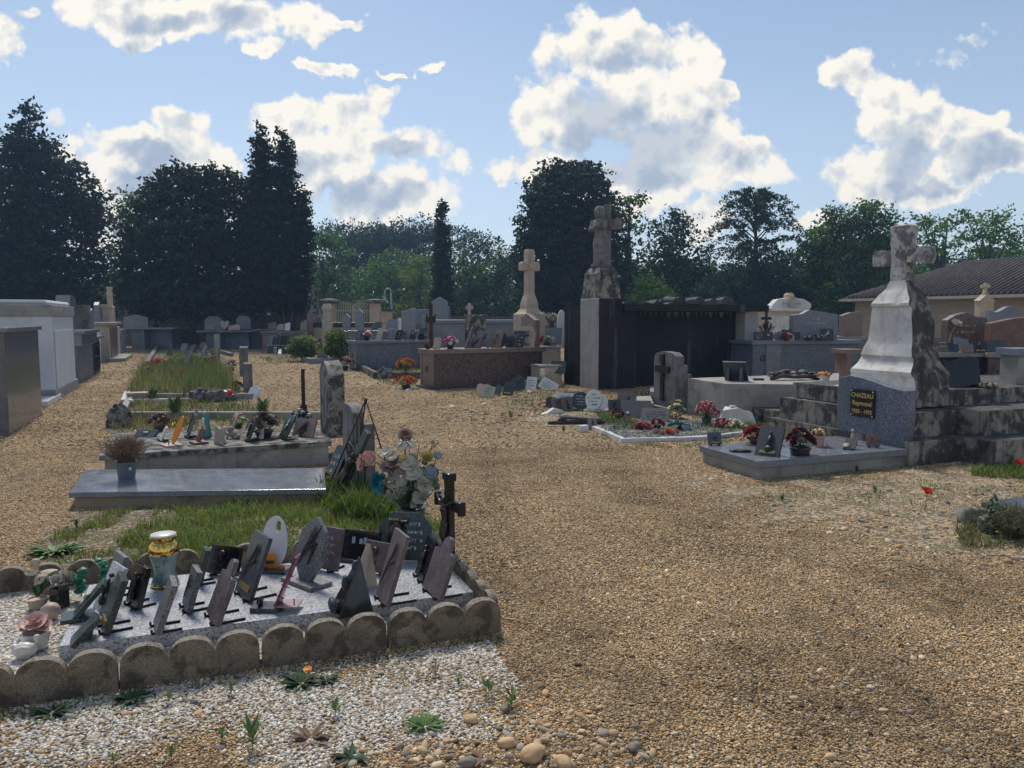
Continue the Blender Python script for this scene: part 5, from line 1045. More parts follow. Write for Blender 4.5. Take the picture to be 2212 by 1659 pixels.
# ================================================================== lichened tomb with many offerings
ZC = .24
slab4('tomb', 'wide lichen-blackened tomb slab on a concrete base, crowded with offerings', [W(214, 984, ZC), W(716, 953, ZC), W(700, 925, ZC), W(247, 936, ZC)], ZC - .05, ZC, 'lichen', 'concg', 'tomb', .008, inset=.03)
hz = zat(W(690, 945, ZC).y, 785); P0 = W(712, 947, ZC); wC = .62
r0 = headstone('thick grey headstone with a rounded lichen-covered top at the right end of the lichened tomb', P0, wC, hz - ZC + .02, FV, .17, [(-wC, 0), (0, 0), (0, (hz - ZC) * .83), (-.05, (hz - ZC) * .90), (-.20, (hz - ZC) * .99), (-.32, (hz - ZC) * 1.02), (-.50, (hz - ZC) * .97), (-wC, (hz - ZC) * .86)], M['lichen'], ZC, worn=.006)
cg = 'offerings on the lichened tomb'
def pc(x, y, w, h, yaw, tilt, shape, mat, label, deco='', stand='legs', t=.02, z=ZC + .002, **k): k.setdefault('group', cg); return plaque(W(x, y, z), w, h, yaw, tilt, shape, mat, label, deco, stand, t, **k)
r0 = thing('memorial_plaque', 'bright orange oval plaque on a pale wooden base', 'plaque', W(372, 963, ZC), R(-48), cg)
m = MB(TR(0, 0, .02, rx=R(-22))); m.prism(outline('oval', .15, .30), 0, .012); m.build('oval_panel', M['orange'], r0, bev=.002)
m = MB(); m.box(-.10, .10, -.09, .08, 0, .018); m.build('base', M['beige'], r0, bev=.002); m = MB(); m.tube([(-.08, -.05, .02), (-.08, -.05, .05)], .005, 5); m.tube([(.05, -.05, .02), (.05, -.05, .05)], .005, 5); m.build('bolt', M['iron'], r0)
m = MB(TR(0, -.004, .16, rx=R(-22))); [m.ball((rnd.uniform(-.03, .03), 0, rnd.uniform(0, .08)), .009, n=1) for _ in range(7)]; m.build('gilt_drops', M['gold'], r0, smooth=1)
pc(402, 945, .14, .31, -66, 20, 'gable', 'greyplq', 'pointed grey plaque with a cross right behind the orange oval', 'cross', 'legs', .03)
pc(425, 958, .17, .18, -50, 24, 'leaf', 'rose', 'reddish-brown plaque with a pale flower relief on a brown base', 'rose', 'base', dmat='p_pink')
r0 = thing('madonna_figurine', 'teal and white standing madonna figurine on the lichened tomb', 'figurine', W(447, 945, ZC), R(-40), cg)
m = MB(); m.lathe([(.05, 0), (.055, .02), (.045, .08), (.032, .18), (.025, .24), (.012, .27)], 14); remesh(m.build('cloak', M['teal'], r0), .004); m = MB(); m.ball((-.008, -.012, .275), .02, n=2); m.ball((-.01, -.03, .16), (.025, .02, .06), n=2); m.ball((-.035, -.02, .12), (.03, .01, .03), n=2); m.build('figure', M['ceramic'], r0, smooth=1)
pc(470, 960, .19, .18, -40, 10, 'scroll', 'beige', 'beige curled parchment plaque on splayed feet', '', 'wedge', .02)
pc(492, 940, .17, .25, -60, 24, 'rect', 'beige', 'brownish plaque leaning behind the beige parchment plaque', 'branch', 'legs')
r0 = thing('stone_figurine', 'squat grey stone cherub lying on the lichened tomb', 'figurine', W(508, 947, ZC), R(-30), cg); m = MB(); m.ball((0, 0, .045), (.07, .045, .045), n=3, amp=.2); m.ball((-.045, -.02, .10), (.038, .035, .035), n=2, amp=.1); m.tube([(-.05, -.03, .05), (-.07, -.06, .02), (-.04, -.07, .012)], .016, 8); m.tube([(.03, 0, .05), (.08, -.02, .03), (.05, -.06, .015)], [.03, .024, .015], 8); remesh(m.build('figure', M['concg'], r0), .006)
pc(532, 953, .18, .27, -68, 22, 'rect', 'greenblk', 'dark green plaque with a modelled head, long legs stretched behind', 'figure', 'legs', .03)
bouquet('dark oval bowl of faded mauve and cream cloth roses with a cherub', W(570, 945, ZC), .15, .20, ['p_mauve', 'p_white', 'p_dark', 'p_mauve'], 26, .042, ('potdk', .10, .07, .075), seed=3, group=cg, nleaf=50)
r0 = thing('cherub_figurine', 'small white cherub leaning against the bowl of mauve roses', 'figurine', W(566, 948, ZC), R(-20), cg); m = MB(); m.ball((0, 0, .09), (.028, .024, .06), n=2); m.ball((0, -.01, .175), (.027, .027, .03), n=2); m.tube([(-.02, -.02, .12), (-.01, -.04, .10), (.015, -.04, .11)], .012, 6); m.tube([(-.01, 0, .05), (-.015, -.02, 0)], .015, 6); m.tube([(.012, 0, .05), (.02, -.02, 0)], .015, 6); remesh(m.build('figure', M['ceramic'], r0), .005)
pc(608, 949, .24, .27, -58, 26, 'rect', 'greenblk', 'black plaque with silver cast flowers leaning left of the pink book', 'branch', 'legs', .022, dmat='glass')
r0 = pc(652, 944, .27, .22, -22, 24, 'book', 'pink', 'pinkish book-shaped plaque with a bronze rose and two bronze bars', 'branch', 'wedge', .03)
m = MB(TR(.03, -.003, .05, rx=R(-24), ry=R(-40))); m.box(-.06, .06, -.008, 0, 0, .012); m.box(-.06, .06, -.008, 0, .03, .042); m.build('bronze_bars', M['bronze'], r0)
potted('dark pot of straw-coloured moss and white buds in front of the thick headstone', W(652, 928, ZC), .08, .06, .09, 'potdk', lambda ro, ph: (twigs(ro, ph, .11, .10, 150, M['lichen'], 'dry_moss', .002, 4), bouquet_in(ro)), 'potted plant')if False else None
bouquet('dark pot of straw-coloured dry moss and white buds by the thick headstone', W(650, 932, ZC), .11, .14, ['lichen', 'p_white', 'lichen', 'p_green'], 22, .035, ('potdk', .07, .05, .12), style='puff', seed=9, group=cg)
r0 = thing('iron_post', 'short rusty iron post standing left of the thick headstone', 'post', W(657, 930, ZC), 0); m = MB(); m.box(-.02, .02, -.012, .012, 0, zat(W(657, 930, ZC).y, 797) - ZC); m.build('post', M['rust'], r0, bev=.003); m = MB(); m.box(-.035, .035, -.02, .02, .22, .30); m.build('bracket', M['rust'], r0)
r0 = thing('candle_cup', 'tiny white candle cup in front of the pink book plaque', 'candle', W(640, 949, ZC), 0, cg); m = MB(); m.lathe([(.018, 0), (.022, .04), (.018, .04), (.017, .03)], 14); m.build('cup', M['ceramic'], r0, smooth=40); m = MB(); m.tube([(0, 0, .0305), (0, 0, .045)], .002, 4); m.build('wick', M['iron'], r0)
pc(345, 953, .10, .16, -60, 25, 'round', 'white', 'small white rounded plaque half hidden behind the orange oval', '', 'legs')
pc(308, 944, .26, .13, -15, 55, 'book', 'granite_dk', 'low dark open-book plaque lying back behind the heather pot', 'dove', 'wedge', .03, dmat='ceramic')
bouquet('small dark pot of withered dark flowers between the book plaque and orange oval', W(345, 935, .1), .11, .15, ['p_dark'], 14, .035, ('potdk', .07, .05, .10), style='puff', leaf='dry', seed=12, group=cg)
bouquet('little bunch of red and yellow cloth flowers beside the stone cherub', W(515, 926, ZC), .09, .13, ['p_red', 'p_yel', 'p_green'], 12, .03, ('potdk', .05, .04, .06), style='daisy', seed=14, group=cg)
m = MB(); m.ball((0, 0, .1), (.16, .13, .22), n=3, amp=.4, fr=4); o = m.build('dried_wreath', M['lichen'], smooth=0, loc=W(258, 922, 0)); tag(o, 'dark clump of dried moss standing at the left end of the weedy plots', 'dried wreath')
# ================================================================== weedy plots behind the lichened tomb
def post(label, x, y, ytop, w, t, mat, yaw=FV, shape=None, cat='headstone', name='headstone', worn=.006):
    P = W(x, y); h = zat(P.y, ytop); return headstone(label, P, w, h, yaw, t, shape or [(-w, 0), (0, 0), (0, h * .94), (-w * .2, h), (-w * .8, h * .98), (-w, h * .9)], M[mat], 0, worn=worn, cat=cat, name=name)
post('narrow lichen-topped stone standing at the right edge of the tall weeds', 528, 848, 783, .42, .17, 'oldstone')
post('dark fluted broken headstone behind the narrow lichen-topped stone', 520, 812, 748, .50, .20, 'oldstone')
P = W(464, 776); h = zat(P.y, 722); headstone('farther slim headstone with a bright sloping top among the far plots', P, .45, h, FV, .18, [(-.45, 0), (0, 0), (0, h * .8), (-.1, h), (-.35, h * .97), (-.45, h * .85)], M['concg'], worn=.005)
r0 = thing('iron_cross', 'thin rusted iron rod standing beside the slim headstone', 'post', W(474, 795), 0); m = MB(); m.tube([(0, 0, 0), (0, 0, .62)], .01, 6); m.build('rod', M['rust'], r0)
plaque(W(541, 862), .26, .28, -30, 30, 'round', 'white', 'bright white rounded plaque leaning on the ground by the narrow stone', '', 'wedges', .05, group=None)
def curb(label, pts, z, w, mat, cat='grave border', name='grave_border', worn=.005, group=None):
    root = MB(); P = [Vector(p) for p in pts]; c = P[0].copy(); 
    for i in range(len(P) - 1):
        a, b_ = P[i] - c, P[i + 1] - c; d = (b_ - a).normalized(); n_ = Vector((-d.y, d.x, 0)) * w / 2; a = a - d * w * .5; b_ = b_ + d * w * .499; k = .0023 * i
        root.plan([a + n_, a - n_, b_ - n_, b_ + n_], -.01, z - k)
    o = root.build(name, M[mat], worn=worn, cell=.09, smooth=35); o.location = c; return tag(o, label, cat, group)
curb('low concrete kerb round the weedy plot behind the lichened tomb', [W(700, 905), W(262, 905), W(285, 862), W(540, 862)], .11, .10, 'concg')
curb('low white-painted kerb at the left of the weedy plots', [W(430, 868), W(268, 871), W(275, 852)], .07, .10, 'white')
curb('grey kerb round the far plots full of plaques', [W(318, 790), W(340, 752), W(440, 752), W(500, 770)], .14, .14, 'oldstone')
r0 = thing('planter_box', 'small square terracotta-rimmed planter at the left corner of the weeds', 'planter', W(300, 868), GA); m = MB(); m.box(-.16, .16, -.1, .1, 0, .13, ix=0); m.box(-.19, .19, -.13, .13, .1305, .18); m.build('planter', M['pink'], r0, bev=.005)
swan('tiny white bird ornament on the kerb at the left of the weeds', W(283, 872, .06), .10, M['white'], R(120), 'bird_ornament')
for (x, y, s_, lab, mt) in [(435, 868, .16, 'lumpy pale stone among the weeds in the middle plot', 'lichen'), (462, 868, .15, 'dark rock beside the lumpy pale stone in the weeds', 'oldstone'), (490, 866, .14, 'flat grey rock right of the dark rock in the weeds', 'granite_bl'), (400, 862, .07, 'upright brown wooden stake in the weeds', 'dry')]:
    m = MB(); m.ball((0, 0, s_ * .6), (s_ * (1.3 if s_ > .1 else .4), s_, s_ * (1 if s_ > .1 else 3.2)), n=3, amp=.45, fr=2, seed=x); o = m.build('rock', M[mt], loc=W(x, y)); tag(o, lab, 'rock')
for (x, y, w_, h_, lab, mt, dc) in [(397, 800, .20, .42, 'leaning wooden-looking plaque in the tall weeds', 'purple', ''), (360, 768, .20, .36, 'dark plaque on the far plot nearest the left path', 'granite_dk', 'cross'), (392, 765, .28, .34, 'pale grey plaque in the far plots, second from the left', 'greyplq', 'text'), (412, 762, .26, .30, 'dark open-book plaque in the far plots', 'granite_dk', ''),
        (436, 768, .24, .30, 'mottled grey plaque near the slim headstone', 'greyplq', 'text'), (372, 745, .26, .34, 'black plaque at the back of the far plots', 'black', ''), (404, 748, .22, .26, 'small grey plaque at the back of the far plots', 'greyplq', ''), (428, 750, .3, .22, 'pinkish plaque at the back of the far plots', 'pink', ''), (350, 792, .22, .2, 'tiny whitish plaque at the left edge of the weeds', 'white', '')]:
    plaque(W(x, y, .02), w_ * 1.3, h_ * 1.4, rnd.uniform(-60, -25), 22, rnd.choice(['rect', 'round', 'wave']), mt, lab, dc, 'wedges' if h_ > .25 else '', .03, group='plaques on the far weedy plots')
for (x, y, cols, r_, lab) in [(338, 745, ['p_yel', 'p_mauve'], .22, 'tall withered yellow flowers by the dark plaque of the far plots'), (341, 800, ['p_org', 'p_org'], .20, 'bunch of orange-red flowers at the left of the tall weeds'), (385, 797, ['p_yel', 'p_green'], .2, 'pale yellow cloth flowers amid the tall weeds'), (455, 795, ['p_pink', 'p_rose'], .22, 'pink flowers hanging over the tall weeds'), (410, 742, ['p_white', 'green2'], .2, 'white climbing flowers under the cypress trunk'),
        (512, 845, ['p_red', 'p_dark'], .12, 'dark red flowers at the foot of the lichen-topped stone'), (500, 800, ['p_pink', 'p_grey'], .18, 'faded flowers against the dark fluted headstone'), (318, 812, ['p_white', 'p_dark'], .14, 'white flower and dead leaves at the left edge of the weeds'), (460, 767, ['p_yel'], .14, 'yellow flower pot at the foot of the slim headstone')]:
    bouquet(lab, W(x, y), r_, r_ * 1.2, cols, 14, r_ * .28, ('potdk', r_ * .5, r_ * .4, r_ * .5), seed=x, group='flowers on the far weedy plots')
for (x, y, z_, lab) in [(497, 878, .22, 'single red poppy in the plot behind the lichened tomb'), (1998, 1105, .16, 'red poppy in the stony patch at the right'), (2196, 1031, .15, 'red poppy at the foot of the dark steps near the right edge'), (392, 822, .22, 'red tulip-like flower leaning in the tall weeds')]:
    r0 = thing('poppy', lab, 'flower', W(x, y), 0); m = MB(); m.tube([(0, 0, 0), (.01, 0, z_)], .003, 4); m.build('stem', M['green2'], r0); m = MB(); petals(m, (.01, 0, z_), .035 if y > 1000 else .06, 4, 2, .5, ax=Vector((0, -.8, .8))); m.build('petals', M['poppy'], r0, smooth=1)
for (x, y, s_, lab, mt) in [(570, 905, .25, 'small leafy bright green bush by the white plaque', 'green2'), (330, 868, .22, 'clump of bright green leaves beside the small planter', 'green2'), (380, 905, .28, 'thin upright pale green weed behind the orange oval plaque', 'green2')]:
    weed(lab, W(x, y), s_, 90, M[mt], x, 'sprig', 'bush', None)
# ================================================================== left row of tombs along the path
Pn = W(21, 942); vz = lambda Y, y: zat(Y, y)
vault('tomb', 'polished dark grey granite tomb at the left edge, its side reflecting the path', Pn, GA, 2.2, 2.38, 1.41, surf('granite_mirror', (.14, .14, .15), (.17, .17, .175), 5, .16, .01, 20, .001, speck=[((.28, .28, .29), 150, .2), ((.05, .05, .055), 150, .2)]), M['granite'], (.05, .06), left=True, group='tombs of the left row')
r0 = thing('tomb', 'low white marble tomb with a rounded white headstone beyond the polished granite tomb', 'tomb', W(104, 879), GA, 'tombs of the left row'); m = MB(); m.box(-1.9, 0, 0, 1.5, 0, .10); m.build('slab', M['white'], r0, bev=.01); m = MB(TR(-.30, .02, .1, rz=R(90))); hh = zat(12.6, 762) - .1; m.prism([(0, 0), (.5, 0), (.5, hh * .92)] + arc(.25, hh * .92, .25, 10, 170, 8, hh * .07) + [(0, hh * .92)], 0, .14); m.build('headstone', M['white'], r0, bev=.01)
Pw = W(118, 866); HW = 1.86; r0 = thing('tomb', 'large white-plastered family tomb with a stepped grey parapet on the left', 'tomb', Pw, GA, 'tombs of the left row')
m = MB(); m.box(-3.2, 0, 0, 2.9, .2, 1.57); m.build('body', M['plaster'], r0, bev=.01); m = MB(); m.box(-3.25, .04, -.04, 2.94, -.01, .2); m.build('footing', M['plasterg'], r0, worn=.01, cell=.15)
m = MB(); m.box(-3.25, .03, -.05, 2.93, 1.57, 1.775); m.build('parapet', M['concg'], r0, bev=.01); m = MB(); m.box(-3.2, -.06, .04, 2.8, 1.775, 1.81); m.box(-3.22, -.04, .0, 2.84, 1.8101, 1.865, ix=.03, iy=.03); m.build('cover_slab', M['plaster'], r0, bev=.012)
m = MB(); m.box(-.30, .022, -.02, 0, .201, 1.569); m.box(.001, .02, 0.3, 2.6, .201, 1.3); m.build('pilaster', M['plaster'], r0, bev=.008)
P2 = W(172, 828); r0 = thing('tomb', 'grey granite tomb with an overhanging upper block behind the white one', 'tomb', P2, GA, 'tombs of the left row'); Y2 = P2.y
m = MB(); m.box(-2.5, 0, 0, 2.9, 0, zat(Y2, 748)); m.build('body', M['granite_bl'], r0, bev=.01); m = MB(); m.box(-2.6, .10, -.1, 3.0, zat(Y2, 748), zat(Y2, 722)); m.build('upper_block', M['granite'], r0, bev=.01); m = MB(); m.box(-2.65, .17, -.17, 3.05, zat(Y2, 722), zat(Y2, 715)); m.box(-2.3, -.4, .1, 2.6, zat(Y2, 715), zat(Y2, 707)); m.build('cover_slab', M['granite'], r0, bev=.01)
hh = zat(19, 637) - zat(Y2, 707); P3 = WD(154, 707, 18.6); headstone('tall grey rounded headstone on the overhanging granite tomb of the left row', P3, 1.1, hh, GA + R(90), .30, [(0, 0), (1.1, 0), (1.1, hh * .7)] + arc(.62, hh * .72, .48, 0, 90, 8, hh * .27) + [(.1, hh * .99), (.1, hh * .93), (0, hh * .93)], M['granite'])
def blockpx(name, label, xr, ybase, ytop, wu, wv, mat, cat='tomb', group='tombs of the left row', worn=0, z0=0, Y=None, part='body', top=None):
    P = W(xr, ybase) if Y is None else G(xr, Y); h = zat(P.y, ytop); r_ = thing(name, label, cat, (P.x, P.y, z0), GA, group); m = MB(); m.box(-wv, 0, 0, wu, 0, h - z0); m.build(part, M[mat], r_, bev=0 if worn else .012, worn=worn, cell=.15); return r_, h - z0
blockpx('chapel_niche', 'crumbling brown stone niche rising behind the overhanging granite tomb', 192, 0, 659, .6, .9, 'wallst', 'monument', None, .03, 0, 22.5, 'masonry')
r0, h_ = blockpx('tomb', 'small tomb closed by a dark iron grille on the left path', 204, 810, 733, 1.5, 1.6, 'cap')
m = MB(); 
for k in range(6): m.box(.0, .02, .15 + k * .24, .18 + k * .24, .1, h_ - .1)
m.box(.005, .025, .1, 1.45, .45, .49); m.box(.005, .025, .1, 1.45, h_ - .2, h_ - .16); m.build('grille', M['iron'], r0); m = MB(); m.box(-1.7, .12, -.1, 1.6, h_, h_ + .07); m.build('cover_slab', M['oldstone'], r0, worn=.008)
r0, h_ = blockpx('tomb', 'beige open-fronted tomb with a brown recess further along the left path', 238, 781, 702, 3.6, 2.4, 'lime')
m = MB(); m.box(.001, .03, .4, 2.9, .15, h_ - .12); m.build('recess_panel', M['granite_brl'], r0); m = MB(); m.box(-2.5, .14, -.15, 3.7, h_, h_ + .09); m.build('cover_slab', M['concg'], r0, bev=.01); m = MB(); m.box(.0, .5, -.3, 3.3, 0, .12); m.build('step', M['concg'], r0)
for (x0, x1, yt, yb, Y, lab) in [(206, 219, 652, 702, 25, 'narrow pale headstone with a bright triangular top in the left row'), (209, 220, 652, 700, 27, None), (200 + 9, 220, 652, 699, 26, None)][:1] + [(208.5, 219, 652, 700, 29, 'slim grey headstone with a bright sloping cap left of the stone cross pillar')]:
    if lab is None: continue
    x0_ = x0 - (14 if 'triangular' in lab else 0) + (0); yy = yt + (14 if 'triangular' in lab else 0)
    zb = 1.1; w_ = (x1 - x0) / F * Y; h_ = zat(Y, yy) - zb; P = G(x0_ + 6, Y); headstone(lab, (P.x, P.y, zb), .8, h_, GA + R(90), w_ * .9, [(0, 0), (.8, 0), (.8, h_ * .9), (.4, h_), (0, h_ * .88)], M['granite_h'])
    m = MB(); m.box(-1.4, .1, -.2, 1.4, 0, zb); o = m.build('tomb', M['plaster'], None, bev=.01, loc=(P.x, P.y, 0), rot=(0, 0, GA)); tag(o, 'pale low tomb carrying the ' + ('triangular-topped' if 'triangular' in lab else 'slim sloping-capped') + ' headstone', 'tomb', 'tombs of the left row')
def mono(name, label, x, Y, sec, mat, rot=GA, cat='monument', group=None, part='shaft', worn=0): 
    P = G(x, Y); r_ = thing(name, label, cat, P, rot, group); loft(sec, None).build(part, M[mat], r_, bev=0 if worn else .01, worn=worn, cell=.14); return r_
Y = 31; Z = lambda y: zat(Y, y)
r0 = mono('stone_cross', 'slender cream stone cross pillar at the far end of the left row', 240, Y, [(.16, .5, 0), (.16, .5, Z(708)), (.13, .42, Z(707)), (.13, .42, Z(664)), (.10, .12, Z(660)), (.09, .11, Z(624))], 'lime')
m = MB(); m.box(-.09, .09, -.24, .24, Z(640), Z(630)); m.box(-.11, .11, -.13, .13, Z(624), Z(620)); m.build('cross_arms', M['lime'], r0, bev=.01)
r0 = mono('stone_pier', 'stubby moulded stone pier just left of the slender cross pillar', 231, 30, [(.2, .3, 0), (.2, .3, zat(30, 700)), (.14, .2, zat(30, 698)), (.14, .2, zat(30, 668)), (.19, .26, zat(30, 664)), (.19, .26, zat(30, 658))], 'lime')
blockpx('tomb', 'grey concrete tomb at the far end of the left row beside the cross pillar', 260, 0, 712, 2.5, 1.6, 'concg', Y=33)
blockpx('tomb', 'white slab-fronted tomb just before the grey one at the far end of the left row', 251, 0, 706, 1.5, .35, 'plaster', Y=31.5)
# ================================================================== back of the cemetery: wall, gate, trees' side
def wallseg(label, x0, x1, Y0, Y1, ytop, mat='wallst', h0=None, copy_=True, th=.35):
    a, b_ = G(x0, Y0), G(x1, Y1); h = zat(Y0, ytop); d = b_ - a; r_ = thing('cemetery_wall', label, 'wall', a, math.atan2(d.y, d.x), 'cemetery boundary wall'); m = MB(); m.box(0, d.length, 0, th, 0, h - .12); m.build('wall', M[mat], r_, worn=.03, cell=.4)
    m = MB(); m.box(-.02, d.length + .02, -.06, th + .06, h - .12, h); m.build('coping', M['cap'], r_, worn=.012, cell=.4); return r_
wallseg('rubble boundary wall with dark coping behind the tombs at the far left', 150, 672, 42, 42, 681)
wallseg('short rubble wall piece sloping up to the left gate pillar', 672, 704, 41.5, 41.5, 672, 'wallst')
wallseg('pale stone wall piece right of the right gate pillar', 822, 846, 41.5, 41.5, 668, 'lime')
wallseg('boundary wall with dark coping behind the central tombs', 846, 1260, 42.5, 43.5, 683)
wallseg('boundary wall at the far right behind the black-stained tomb', 1260, 1700, 44, 48, 684)
def pillar(label, x, Y, w, yb, yt):
    P = G(x, Y); r_ = thing('gate_pillar', label, 'gate pillar', P, 0, 'gate pillars'); zc = zat(Y, yb); zt_ = zat(Y, yt); m = MB(); m.box(-w, w, -w, w, 0, zc); m.build('shaft', M['lime'], r_, worn=.01, cell=.2)
    m = loft([(w + .02, w + .02, zc), (w + .22, w + .22, zc + .08), (w + .22, w + .22, zc + .18), (.08, .08, zt_)], None); m.build('cap', M['limed'], r_, bev=.01); return r_
pillar('stone gate pillar with a pyramid cap on the left of the white gate', 713, 41, .28, 656, 644); pillar('stone gate pillar with a pyramid cap on the right of the white gate', 812, 41, .26, 656, 645)
for gi, (xa, xb, lab) in enumerate([(723, 763, 'left leaf of the cream spiked iron gate'), (764, 804, 'right leaf of the cream spiked iron gate')]):
    a, b_ = G(xa, 41.2), G(xb, 41.2); r0 = thing('iron_gate', lab, 'gate', a, 0, 'entrance gate leaves'); Lg = (b_ - a).length; n = 11; zt_ = zat(41.2, 661)
    for k in range(n):
        x = Lg * (k + .5) / n; hh = zt_ + .12 * math.sin(math.pi * ((k if gi == 0 else n - 1 - k) / n)) ; m = MB(); m.box(x - .018, x + .018, -.018, .018, .08, hh); m.add([(x - .035, 0, hh), (x, -.02, hh + .05), (x + .035, 0, hh), (x, .02, hh + .05), (x, 0, hh + .2)], [(0, 1, 4), (1, 2, 4), (2, 3, 4), (3, 0, 4), (3, 2, 1, 0)]); m.build('bar', M['gatew'], r0)
    m = MB(); m.box(0, Lg, -.03, .03, zt_ - .28, zt_ - .22); m.box(0, Lg, -.03, .03, .15, .25); m.box(0, .05, -.031, .031, .08, zt_); m.box(Lg - .05, Lg, -.031, .031, .08, zt_); m.build('rail', M['gatew'], r0)
# lamp, sign, posts
r0 = thing('street_lamp', 'pale green swan-neck street lamp right of the gate', 'street lamp', G(846, 44), 0); zt_ = zat(44, 632); xo = -(846 - 832) / F * 44
m = MB(); m.tube([(0, 0, 0), (0, 0, zt_ * .75), (0, 0, zt_)] + [(xo / 2 + abs(xo / 2) * math.cos(R(a)), 0, zt_ + abs(xo / 2) * 1.2 * math.sin(R(a))) for a in range(0, 181, 20)] + [(xo, 0, zt_ - .25)], [.08, .06] + [.045] * 12, 8); m.build('post', M['lamp'], r0, smooth=1)
m = MB(); m.lathe([(.05, 0), (.07, -.12), (.12, -.25), (.24, -.38), (.25, -.42), (.2, -.40)], 18, c=(xo, 0, zt_ - .18)); m.build('lamp_shade', M['lamp'], r0, smooth=1)
r0 = thing('road_sign', 'round red and blue no-parking sign on a post beyond the wall', 'road sign', G(577, 44), R(8)); zc = zat(44, 664.5); m = MB(); m.tube([(0, 0, 0), (0, 0, zc)], .03, 8); m.build('post', M['greyplq'], r0)
m = MB(TR(0, -.03, zc, rx=math.pi / 2)); m.lathe([(.26, 0), (.26, .02)], 28); m.build('rim', M['signr'], r0); m = MB(TR(0, -.051, zc, rx=math.pi / 2)); m.lathe([(.19, 0), (.19, .004)], 28); m.build('disc', M['signb'], r0); m = MB(TR(0, -.057, zc, ry=R(45))); m.box(-.02, .02, -.003, .0, -.19, .19); m.build('bar', M['signr'], r0)
m = MB(); m.box(-.2, .2, -.04, -.02, zc - .42, zc - .3); m.build('plate', M['ceramic'], r0)
r0 = thing('wooden_post', 'slim white post beyond the wall, left of the round sign', 'post', G(557, 44), 0); m = MB(); m.box(-.06, .06, -.06, .06, 0, zat(44, 655)); m.build('post', M['gatew'], r0)
Y = 39; r0 = mono('stone_crucifix', 'tall weathered stone crucifix on a stepped plinth left of the gate', 681, Y, [(.5, .5, 0), (.5, .5, zat(Y, 697)), (.38, .38, zat(Y, 690)), (.24, .24, zat(Y, 672)), (.16, .16, zat(Y, 666)), (.14, .12, zat(Y, 624)), (.17, .15, zat(Y, 622))], 'limed', 0, 'crucifix')
m = MB(); m.box(-.30, .30, -.1, .1, zat(Y, 640), zat(Y, 634)); m.build('cross_arms', M['limed'], r0); corpus(r0, 1.0, M['limed'], (0, -.18, zat(Y, 664)))
Y = 35; r0 = mono('stone_pier', 'cream square stone pier with a moulded cap in front of the left gate pillar', 707, Y, [(.20, .2, 0), (.20, .2, zat(Y, 700)), (.17, .17, zat(Y, 699)), (.16, .16, zat(Y, 672)), (.2, .2, zat(Y, 669)), (.2, .2, zat(Y, 664)), (.12, .12, zat(Y, 656))], 'lime', 0)
def pxtomb(label, x0, x1, yt, yb, Y, D, mat, capm=None, capov=.08, capt=.09, ang=0, group='tombs along the far wall', legs=False, cat='tomb'):
    a, b_ = G(x0, Y), G(x1, Y); H_ = zat(Y, yt); r_ = thing('tomb', label, cat, a, ang, group); L = (b_ - a).length; m = MB()
    if legs: m.box(.25, L * .42, .25, D, 0, H_ - capt); m.box(L * .42 + .001, L - .3, .55, D, 0, H_ - capt); m.box(L * .36, L * .42, -.0, .249, 0, H_ - capt)
    else: m.box(0, L, 0, D, 0, H_ - capt)
    m.build('body', M[mat], r_, bev=.01); m = MB(); m.box(-capov, L + capov, -capov, D + capov, H_ - capt, H_); m.build('cover_slab', M[capm or mat], r_, bev=.01); return r_
pxtomb('dark grey table tomb with a gabled headstone at the far left under the wall', 266, 372, 707.5, 752, 37.5, 1.8, 'granite_bl', 'granite', legs=True)
def pxhead(label, x0, x1, yt, yb, Y, shape, mat, th=.15, deco=None, yaw=.0001, group='headstones in the far rows'):
    a = WD((x0 + x1) / 2, yb, Y); w_ = (x1 - x0) / F * Y; h_ = zat(Y, yt) - a.z; return headstone(label, a, w_, h_, yaw, th, shape, M[mat], a.z, deco, group=group)
pxhead('wide grey gabled headstone on the dark table tomb at the far left', 267, 320, 679, 708, 38.4, 'gable', 'granite')
pxhead('grey clipped headstone behind the pink flowers at the far wall', 442, 481, 683, 714, 38.6, 'oct', 'granite'); pxhead('paler grey clipped headstone right of the one behind the pink flowers', 511, 541, 682, 711, 38.6, 'oct', 'granite')
pxtomb('dark grey table tomb under the far wall, left of the twin cypress', 428, 541, 714, 750, 37.2, 1.6, 'granite_bl', 'granite', legs=True); pxtomb('low dark tomb partly hidden between the table tomb and the brown one', 541, 600, 712, 748, 38, 1.4, 'granite_dk')
pxtomb('long reddish-brown tomb below the twin cypress', 566, 662, 716, 752, 35.5, 1.8, 'granite_brl', legs=False)
pxhead('leaning brown slab headstone at the right end of the reddish-brown tomb', 664, 672, 676, 716, 36, 'rect', 'granite_brl', .5)
pxtomb('long cream tomb with a dark glossy top running below the gate', 676, 822, 697, 728, 36.5, 1.2, 'lime', 'black', .05, .22)
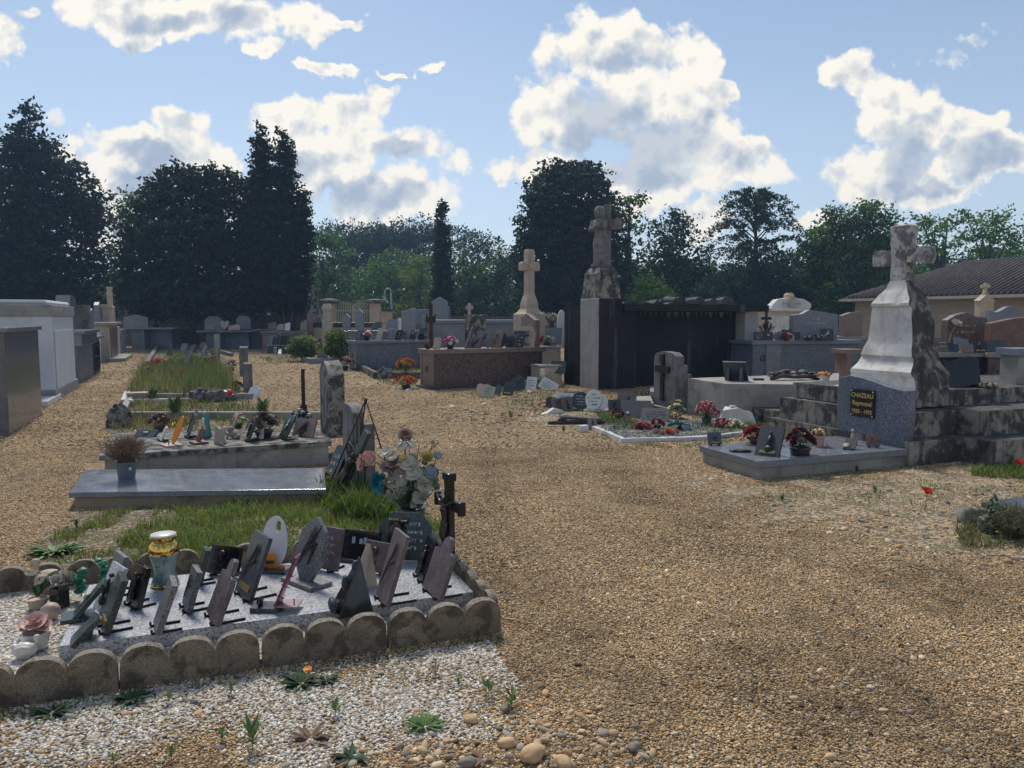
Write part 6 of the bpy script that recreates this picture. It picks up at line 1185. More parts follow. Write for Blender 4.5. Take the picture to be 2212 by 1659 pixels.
for (x0, x1, yt, yb, Y, sh, mt, lab) in [(740, 757, 678, 716, 33, 'gable', 'granite', 'narrow grey gabled stele in front of the left gate leaf'), (767, 785, 667, 712, 33, 'gable', 'granite', 'taller narrow grey gabled stele in front of the right gate leaf'), (867, 898, 665, 713, 30, [], 'granite', 'grey headstone with a sweeping one-sided shoulder right of the gate'),
        (899, 930, 668, 700, 31.5, 'rect', 'granite_h', 'pale square-topped headstone behind the rusty iron cross'), (911, 930, 680, 735, 26.5, [], 'granite', 'grey headstone with an iron cross fixed to its face, by the rusty iron cross'), (932, 967, 641, 694, 31, 'gable', 'granite_h', 'tall pale house-shaped headstone behind the iron cross'), (962, 972, 662, 694, 31.3, 'rect', 'granite_h', 'short pale shoulder block against the tall house-shaped headstone')]:
    w_ = (x1 - x0) / F * Y; h_ = zat(Y, yt) - WD(x0, yb, Y).z
    if sh == []: sh = [(-w_ / 2, 0), (w_ / 2, 0), (w_ / 2, h_), (w_ * .15, h_ * .98), (-w_ * .15, h_ * .88), (-w_ / 2, h_ * .85)] if x0 < 900 else [(-w_ / 2, 0), (w_ / 2, 0), (w_ / 2, h_ * .93), (w_ * .1, h_ * .97), (-w_ / 2, h_)]
    pxhead(lab, x0, x1, yt, yb, Y, sh, mt, .2)
pxtomb('long low grey tomb between the gate and the grey plaque-lined vault', 742, 905, 714, 745, 31, 1.5, 'granite', group='tombs in the central rows')
for (x, w_, h_, sh, mt, lab) in [(846, .45, .45, 'round', 'granite_h', 'rounded grey plaque with a pale rim behind the vault, right of the steles'), (876, .7, .45, 'round', 'granite_h', 'wide arched grey plaque behind the vault'), (862, .2, .5, 'round', 'white', 'small white statuette-like stone between two arched plaques'), (812, .4, .35, 'wave', 'granite_dk', 'dark small plaque right of the taller stele'), (828, .2, .3, 'gable', 'lime', 'small cream stone by the right gate pillar')]:
    P = WD(x, 713, 30.6); plaque(P, w_, h_, -12, 10, sh, mt, lab, '', '', .05, group='plaques behind the grey vault')
m = MB(); P = WD(921, 690, 26.2); r0 = thing('iron_cross', 'small black iron cross fixed on the grey headstone by the rusty one', 'cross', P, 0); m.box(-.015, .015, 0, .02, -.55, .1); m.box(-.08, .08, .001, .019, -.06, -.03); m.build('cross', M['iron'], r0)
Pc = W(931, 815) if False else G(931, 18.2); r0 = thing('iron_cross', 'tall rusty iron cross post with scroll ornaments behind the brown tomb', 'cross', Pc, 0); zt_ = zat(18.2, 655); m = MB(); m.box(-.04, .04, -.04, .04, 0, zt_); m.build('post', M['rust'], r0, bev=.004); m = MB(); zc = zat(18.2, 691)
for s_ in (-1, 1): m.ball((s_ * .07, 0, zc), (.05, .02, .08), n=2, amp=.6, fr=5); m.ball((s_ * .1, 0, zc + .1), (.025, .02, .04), n=1)
m.build('scrolls', M['rust'], r0)
# long pale vault G, its stone block and cross
pxtomb('long pale grey vault running behind the brown tomb', 936, 1112, 691, 745, 26, 2.2, 'granite', 'granite_h', .1, .12, group='tombs in the central rows')
r0 = thing('stone_block', 'squat dark-stained stone block in front of the long pale vault', 'monument', G(1004, 22.5), R(0)); hh = zat(22.5, 684); m = MB(); m.box(0, .60, 0, .5, 0, hh); m.build('block', M['limed'], r0, worn=.012, cell=.08); m = MB(); m.box(-.03, .63, -.03, .53, hh + .001, hh + .05); m.build('lichen_top', M['lichen'], r0, worn=.02, cell=.06)
r0 = thing('stone_cross', 'little cream stone cross standing on the squat stained block', 'cross', WD(1014, 683, 22.6), 0); zt_ = zat(22.6, 655) - r0.location.z; m = MB(); m.box(-.05, .05, -.03, .03, 0, zt_); m.box(-.11, -.0501, -.029, .029, zt_ * .55, zt_ * .8); m.box(.0501, .11, -.029, .029, zt_ * .55, zt_ * .8); m.build('cross', M['lime'], r0, worn=.006, cell=.04)
# central rows: grey vault F with its plaques
P = W(770, 800); AF = R(27); r0 = vault('tomb', 'blue-grey granite vault with a row of plaques along its top, left of the brown tomb', P, AF, 2.35, .75, .86, M['granite_bl'], M['granite'], (.07, .085), (.06, .06, M['cap']), group='tombs in the central rows'); ring(r0, (-.012, .36, .42), (0, 0, R(90)), .04)
m = MB(); m.box(-.02, 0, 0, .14, .0601, .775); m.box(-.02, 0, .61, .75, .0601, .775); m.build('end_post', M['granite'], r0, bev=.004)
def onvault(P, A, lx, ly, z): return P + Vector((math.cos(A) * lx - math.sin(A) * ly, math.sin(A) * lx + math.cos(A) * ly, z))
gf = 'plaques on the blue-grey granite vault'
for i, (lx, w_, h_, sh, mt, dc, lab) in enumerate([(.10, .20, .26, 'rect', 'black', 'text', 'black plaque with pale lettering, first on the left of the blue-grey vault'), (.26, .18, .26, 'rect', 'granite_dk', 'text', 'dark plaque partly hidden by red and pink lilies'), (.72, .22, .30, 'rect', 'p_green', '', 'pale yellowish-green plaque right of the lilies'), (.88, .16, .24, 'wave', 'greyplq', 'dove', 'grey plaque with a light blue enamel dove'),
        (1.02, .20, .32, 'book', 'greyplq', 'text', 'grey open-book plaque in the middle of the blue-grey vault'), (1.18, .20, .28, 'rect', 'granite_h', '', 'grey-green plaque with a pale folded corner'), (1.32, .18, .26, 'rect', 'black', 'text', 'black plaque right of the folded-corner one'), (1.46, .20, .27, 'leaf', 'granite_dk', 'branch', 'dark patterned plaque with a cast branch in the middle of the row'), (1.60, .22, .27, 'rect', 'greyplq', 'text', 'grey framed plaque with three lines of text'), (1.76, .2, .25, 'rect', 'granite_dk', 'figure', 'dark plaque with a small cast figure at the right of the row'), (2.05, .2, .30, 'rect', 'black', '', 'black plaque with a teal picture near the rusty cross'), (2.28, .2, .2, 'rect', 'purple', '', 'small purple-brown plaque at the right end of the vault')]):
    plaque(onvault(P, AF, lx, .22 + .12 * (i % 2), .862), w_ * 1.15, h_ * 1.25, -42, 20, sh, mt, lab, dc, '', .022, group=gf)
bouquet('red and pink artificial lilies among the plaques on the blue-grey vault', onvault(P, AF, .42, .3, .86), .15, .18, ['p_red', 'p_pink', 'p_rose', 'p_white'], 15, .065, ('potdk', .08, .06, .10), style='daisy', seed=2)
bouquet('dark urn with a pale flower right of the framed plaque on the blue-grey vault', onvault(P, AF, 1.88, .3, .86), .06, .12, ['p_grey', 'p_dark'], 7, .03, ('potdk', .07, .05, .12), seed=21, style='puff')
bouquet('small pink posy beside the black teal-picture plaque', onvault(P, AF, 2.2, .25, .86), .07, .08, ['p_pink', 'p_red'], 8, .03, ('potdk', .05, .04, .05), seed=22)
# ------------------------------------------------ brown vault
PB = W(938, 841); AB = R(31); LB, DB, HB = 2.78, .68, .855
r0 = vault('tomb', 'mottled brown granite vault with a thick cover slab in the middle of the picture', PB, AB, LB, DB, HB, M['granite_br'], M['granite_brl'], (.055, .10), (.05, .09, M['cap']), group='tombs in the central rows')
m = MB(); m.box(-.02, 0, 0, .1, .051, HB - .101); m.box(-.02, 0, DB - .1, DB, .051, HB - .101); m.build('end_post', M['granite_brl'], r0, bev=.003); m = MB(); m.box(-.008, 0, .1001, DB - .1001, .051, HB - .101); m.build('end_panel', M['granite_brl'], r0); ring(r0, (-.02, .34, .42), (0, 0, R(90)), .045)
gb = 'plaques on the brown granite vault'
for i, (lx, ly, w_, h_, sh, mt, dc, lab, yw) in enumerate([(.10, .10, .13, .22, 'book', 'beige', '', 'cream ribbed book plaque at the left end of the brown vault', -20), (.80, .12, .05, .42, 'rect', 'granite_dk', '', 'tall thin slat plaque leaning behind the pink flowers', -60), (.92, .22, .16, .20, 'leaf', 'purple', 'rose', 'small brown leaf-edged plaque right of the thin slat', -30),
        (1.06, .12, .22, .22, 'slope', 'purple', 'branch', 'brown plaque with a cast sprig beside the draped one', -35), (1.28, .2, .30, .34, 'scroll', 'greyplq', 'branch', 'grey plaque draped like a white-edged cloth', -25), (1.58, .14, .22, .34, 'rect', 'granite_brl', 'rose+plate', 'smooth brown plaque with a dark cast rose', -35), (1.76, .24, .24, .30, 'leaf', 'slate', 'dove', 'blue-grey plaque with a cast bird behind the smooth brown one', -35),
        (1.92, .12, .14, .24, 'wave', 'greenblk', 'figure', 'little dark green rounded plaque in the middle right', -40), (2.02, .16, .18, .25, 'rect', 'purple', 'rose', 'reddish-brown plaque left of the slate-blue one', -30), (2.14, .10, .24, .32, 'rect', 'slate', 'plate+text', 'slate-blue plaque with two small plates', -28), (2.36, .16, .42, .40, 'rect', 'beige', 'branch+plate', 'large pale square plaque with cast grasses at the right end', -25)]):
    plaque(onvault(PB, AB, lx, ly, HB + .001), w_ * 1.25, h_ * 1.28, yw, 22, sh, mt, lab, dc, '', .028, group=gb)
bouquet('bunch of magenta and pale pink cloth flowers on the brown vault', onvault(PB, AB, .50, .22, HB), .17, .19, ['p_mag', 'p_pink', 'p_mag', 'p_white', 'p_mauve'], 24, .055, ('potdk', .09, .06, .09), style='daisy', seed=31)
bouquet('small red posy at the left corner of the brown vault', onvault(PB, AB, .02, .35, HB), .08, .07, ['p_red', 'p_dark'], 9, .035, ('potrd', .05, .04, .03), seed=32)
Ph = onvault(PB, AB, 2.60, .03, HB); Yh = Ph.y; ht = zat(Yh, 677) - HB; wd = .62
r0 = headstone('brown granite headstone with a slanted top and gilt lettering behind the brown vault plaques', Ph, wd, ht, AB - R(90), .13, [(-wd, 0), (0, 0), (0, ht * .80), (-wd * .60, ht), (-wd, ht * .86)], M['granite_brl'], HB)
txt('DEI', .10, M['letter'], r0, (-wd * .40, -.002, ht * .60), (R(90), 0, 0)); txt('LAVACER', .085, M['letter'], r0, (-wd * .38, -.002, ht * .42), (R(90), 0, 0)); m = MB(); m.box(-wd * .80, -wd * .785, -.004, -.001, ht * .3, ht * .72); m.box(-wd * .88, -wd * .70, -.004, -.001, ht * .70, ht * .715); m.build('gilt_cross', M['letter'], r0)
# ------------------------------------------------ cream cross monument
Y = 19.8; P = G(1143, Y); k_ = Y / F; Z = lambda y: zat(Y, y); r0 = thing('stone_cross', 'tall cream stone cross with a flared foot behind the brown headstone', 'monument', P, R(30)); 
loft([(.30, .30, 0), (.30, .30, Z(679)), (.28, .28, Z(677)), (.24, .24, Z(675)), (.17, .17, Z(666)), (.175, .175, Z(658)), (.15, .15, Z(648)), (.105, .105, Z(635)), (.10, .10, Z(588)), (.105, .105, Z(586)), (.105, .105, Z(545)), (.09, .09, Z(539))], None).build('shaft', M['lime'], r0, bev=.012)
m = MB(); 
for s_ in (-1, 1): m.prism([(s_ * .1055, Z(585)), (s_ * .26, Z(585)), (s_ * .275, Z(575)), (s_ * .26, Z(568)), (s_ * .20, Z(566)), (s_ * .1055, Z(568))], -.09, .09)
m.prism([(-.05, Z(585)), (.05, Z(585)), (.07, Z(575)), (0, Z(562)), (-.07, Z(575))], -.16, -.106); m.build('cross_arms', M['lime'], r0, bev=.008)
# ------------------------------------------------ things between brown vault and black tomb
for (x0, x1, yt, Y, mt, lab, sh) in [(1166, 1182, 673, 27, 'concg', 'grey upright headstone with a moulded edge right of the cream cross', 'round'), (1204, 1222, 670, 19.5, 'white', 'white arch-topped headstone against the side of the black-stained tomb', 'round')]: pxhead(lab, x0, x1, yt, 752, Y, sh, mt, .2)
pxtomb('dark table tomb right of the cream cross, flowers on it', 1170, 1206, 700, 752, 24, 1.2, 'granite_bl', 'granite', .04, .08, group='tombs in the central rows')
pxtomb('stepped cream tomb between the brown vault and the black-stained tomb', 1172, 1216, 750, 790, 17.9, 1.2, 'lime', 'concg', .0, .05, group='tombs in the central rows', ang=R(22)); pxtomb('low cream step in front of the stepped cream tomb', 1170, 1220, 789, 822, 17.0, .6, 'lime', 'concg', .02, .05, group='tombs in the central rows', ang=R(22))
plaque(WD(1194, 743, 18.4), .40, .42, -10, 25, 'rect', 'granite_h', 'pale square plaque leaning above the red and white flowers', '', '', .04, group=None); plaque(WD(1205, 806, 17.1), .34, .30, -12, 28, 'rect', 'granite_dk', 'dark square plaque leaning on the cream step', '', '', .04, group=None)
bouquet('red and white cloth flowers right of the cream cross', WD(1182, 746, 18.0), .22, .16, ['p_red', 'p_white', 'p_white', 'p_green'], 24, .05, ('potdk', .1, .08, .05), seed=33); bouquet('pink and white bouquet in a tall dark vase above the red and white flowers', WD(1192, 714, 23.5), .22, .22, ['p_rose', 'p_white', 'p_white'], 12, .08, ('potdk', .08, .06, .3), seed=34)
r0 = thing('watering_can', 'small pale handled jug on the step beside the brown vault', 'jug', WD(1172, 814, 16.6), 0); m = MB(); m.lathe([(.05, 0), (.07, .08), (.05, .16), (.055, .17)], 14); m.tube([(.05, 0, .15), (.10, 0, .18), (.11, 0, .08), (.06, 0, .04)], .01, 6); m.build('jug', M['ceramic'], r0, smooth=1)
# ================================================================== black-stained tomb with pillar and statue
OM = W(1292, 842); AM = GA; MP = lambda x, y, z=0: OM + v_ * x + u_ * y + Vector((0, 0, z)); r0 = thing('tomb', 'large black-stained concrete tomb with a deep recessed front and loose tiles on its flat roof', 'tomb', OM, AM)
Zm = lambda y: zat(16.4, y)
m = MB(); m.box(.571, 4.25, .35, 1.62, -.01, Zm(673)); m.build('back_wall', M['soot'], r0); m = MB(); m.box(.571, .95, 0.02, .349, -.01, Zm(673)); m.build('left_pier', M['soot'], r0, bev=.01); m = MB(); m.box(3.85, 4.22, .0, .349, -.01, Zm(674)); m.build('right_pier', M['sootl'], r0, bev=.01)
m = MB(); m.box(.0, .57, .851, 1.64, -.01, zat(17.6, 660)); m.build('side_wall', M['soot'], r0, worn=.008, cell=.12)
m = MB(); m.box(.575, 4.45, -.10, 1.75, Zm(672), Zm(657)); m.build('roof_slab', M['soot'], r0, worn=.008, cell=.15)
m = MB(); q = random.Random(4); x = .98
while x < 3.8:
    w_ = q.choice([.035, .05, .045, .12, .16]) * q.uniform(.8, 1.1); m.prism([(x, Zm(673)), (x + w_, Zm(673)), (x + w_ * .5, Zm(673) - q.uniform(.08, .16) * (1.5 if w_ > .08 else 1))], .344, .3499); x += w_ + q.uniform(.03, .12)
m.build('unstained_patches', M['oldstone'], r0)
r0 = thing('statue_pillar', 'square concrete pillar with a pale streak carrying the tapered pedestal of the statue', 'pillar', OM, AM); zp = Zm(644)
m = MB(); m.box(0, .568, 0, .85, -.01, zp); m.build('pillar', [M['sootl'], M['soot']], r0, bev=.012); o = r0.children[0]
for p_ in o.data.polygons:
    if p_.normal.y < -.5 or p_.normal.y > .5: p_.material_index = 1
loft([(.27, .40, zp, .28, .425), (.235, .36, zp + .35, .28, .425), (.225, .34, Zm(592), .28, .425), (.23, .35, Zm(590), .28, .425), (.17, .26, Zm(577), .28, .425), (.15, .2, Zm(575), .28, .425)], None).build('pedestal', M['limed'], r0, worn=.008, cell=.08, smooth=30)
PS = MP(.28, .425, Zm(575)); hs = zat(16.9, 438) - PS.z; r0 = thing('statue', 'weathered stone statue of a draped figure holding a large cross on the tall pedestal', 'statue', PS, R(-42))
k = hs; m = MB()
m.tube([(0, 0, 0), (0, 0, .1 * k), (-.01 * k, 0, .35 * k), (-.01 * k, .0, .55 * k), (-.03 * k, 0, .68 * k), (-.03 * k, 0, .75 * k)], [.11 * k, .12 * k, .125 * k, .10 * k, .12 * k, .07 * k], 16)
for a in range(0, 360, 30): m.tube([(math.cos(R(a)) * .10 * k, math.sin(R(a)) * .10 * k, .02 * k), (math.cos(R(a)) * .105 * k, math.sin(R(a)) * .10 * k, .3 * k), (math.cos(R(a)) * .07 * k, math.sin(R(a)) * .07 * k, .55 * k)], [.03 * k, .02 * k, .012 * k], 6)
m.ball((-.03 * k, -.03 * k, .85 * k), (.075 * k, .08 * k, .10 * k), n=3, amp=.12, fr=3); m.ball((-.03 * k, .01 * k, .83 * k), (.10 * k, .09 * k, .12 * k), n=3, amp=.2, fr=3)
m.tube([(-.13 * k, -.01 * k, .72 * k), (-.15 * k, -.08 * k, .58 * k), (-.02 * k, -.14 * k, .62 * k), (.06 * k, -.13 * k, .66 * k)], [.05 * k, .045 * k, .035 * k, .03 * k], 10); m.tube([(.08 * k, -.01 * k, .72 * k), (.13 * k, -.09 * k, .62 * k), (.06 * k, -.14 * k, .60 * k)], [.05 * k, .042 * k, .03 * k], 10)
m.box(-.13 * k, .13 * k, -.11 * k, .11 * k, 0, .05 * k); remesh(m.build('figure', M['oldstone'], r0), .016, 1)
m = MB(); m.box(.0 * k, .10 * k, .04 * k, .12 * k, .04 * k, .98 * k); m.box(-.26 * k, -.0001, .045 * k, .115 * k, .58 * k, .74 * k); m.box(.1001 * k, .30 * k, .045 * k, .115 * k, .58 * k, .74 * k); m.build('cross', M['oldstone'], r0, worn=.01, cell=.06, smooth=30)
q = random.Random(9); zr = Zm(657)
for i, (lx, w_, h_, ry) in enumerate([(.95, .30, .05, -3), (1.35, .32, .06, 4), (1.65, .3, .05, 10), (1.72, .10, .14, 40), (1.86, .10, .14, 40), (2.02, .3, .06, -6), (2.24, .24, .16, 3), (2.45, .30, .18, -3), (2.7, .26, .18, 6), (2.93, .2, .12, 30), (3.15, .22, .15, 3), (3.32, .10, .12, -35), (3.5, .3, .10, -4), (3.66, .34, .20, 8), (3.92, .24, .14, 30)]):
    m = MB(); m.prism([(-w_ / 2, 0), (w_ / 2, 0)] + [(w_ / 2 * math.cos(R(a)), h_ * .4 + h_ * .6 * math.sin(R(a))) for a in (20, 50, 80, 110, 140, 165)], 0, .42); o = m.build('roof_tile', M['cap'], worn=.012, cell=.07); o.location = MP(lx, q.uniform(.1, .7), zr + .01); o.rotation_euler = (R(q.uniform(-6, 6)), R(ry), AM + R(q.uniform(-8, 8)))
    tag(o, 'dark loose roof tile lying on the flat top of the black-stained tomb', 'roof tile', 'loose tiles on the black-stained tomb')
# stele with iron cross
PT = W(1458, 890); hT = zat(PT.y, 761); r0 = thing('headstone', 'rounded rough grey headstone, stepped at its back, with a black iron cross', 'headstone', PT, FV); wT = .64
m = MB(); m.prism([(-wT, -.02), (0, -.02), (0, hT * .93), (-wT * .2, hT * .985), (-wT * .6, hT), (-wT * .9, hT * .97), (-wT, hT * .9)], 0, .16); m.build('stone', M['oldstone'], r0, worn=.006, cell=.06, smooth=35)
m = MB(); m.box(-wT * .97, -.002, .161, .24, -.01, hT * .78); m.box(-wT * .96, -.004, .241, .32, -.01, hT * .62); m.build('stepped_back', M['oldstone'], r0, worn=.006, cell=.06)
m = MB(TR(-wT * .55, 0, 0)); m.box(-.045, .045, -.045, -.004, hT * .16, hT * .96); m.box(-.20, -.0451, -.044, -.005, hT * .64, hT * .77); m.box(.0451, .20, -.044, -.005, hT * .64, hT * .75); m.build('iron_cross', M['iron'], r0, bev=.008); m = MB(); m.box(-wT * 1.1, .1, -.1, .45, -.02, .06); m.build('base', M['concg'], r0, worn=.006)
# ================================================================== concrete terrace tombs in front of it
def plan_thing(name, label, pts, z0, z1, mat, cat='tomb', worn=.006, part='slab', cell=.14, parent=None):
    P = [Vector(p) for p in pts]; c = Vector((P[0].x, P[0].y, 0)) if parent is None else parent.location; root = thing(name, label, cat, c, 0) if parent is None else parent; m = MB(); m.plan([(p.x - c.x, p.y - c.y) for p in P], z0, z1); m.build(part, M[mat], root, worn=worn, cell=cell, smooth=30); return root
za = .56; r0 = plan_thing('tomb', 'pale concrete tomb platform with dark drips, a slanting plaque and a withered wreath on it', [W(1486, 817, za), W(1565, 829, za), W(1812, 831, za), W(1812, 806, za)], -.02, za, 'concg')
zb_ = .22; r0 = plan_thing('tomb', 'low dark-edged concrete platform in front of the pale concrete tomb', [W(1565, 868, zb_), W(1673, 887, zb_), W(1762, 886, zb_), W(1815, 862, zb_)], -.02, zb_, 'limed')
r0 = plan_thing('stone_block', 'blackened square block at the right of the low platform', [W(1757, 905), W(1800, 905), W(1806, 880), W(1765, 880)], -.01, .38, 'limed', 'stone block')
r0 = plan_thing('stone_block', 'low dark kerb stone lying in front of the blackened square block', [W(1694, 925), W(1760, 921), W(1756, 908), W(1700, 908)], -.01, .13, 'limed', 'stone block')
r0 = plan_thing('stone_block', 'low crumbled concrete strip left of the grey headstone with the iron cross', [W(1350, 888), W(1412, 890), W(1405, 872), W(1345, 874)], -.01, .14, 'concg', 'stone block')
r0 = plan_thing('stone_block', 'small pale concrete block just left of the grey headstone with the iron cross', [W(1404, 872), W(1432, 876), W(1430, 862), W(1404, 862)], -.01, .22, 'concg', 'stone block')
pI = W(1592, 822, za); plaque(pI, .36, .36, 150, 30, 'rect', 'granite_dk', 'dark square plaque tilted back on two fins on the pale concrete tomb', '', 'wedges', .03, group=None)
plaque(W(1640, 822, za), .16, .03, 0, 0, 'rect', 'black', 'small flat black ornament lying by the tilted square plaque', '', '', .08, group=None)
r0 = thing('wreath', 'withered brown and dark red wreath lying on the pale concrete tomb', 'wreath', W(1712, 820, za), R(8)); m = MB()
for i in range(46): a = i / 46; m.ball((-.40 + .8 * a, rnd.uniform(-.08, .08), .05 + .07 * math.sin(a * 3.1) + rnd.uniform(-.02, .04)), (.05, .04, .022), n=1, amp=.9, fr=5, seed=i)
m.build('dead_leaves', M['lichen'], r0); m = MB()
for s_ in (-1, 1): m.tube([(-.42, -.09, 0.01), (-.25, -.10 + .02 * s_, .07), (-.02, -.11, .05), (.2, -.10, .06), (.4, -.1, .01)], [.02, .035, .03, .035, .02], 6)
m.build('ribbon', M['p_dark'], r0, smooth=1); m = MB(); petals(m, (.05, 0, .14), .04, 6, 2, .5); m.build('flower', M['p_rose'], r0)
bouquet('white pot with orange ribbon at the right end of the pale concrete tomb', W(1782, 827, za), .09, .04, ['p_org', 'p_gold', 'dry'], 12, .03, ('ceramic', .07, .055, .12), style='puff', leaf='dry', seed=41)
# ------------------------------------------------ grey vault J behind
Pj = G(1628, 17.2); Hj = zat(17.2, 736); r0 = vault('tomb', 'long grey granite vault with a pale coping behind the concrete tomb', Pj, R(14), 2.75, 1.2, Hj, M['granite_bl'], M['granite_h'], (.06, .09), (.05, .03, M['cap']), group='tombs at the right')
m = MB(); m.box(.32, .42, -.03, 0, .051, Hj - .091); m.box(.4201, .70, -.015, 0, .051, Hj - .091); m.build('front_post', M['granite'], r0, bev=.004); ring(r0, (.24, -.012, Hj * .62), (0, 0, 0), .05)
def jp(x, Y=17.5): p = G(x, Y); p.z = Hj + .001; return p
hh = zat(17.8, 669) - Hj; w_ = (1817 - 1707) / F * 17.8; r0 = headstone('wide blue-grey granite headstone with a slanting top, faint lettering and an etched cross', jp(1762, 17.8), w_, hh, R(14), .16, [(-w_ / 2, 0), (w_ / 2, 0), (w_ / 2, hh * .84), (-w_ * .14, hh), (-w_ * .3, hh * .86), (-w_ / 2, hh * .82)], M['granite_h'], Hj, ([(hh * .66, w_ * .18), (hh * .52, w_ * .45)], .045, 'ltxt'))
hh = zat(19, 673) - 1.0; w_ = 50 / F * 19; headstone('plain brown granite headstone right of the wide blue-grey one', G(1842, 19) + Vector((0, 0, 1.0)), w_, hh, R(14), .15, [(-w_ / 2, 0), (w_ / 2, 0), (w_ / 2, hh), (-w_ * .1, hh * .97), (-w_ / 2, hh * .86)], M['granite_brl'], 1.0); pxtomb('brown-grey tomb under the plain brown headstone', 1812, 1872, 727, 800, 18.9, 1.2, 'granite_brl', 'concg', .05, .08, group='tombs at the right')
for (x, w_, h_, sh, mt, dc, lab) in [(1640, .22, .20, 'rect', 'slate', 'text', 'small slate plaque at the left end of the long grey vault'), (1661, .2, .24, 'slope', 'slate', 'dove', 'grey-blue plaque with a white dove on the long grey vault'), (1684, .28, .22, 'leaf', 'greyplq', '', 'slanting blue-grey plaque left of the red roses'), (1702, .26, .26, 'book', 'slate', 'text', 'dark stacked book plaques behind the red roses'), (1706, .22, .12, 'wave', 'beige', '', 'small pinkish stepped plaque in front of the vault headstone'), (1722, .16, .2, 'rect', 'slate', '', 'slate plaque leaning on the left foot of the wide headstone'), (1788, .28, .28, 'rect', 'slate', 'branch', 'dark square plaque with white cast leaves against the wide headstone')]:
    plaque(jp(x, 17.45 if x != 1702 else 17.65), w_, h_, -12, 18, sh, mt, lab, dc, '', .03, group='plaques on the long grey vault', dmat='ceramic')
bouquet('red cloth roses on the long grey vault', jp(1700, 17.35), .12, .12, ['p_red', 'p_red', 'p_pink'], 12, .045, ('potdk', .07, .05, .04), seed=43); bouquet('small dried flower bowl in front of the wide blue-grey headstone', jp(1748, 17.35), .10, .07, ['p_mauve', 'p_dark'], 10, .03, ('potdk', .08, .06, .03), style='puff', seed=44); bouquet('dark brown dried bouquet right of the dried flower bowl', jp(1769, 17.4), .10, .12, ['p_dark', 'p_mauve'], 10, .035, ('potdk', .06, .04, .04), style='puff', leaf='dry', seed=45)
r0 = thing('iron_cross', 'black wrought-iron cross with curling sprays in front of the cream family tomb', 'cross', jp(1655, 18.3), 0); m = MB(); ch = zat(18.3, 671) - Hj; m.box(-.025, .025, -.02, .02, 0, ch); m.box(-.10, -.0251, -.019, .019, ch * .68, ch * .78); m.box(.0251, .10, -.019, .019, ch * .68, ch * .78)
for p_ in ((-.1, .73), (.1, .73), (0, 1.0)): m.ball((p_[0], 0, ch * p_[1]), .035, n=1)
m.build('cross', M['iron'], r0); twigs(r0, .05, .22, ch * .62, 40, M['rust'], 'wire_spray', .006, 6)
r0 = thing('tomb', 'cream family tomb with a pedimented top and carved cross behind the iron cross', 'tomb', G(1632, 30), R(0)); L = 97 / F * 30; hb = zat(30, 666); m = MB(); m.box(0, L * 1.15, 0, 2, 0, hb - .12); m.build('body', M['lime'], r0); m = MB(); m.box(-.05, L * 1.15 + .05, -.08, 2.08, hb - .12, hb); m.build('cornice', M['paint'], r0, bev=.02)
zz = lambda y: zat(30, y) - 0; m = MB(); a0, a1 = (1669 - 1632) / F * 30, (1755 - 1632) / F * 30; m.prism([(a0, hb), (a1, hb), (a1, zz(655)), (a1 - .15, zz(650)), (a1 - .3, zz(646)), ((a0 + a1) / 2, zz(642)), (a0 + .25, zz(646)), (a0, hb + .1)], .2, .8); m.build('pediment', M['paint'], r0, bev=.02)
m = MB(); c = (a0 + a1) / 2; m.box(c - .12, c + .12, .12, .199, hb + .05, zz(641)); m.box(c - .35, c - .121, .14, .199, zz(657), zz(654)); m.box(c + .121, c + .35, .14, .199, zz(657), zz(654)); m.lathe([(.2, 0), (.2, .12), (.12, .2)], 12, c=(c, .5, zz(642) - .02)); m.build('carved_cross', M['lime'], r0); m = MB(); m.box(.45, L * .9, -.012, -.001, .3, hb - .3); m.build('front_panel', M['paint'], r0)
r0 = thing('stone_bench', 'small brownish stone ledge on a leg left of the big white cross monument', 'stone ledge', G(1828, 15.2), R(8)); m = MB(); zt_ = zat(15.2, 755); m.box(0, .42, 0, .5, zt_ - .09, zt_); m.build('slab', M['granite_brl'], r0, bev=.004); m = MB(); m.box(.06, .17, .03, .45, 0, zt_ - .0901); m.build('leg', M['granite_brl'], r0)
# ================================================================== grave with the named headstone
PC = W(1639, 1036); AC = R(21.2); r0 = thing('grave_slab', 'speckled grey granite grave slab with the named headstone, on a grey concrete base', 'grave slab', PC, AC); LC, DC, HC = 2.16, .93, .185
m = MB(); m.box(0.01, LC + .02, .01, DC - .01, -.02, .115); m.build('plinth', M['concg'], r0, bev=.004); m = MB(); m.box(-.03, LC - .01, -.03, DC, .1151, HC); m.build('slab', M['granite'], r0, bev=.006)
CP = lambda x, y: PC + Vector((math.cos(AC) * x - math.sin(AC) * y, math.sin(AC) * x + math.cos(AC) * y, HC + .0005))
hp = CP(1.86, -.01); wS = .97; h1 = zat(hp.y, 845) - HC; h2 = zat(hp.y + .75, 811) - HC; r0 = headstone('grey granite headstone with a curved top and a black plate reading CHAZEAU Raymond', hp, wS, h2, AC - R(90), .12, [(-wS * .96, 0), (-.03, 0), (0, h1 * .5), (-.01, h1)] + [(-.01 - wS * .82 * i / 10, h1 + (h2 - h1) * (.5 - .5 * math.cos(math.pi * i / 10))) for i in range(1, 11)] + [(-wS * .98, h2 * .95), (-wS, h2 * .5)], M['granite_bl'], HC)
pw, ph_ = .335, .305; xc = -wS * .60; zc = h2 * .585; m = MB(); m.box(xc - pw / 2, xc + pw / 2, -.022, -.002, zc - ph_ / 2, zc + ph_ / 2); np_ = m.build('nameplate', M['black'], r0, bev=.002); m = MB()
for sx_ in (-1, 1):
    for sz_ in (-1, 1): m.ball((xc + sx_ * (pw / 2 - .018), -.024, zc + sz_ * (ph_ / 2 - .018)), (.009, .005, .009), n=1)
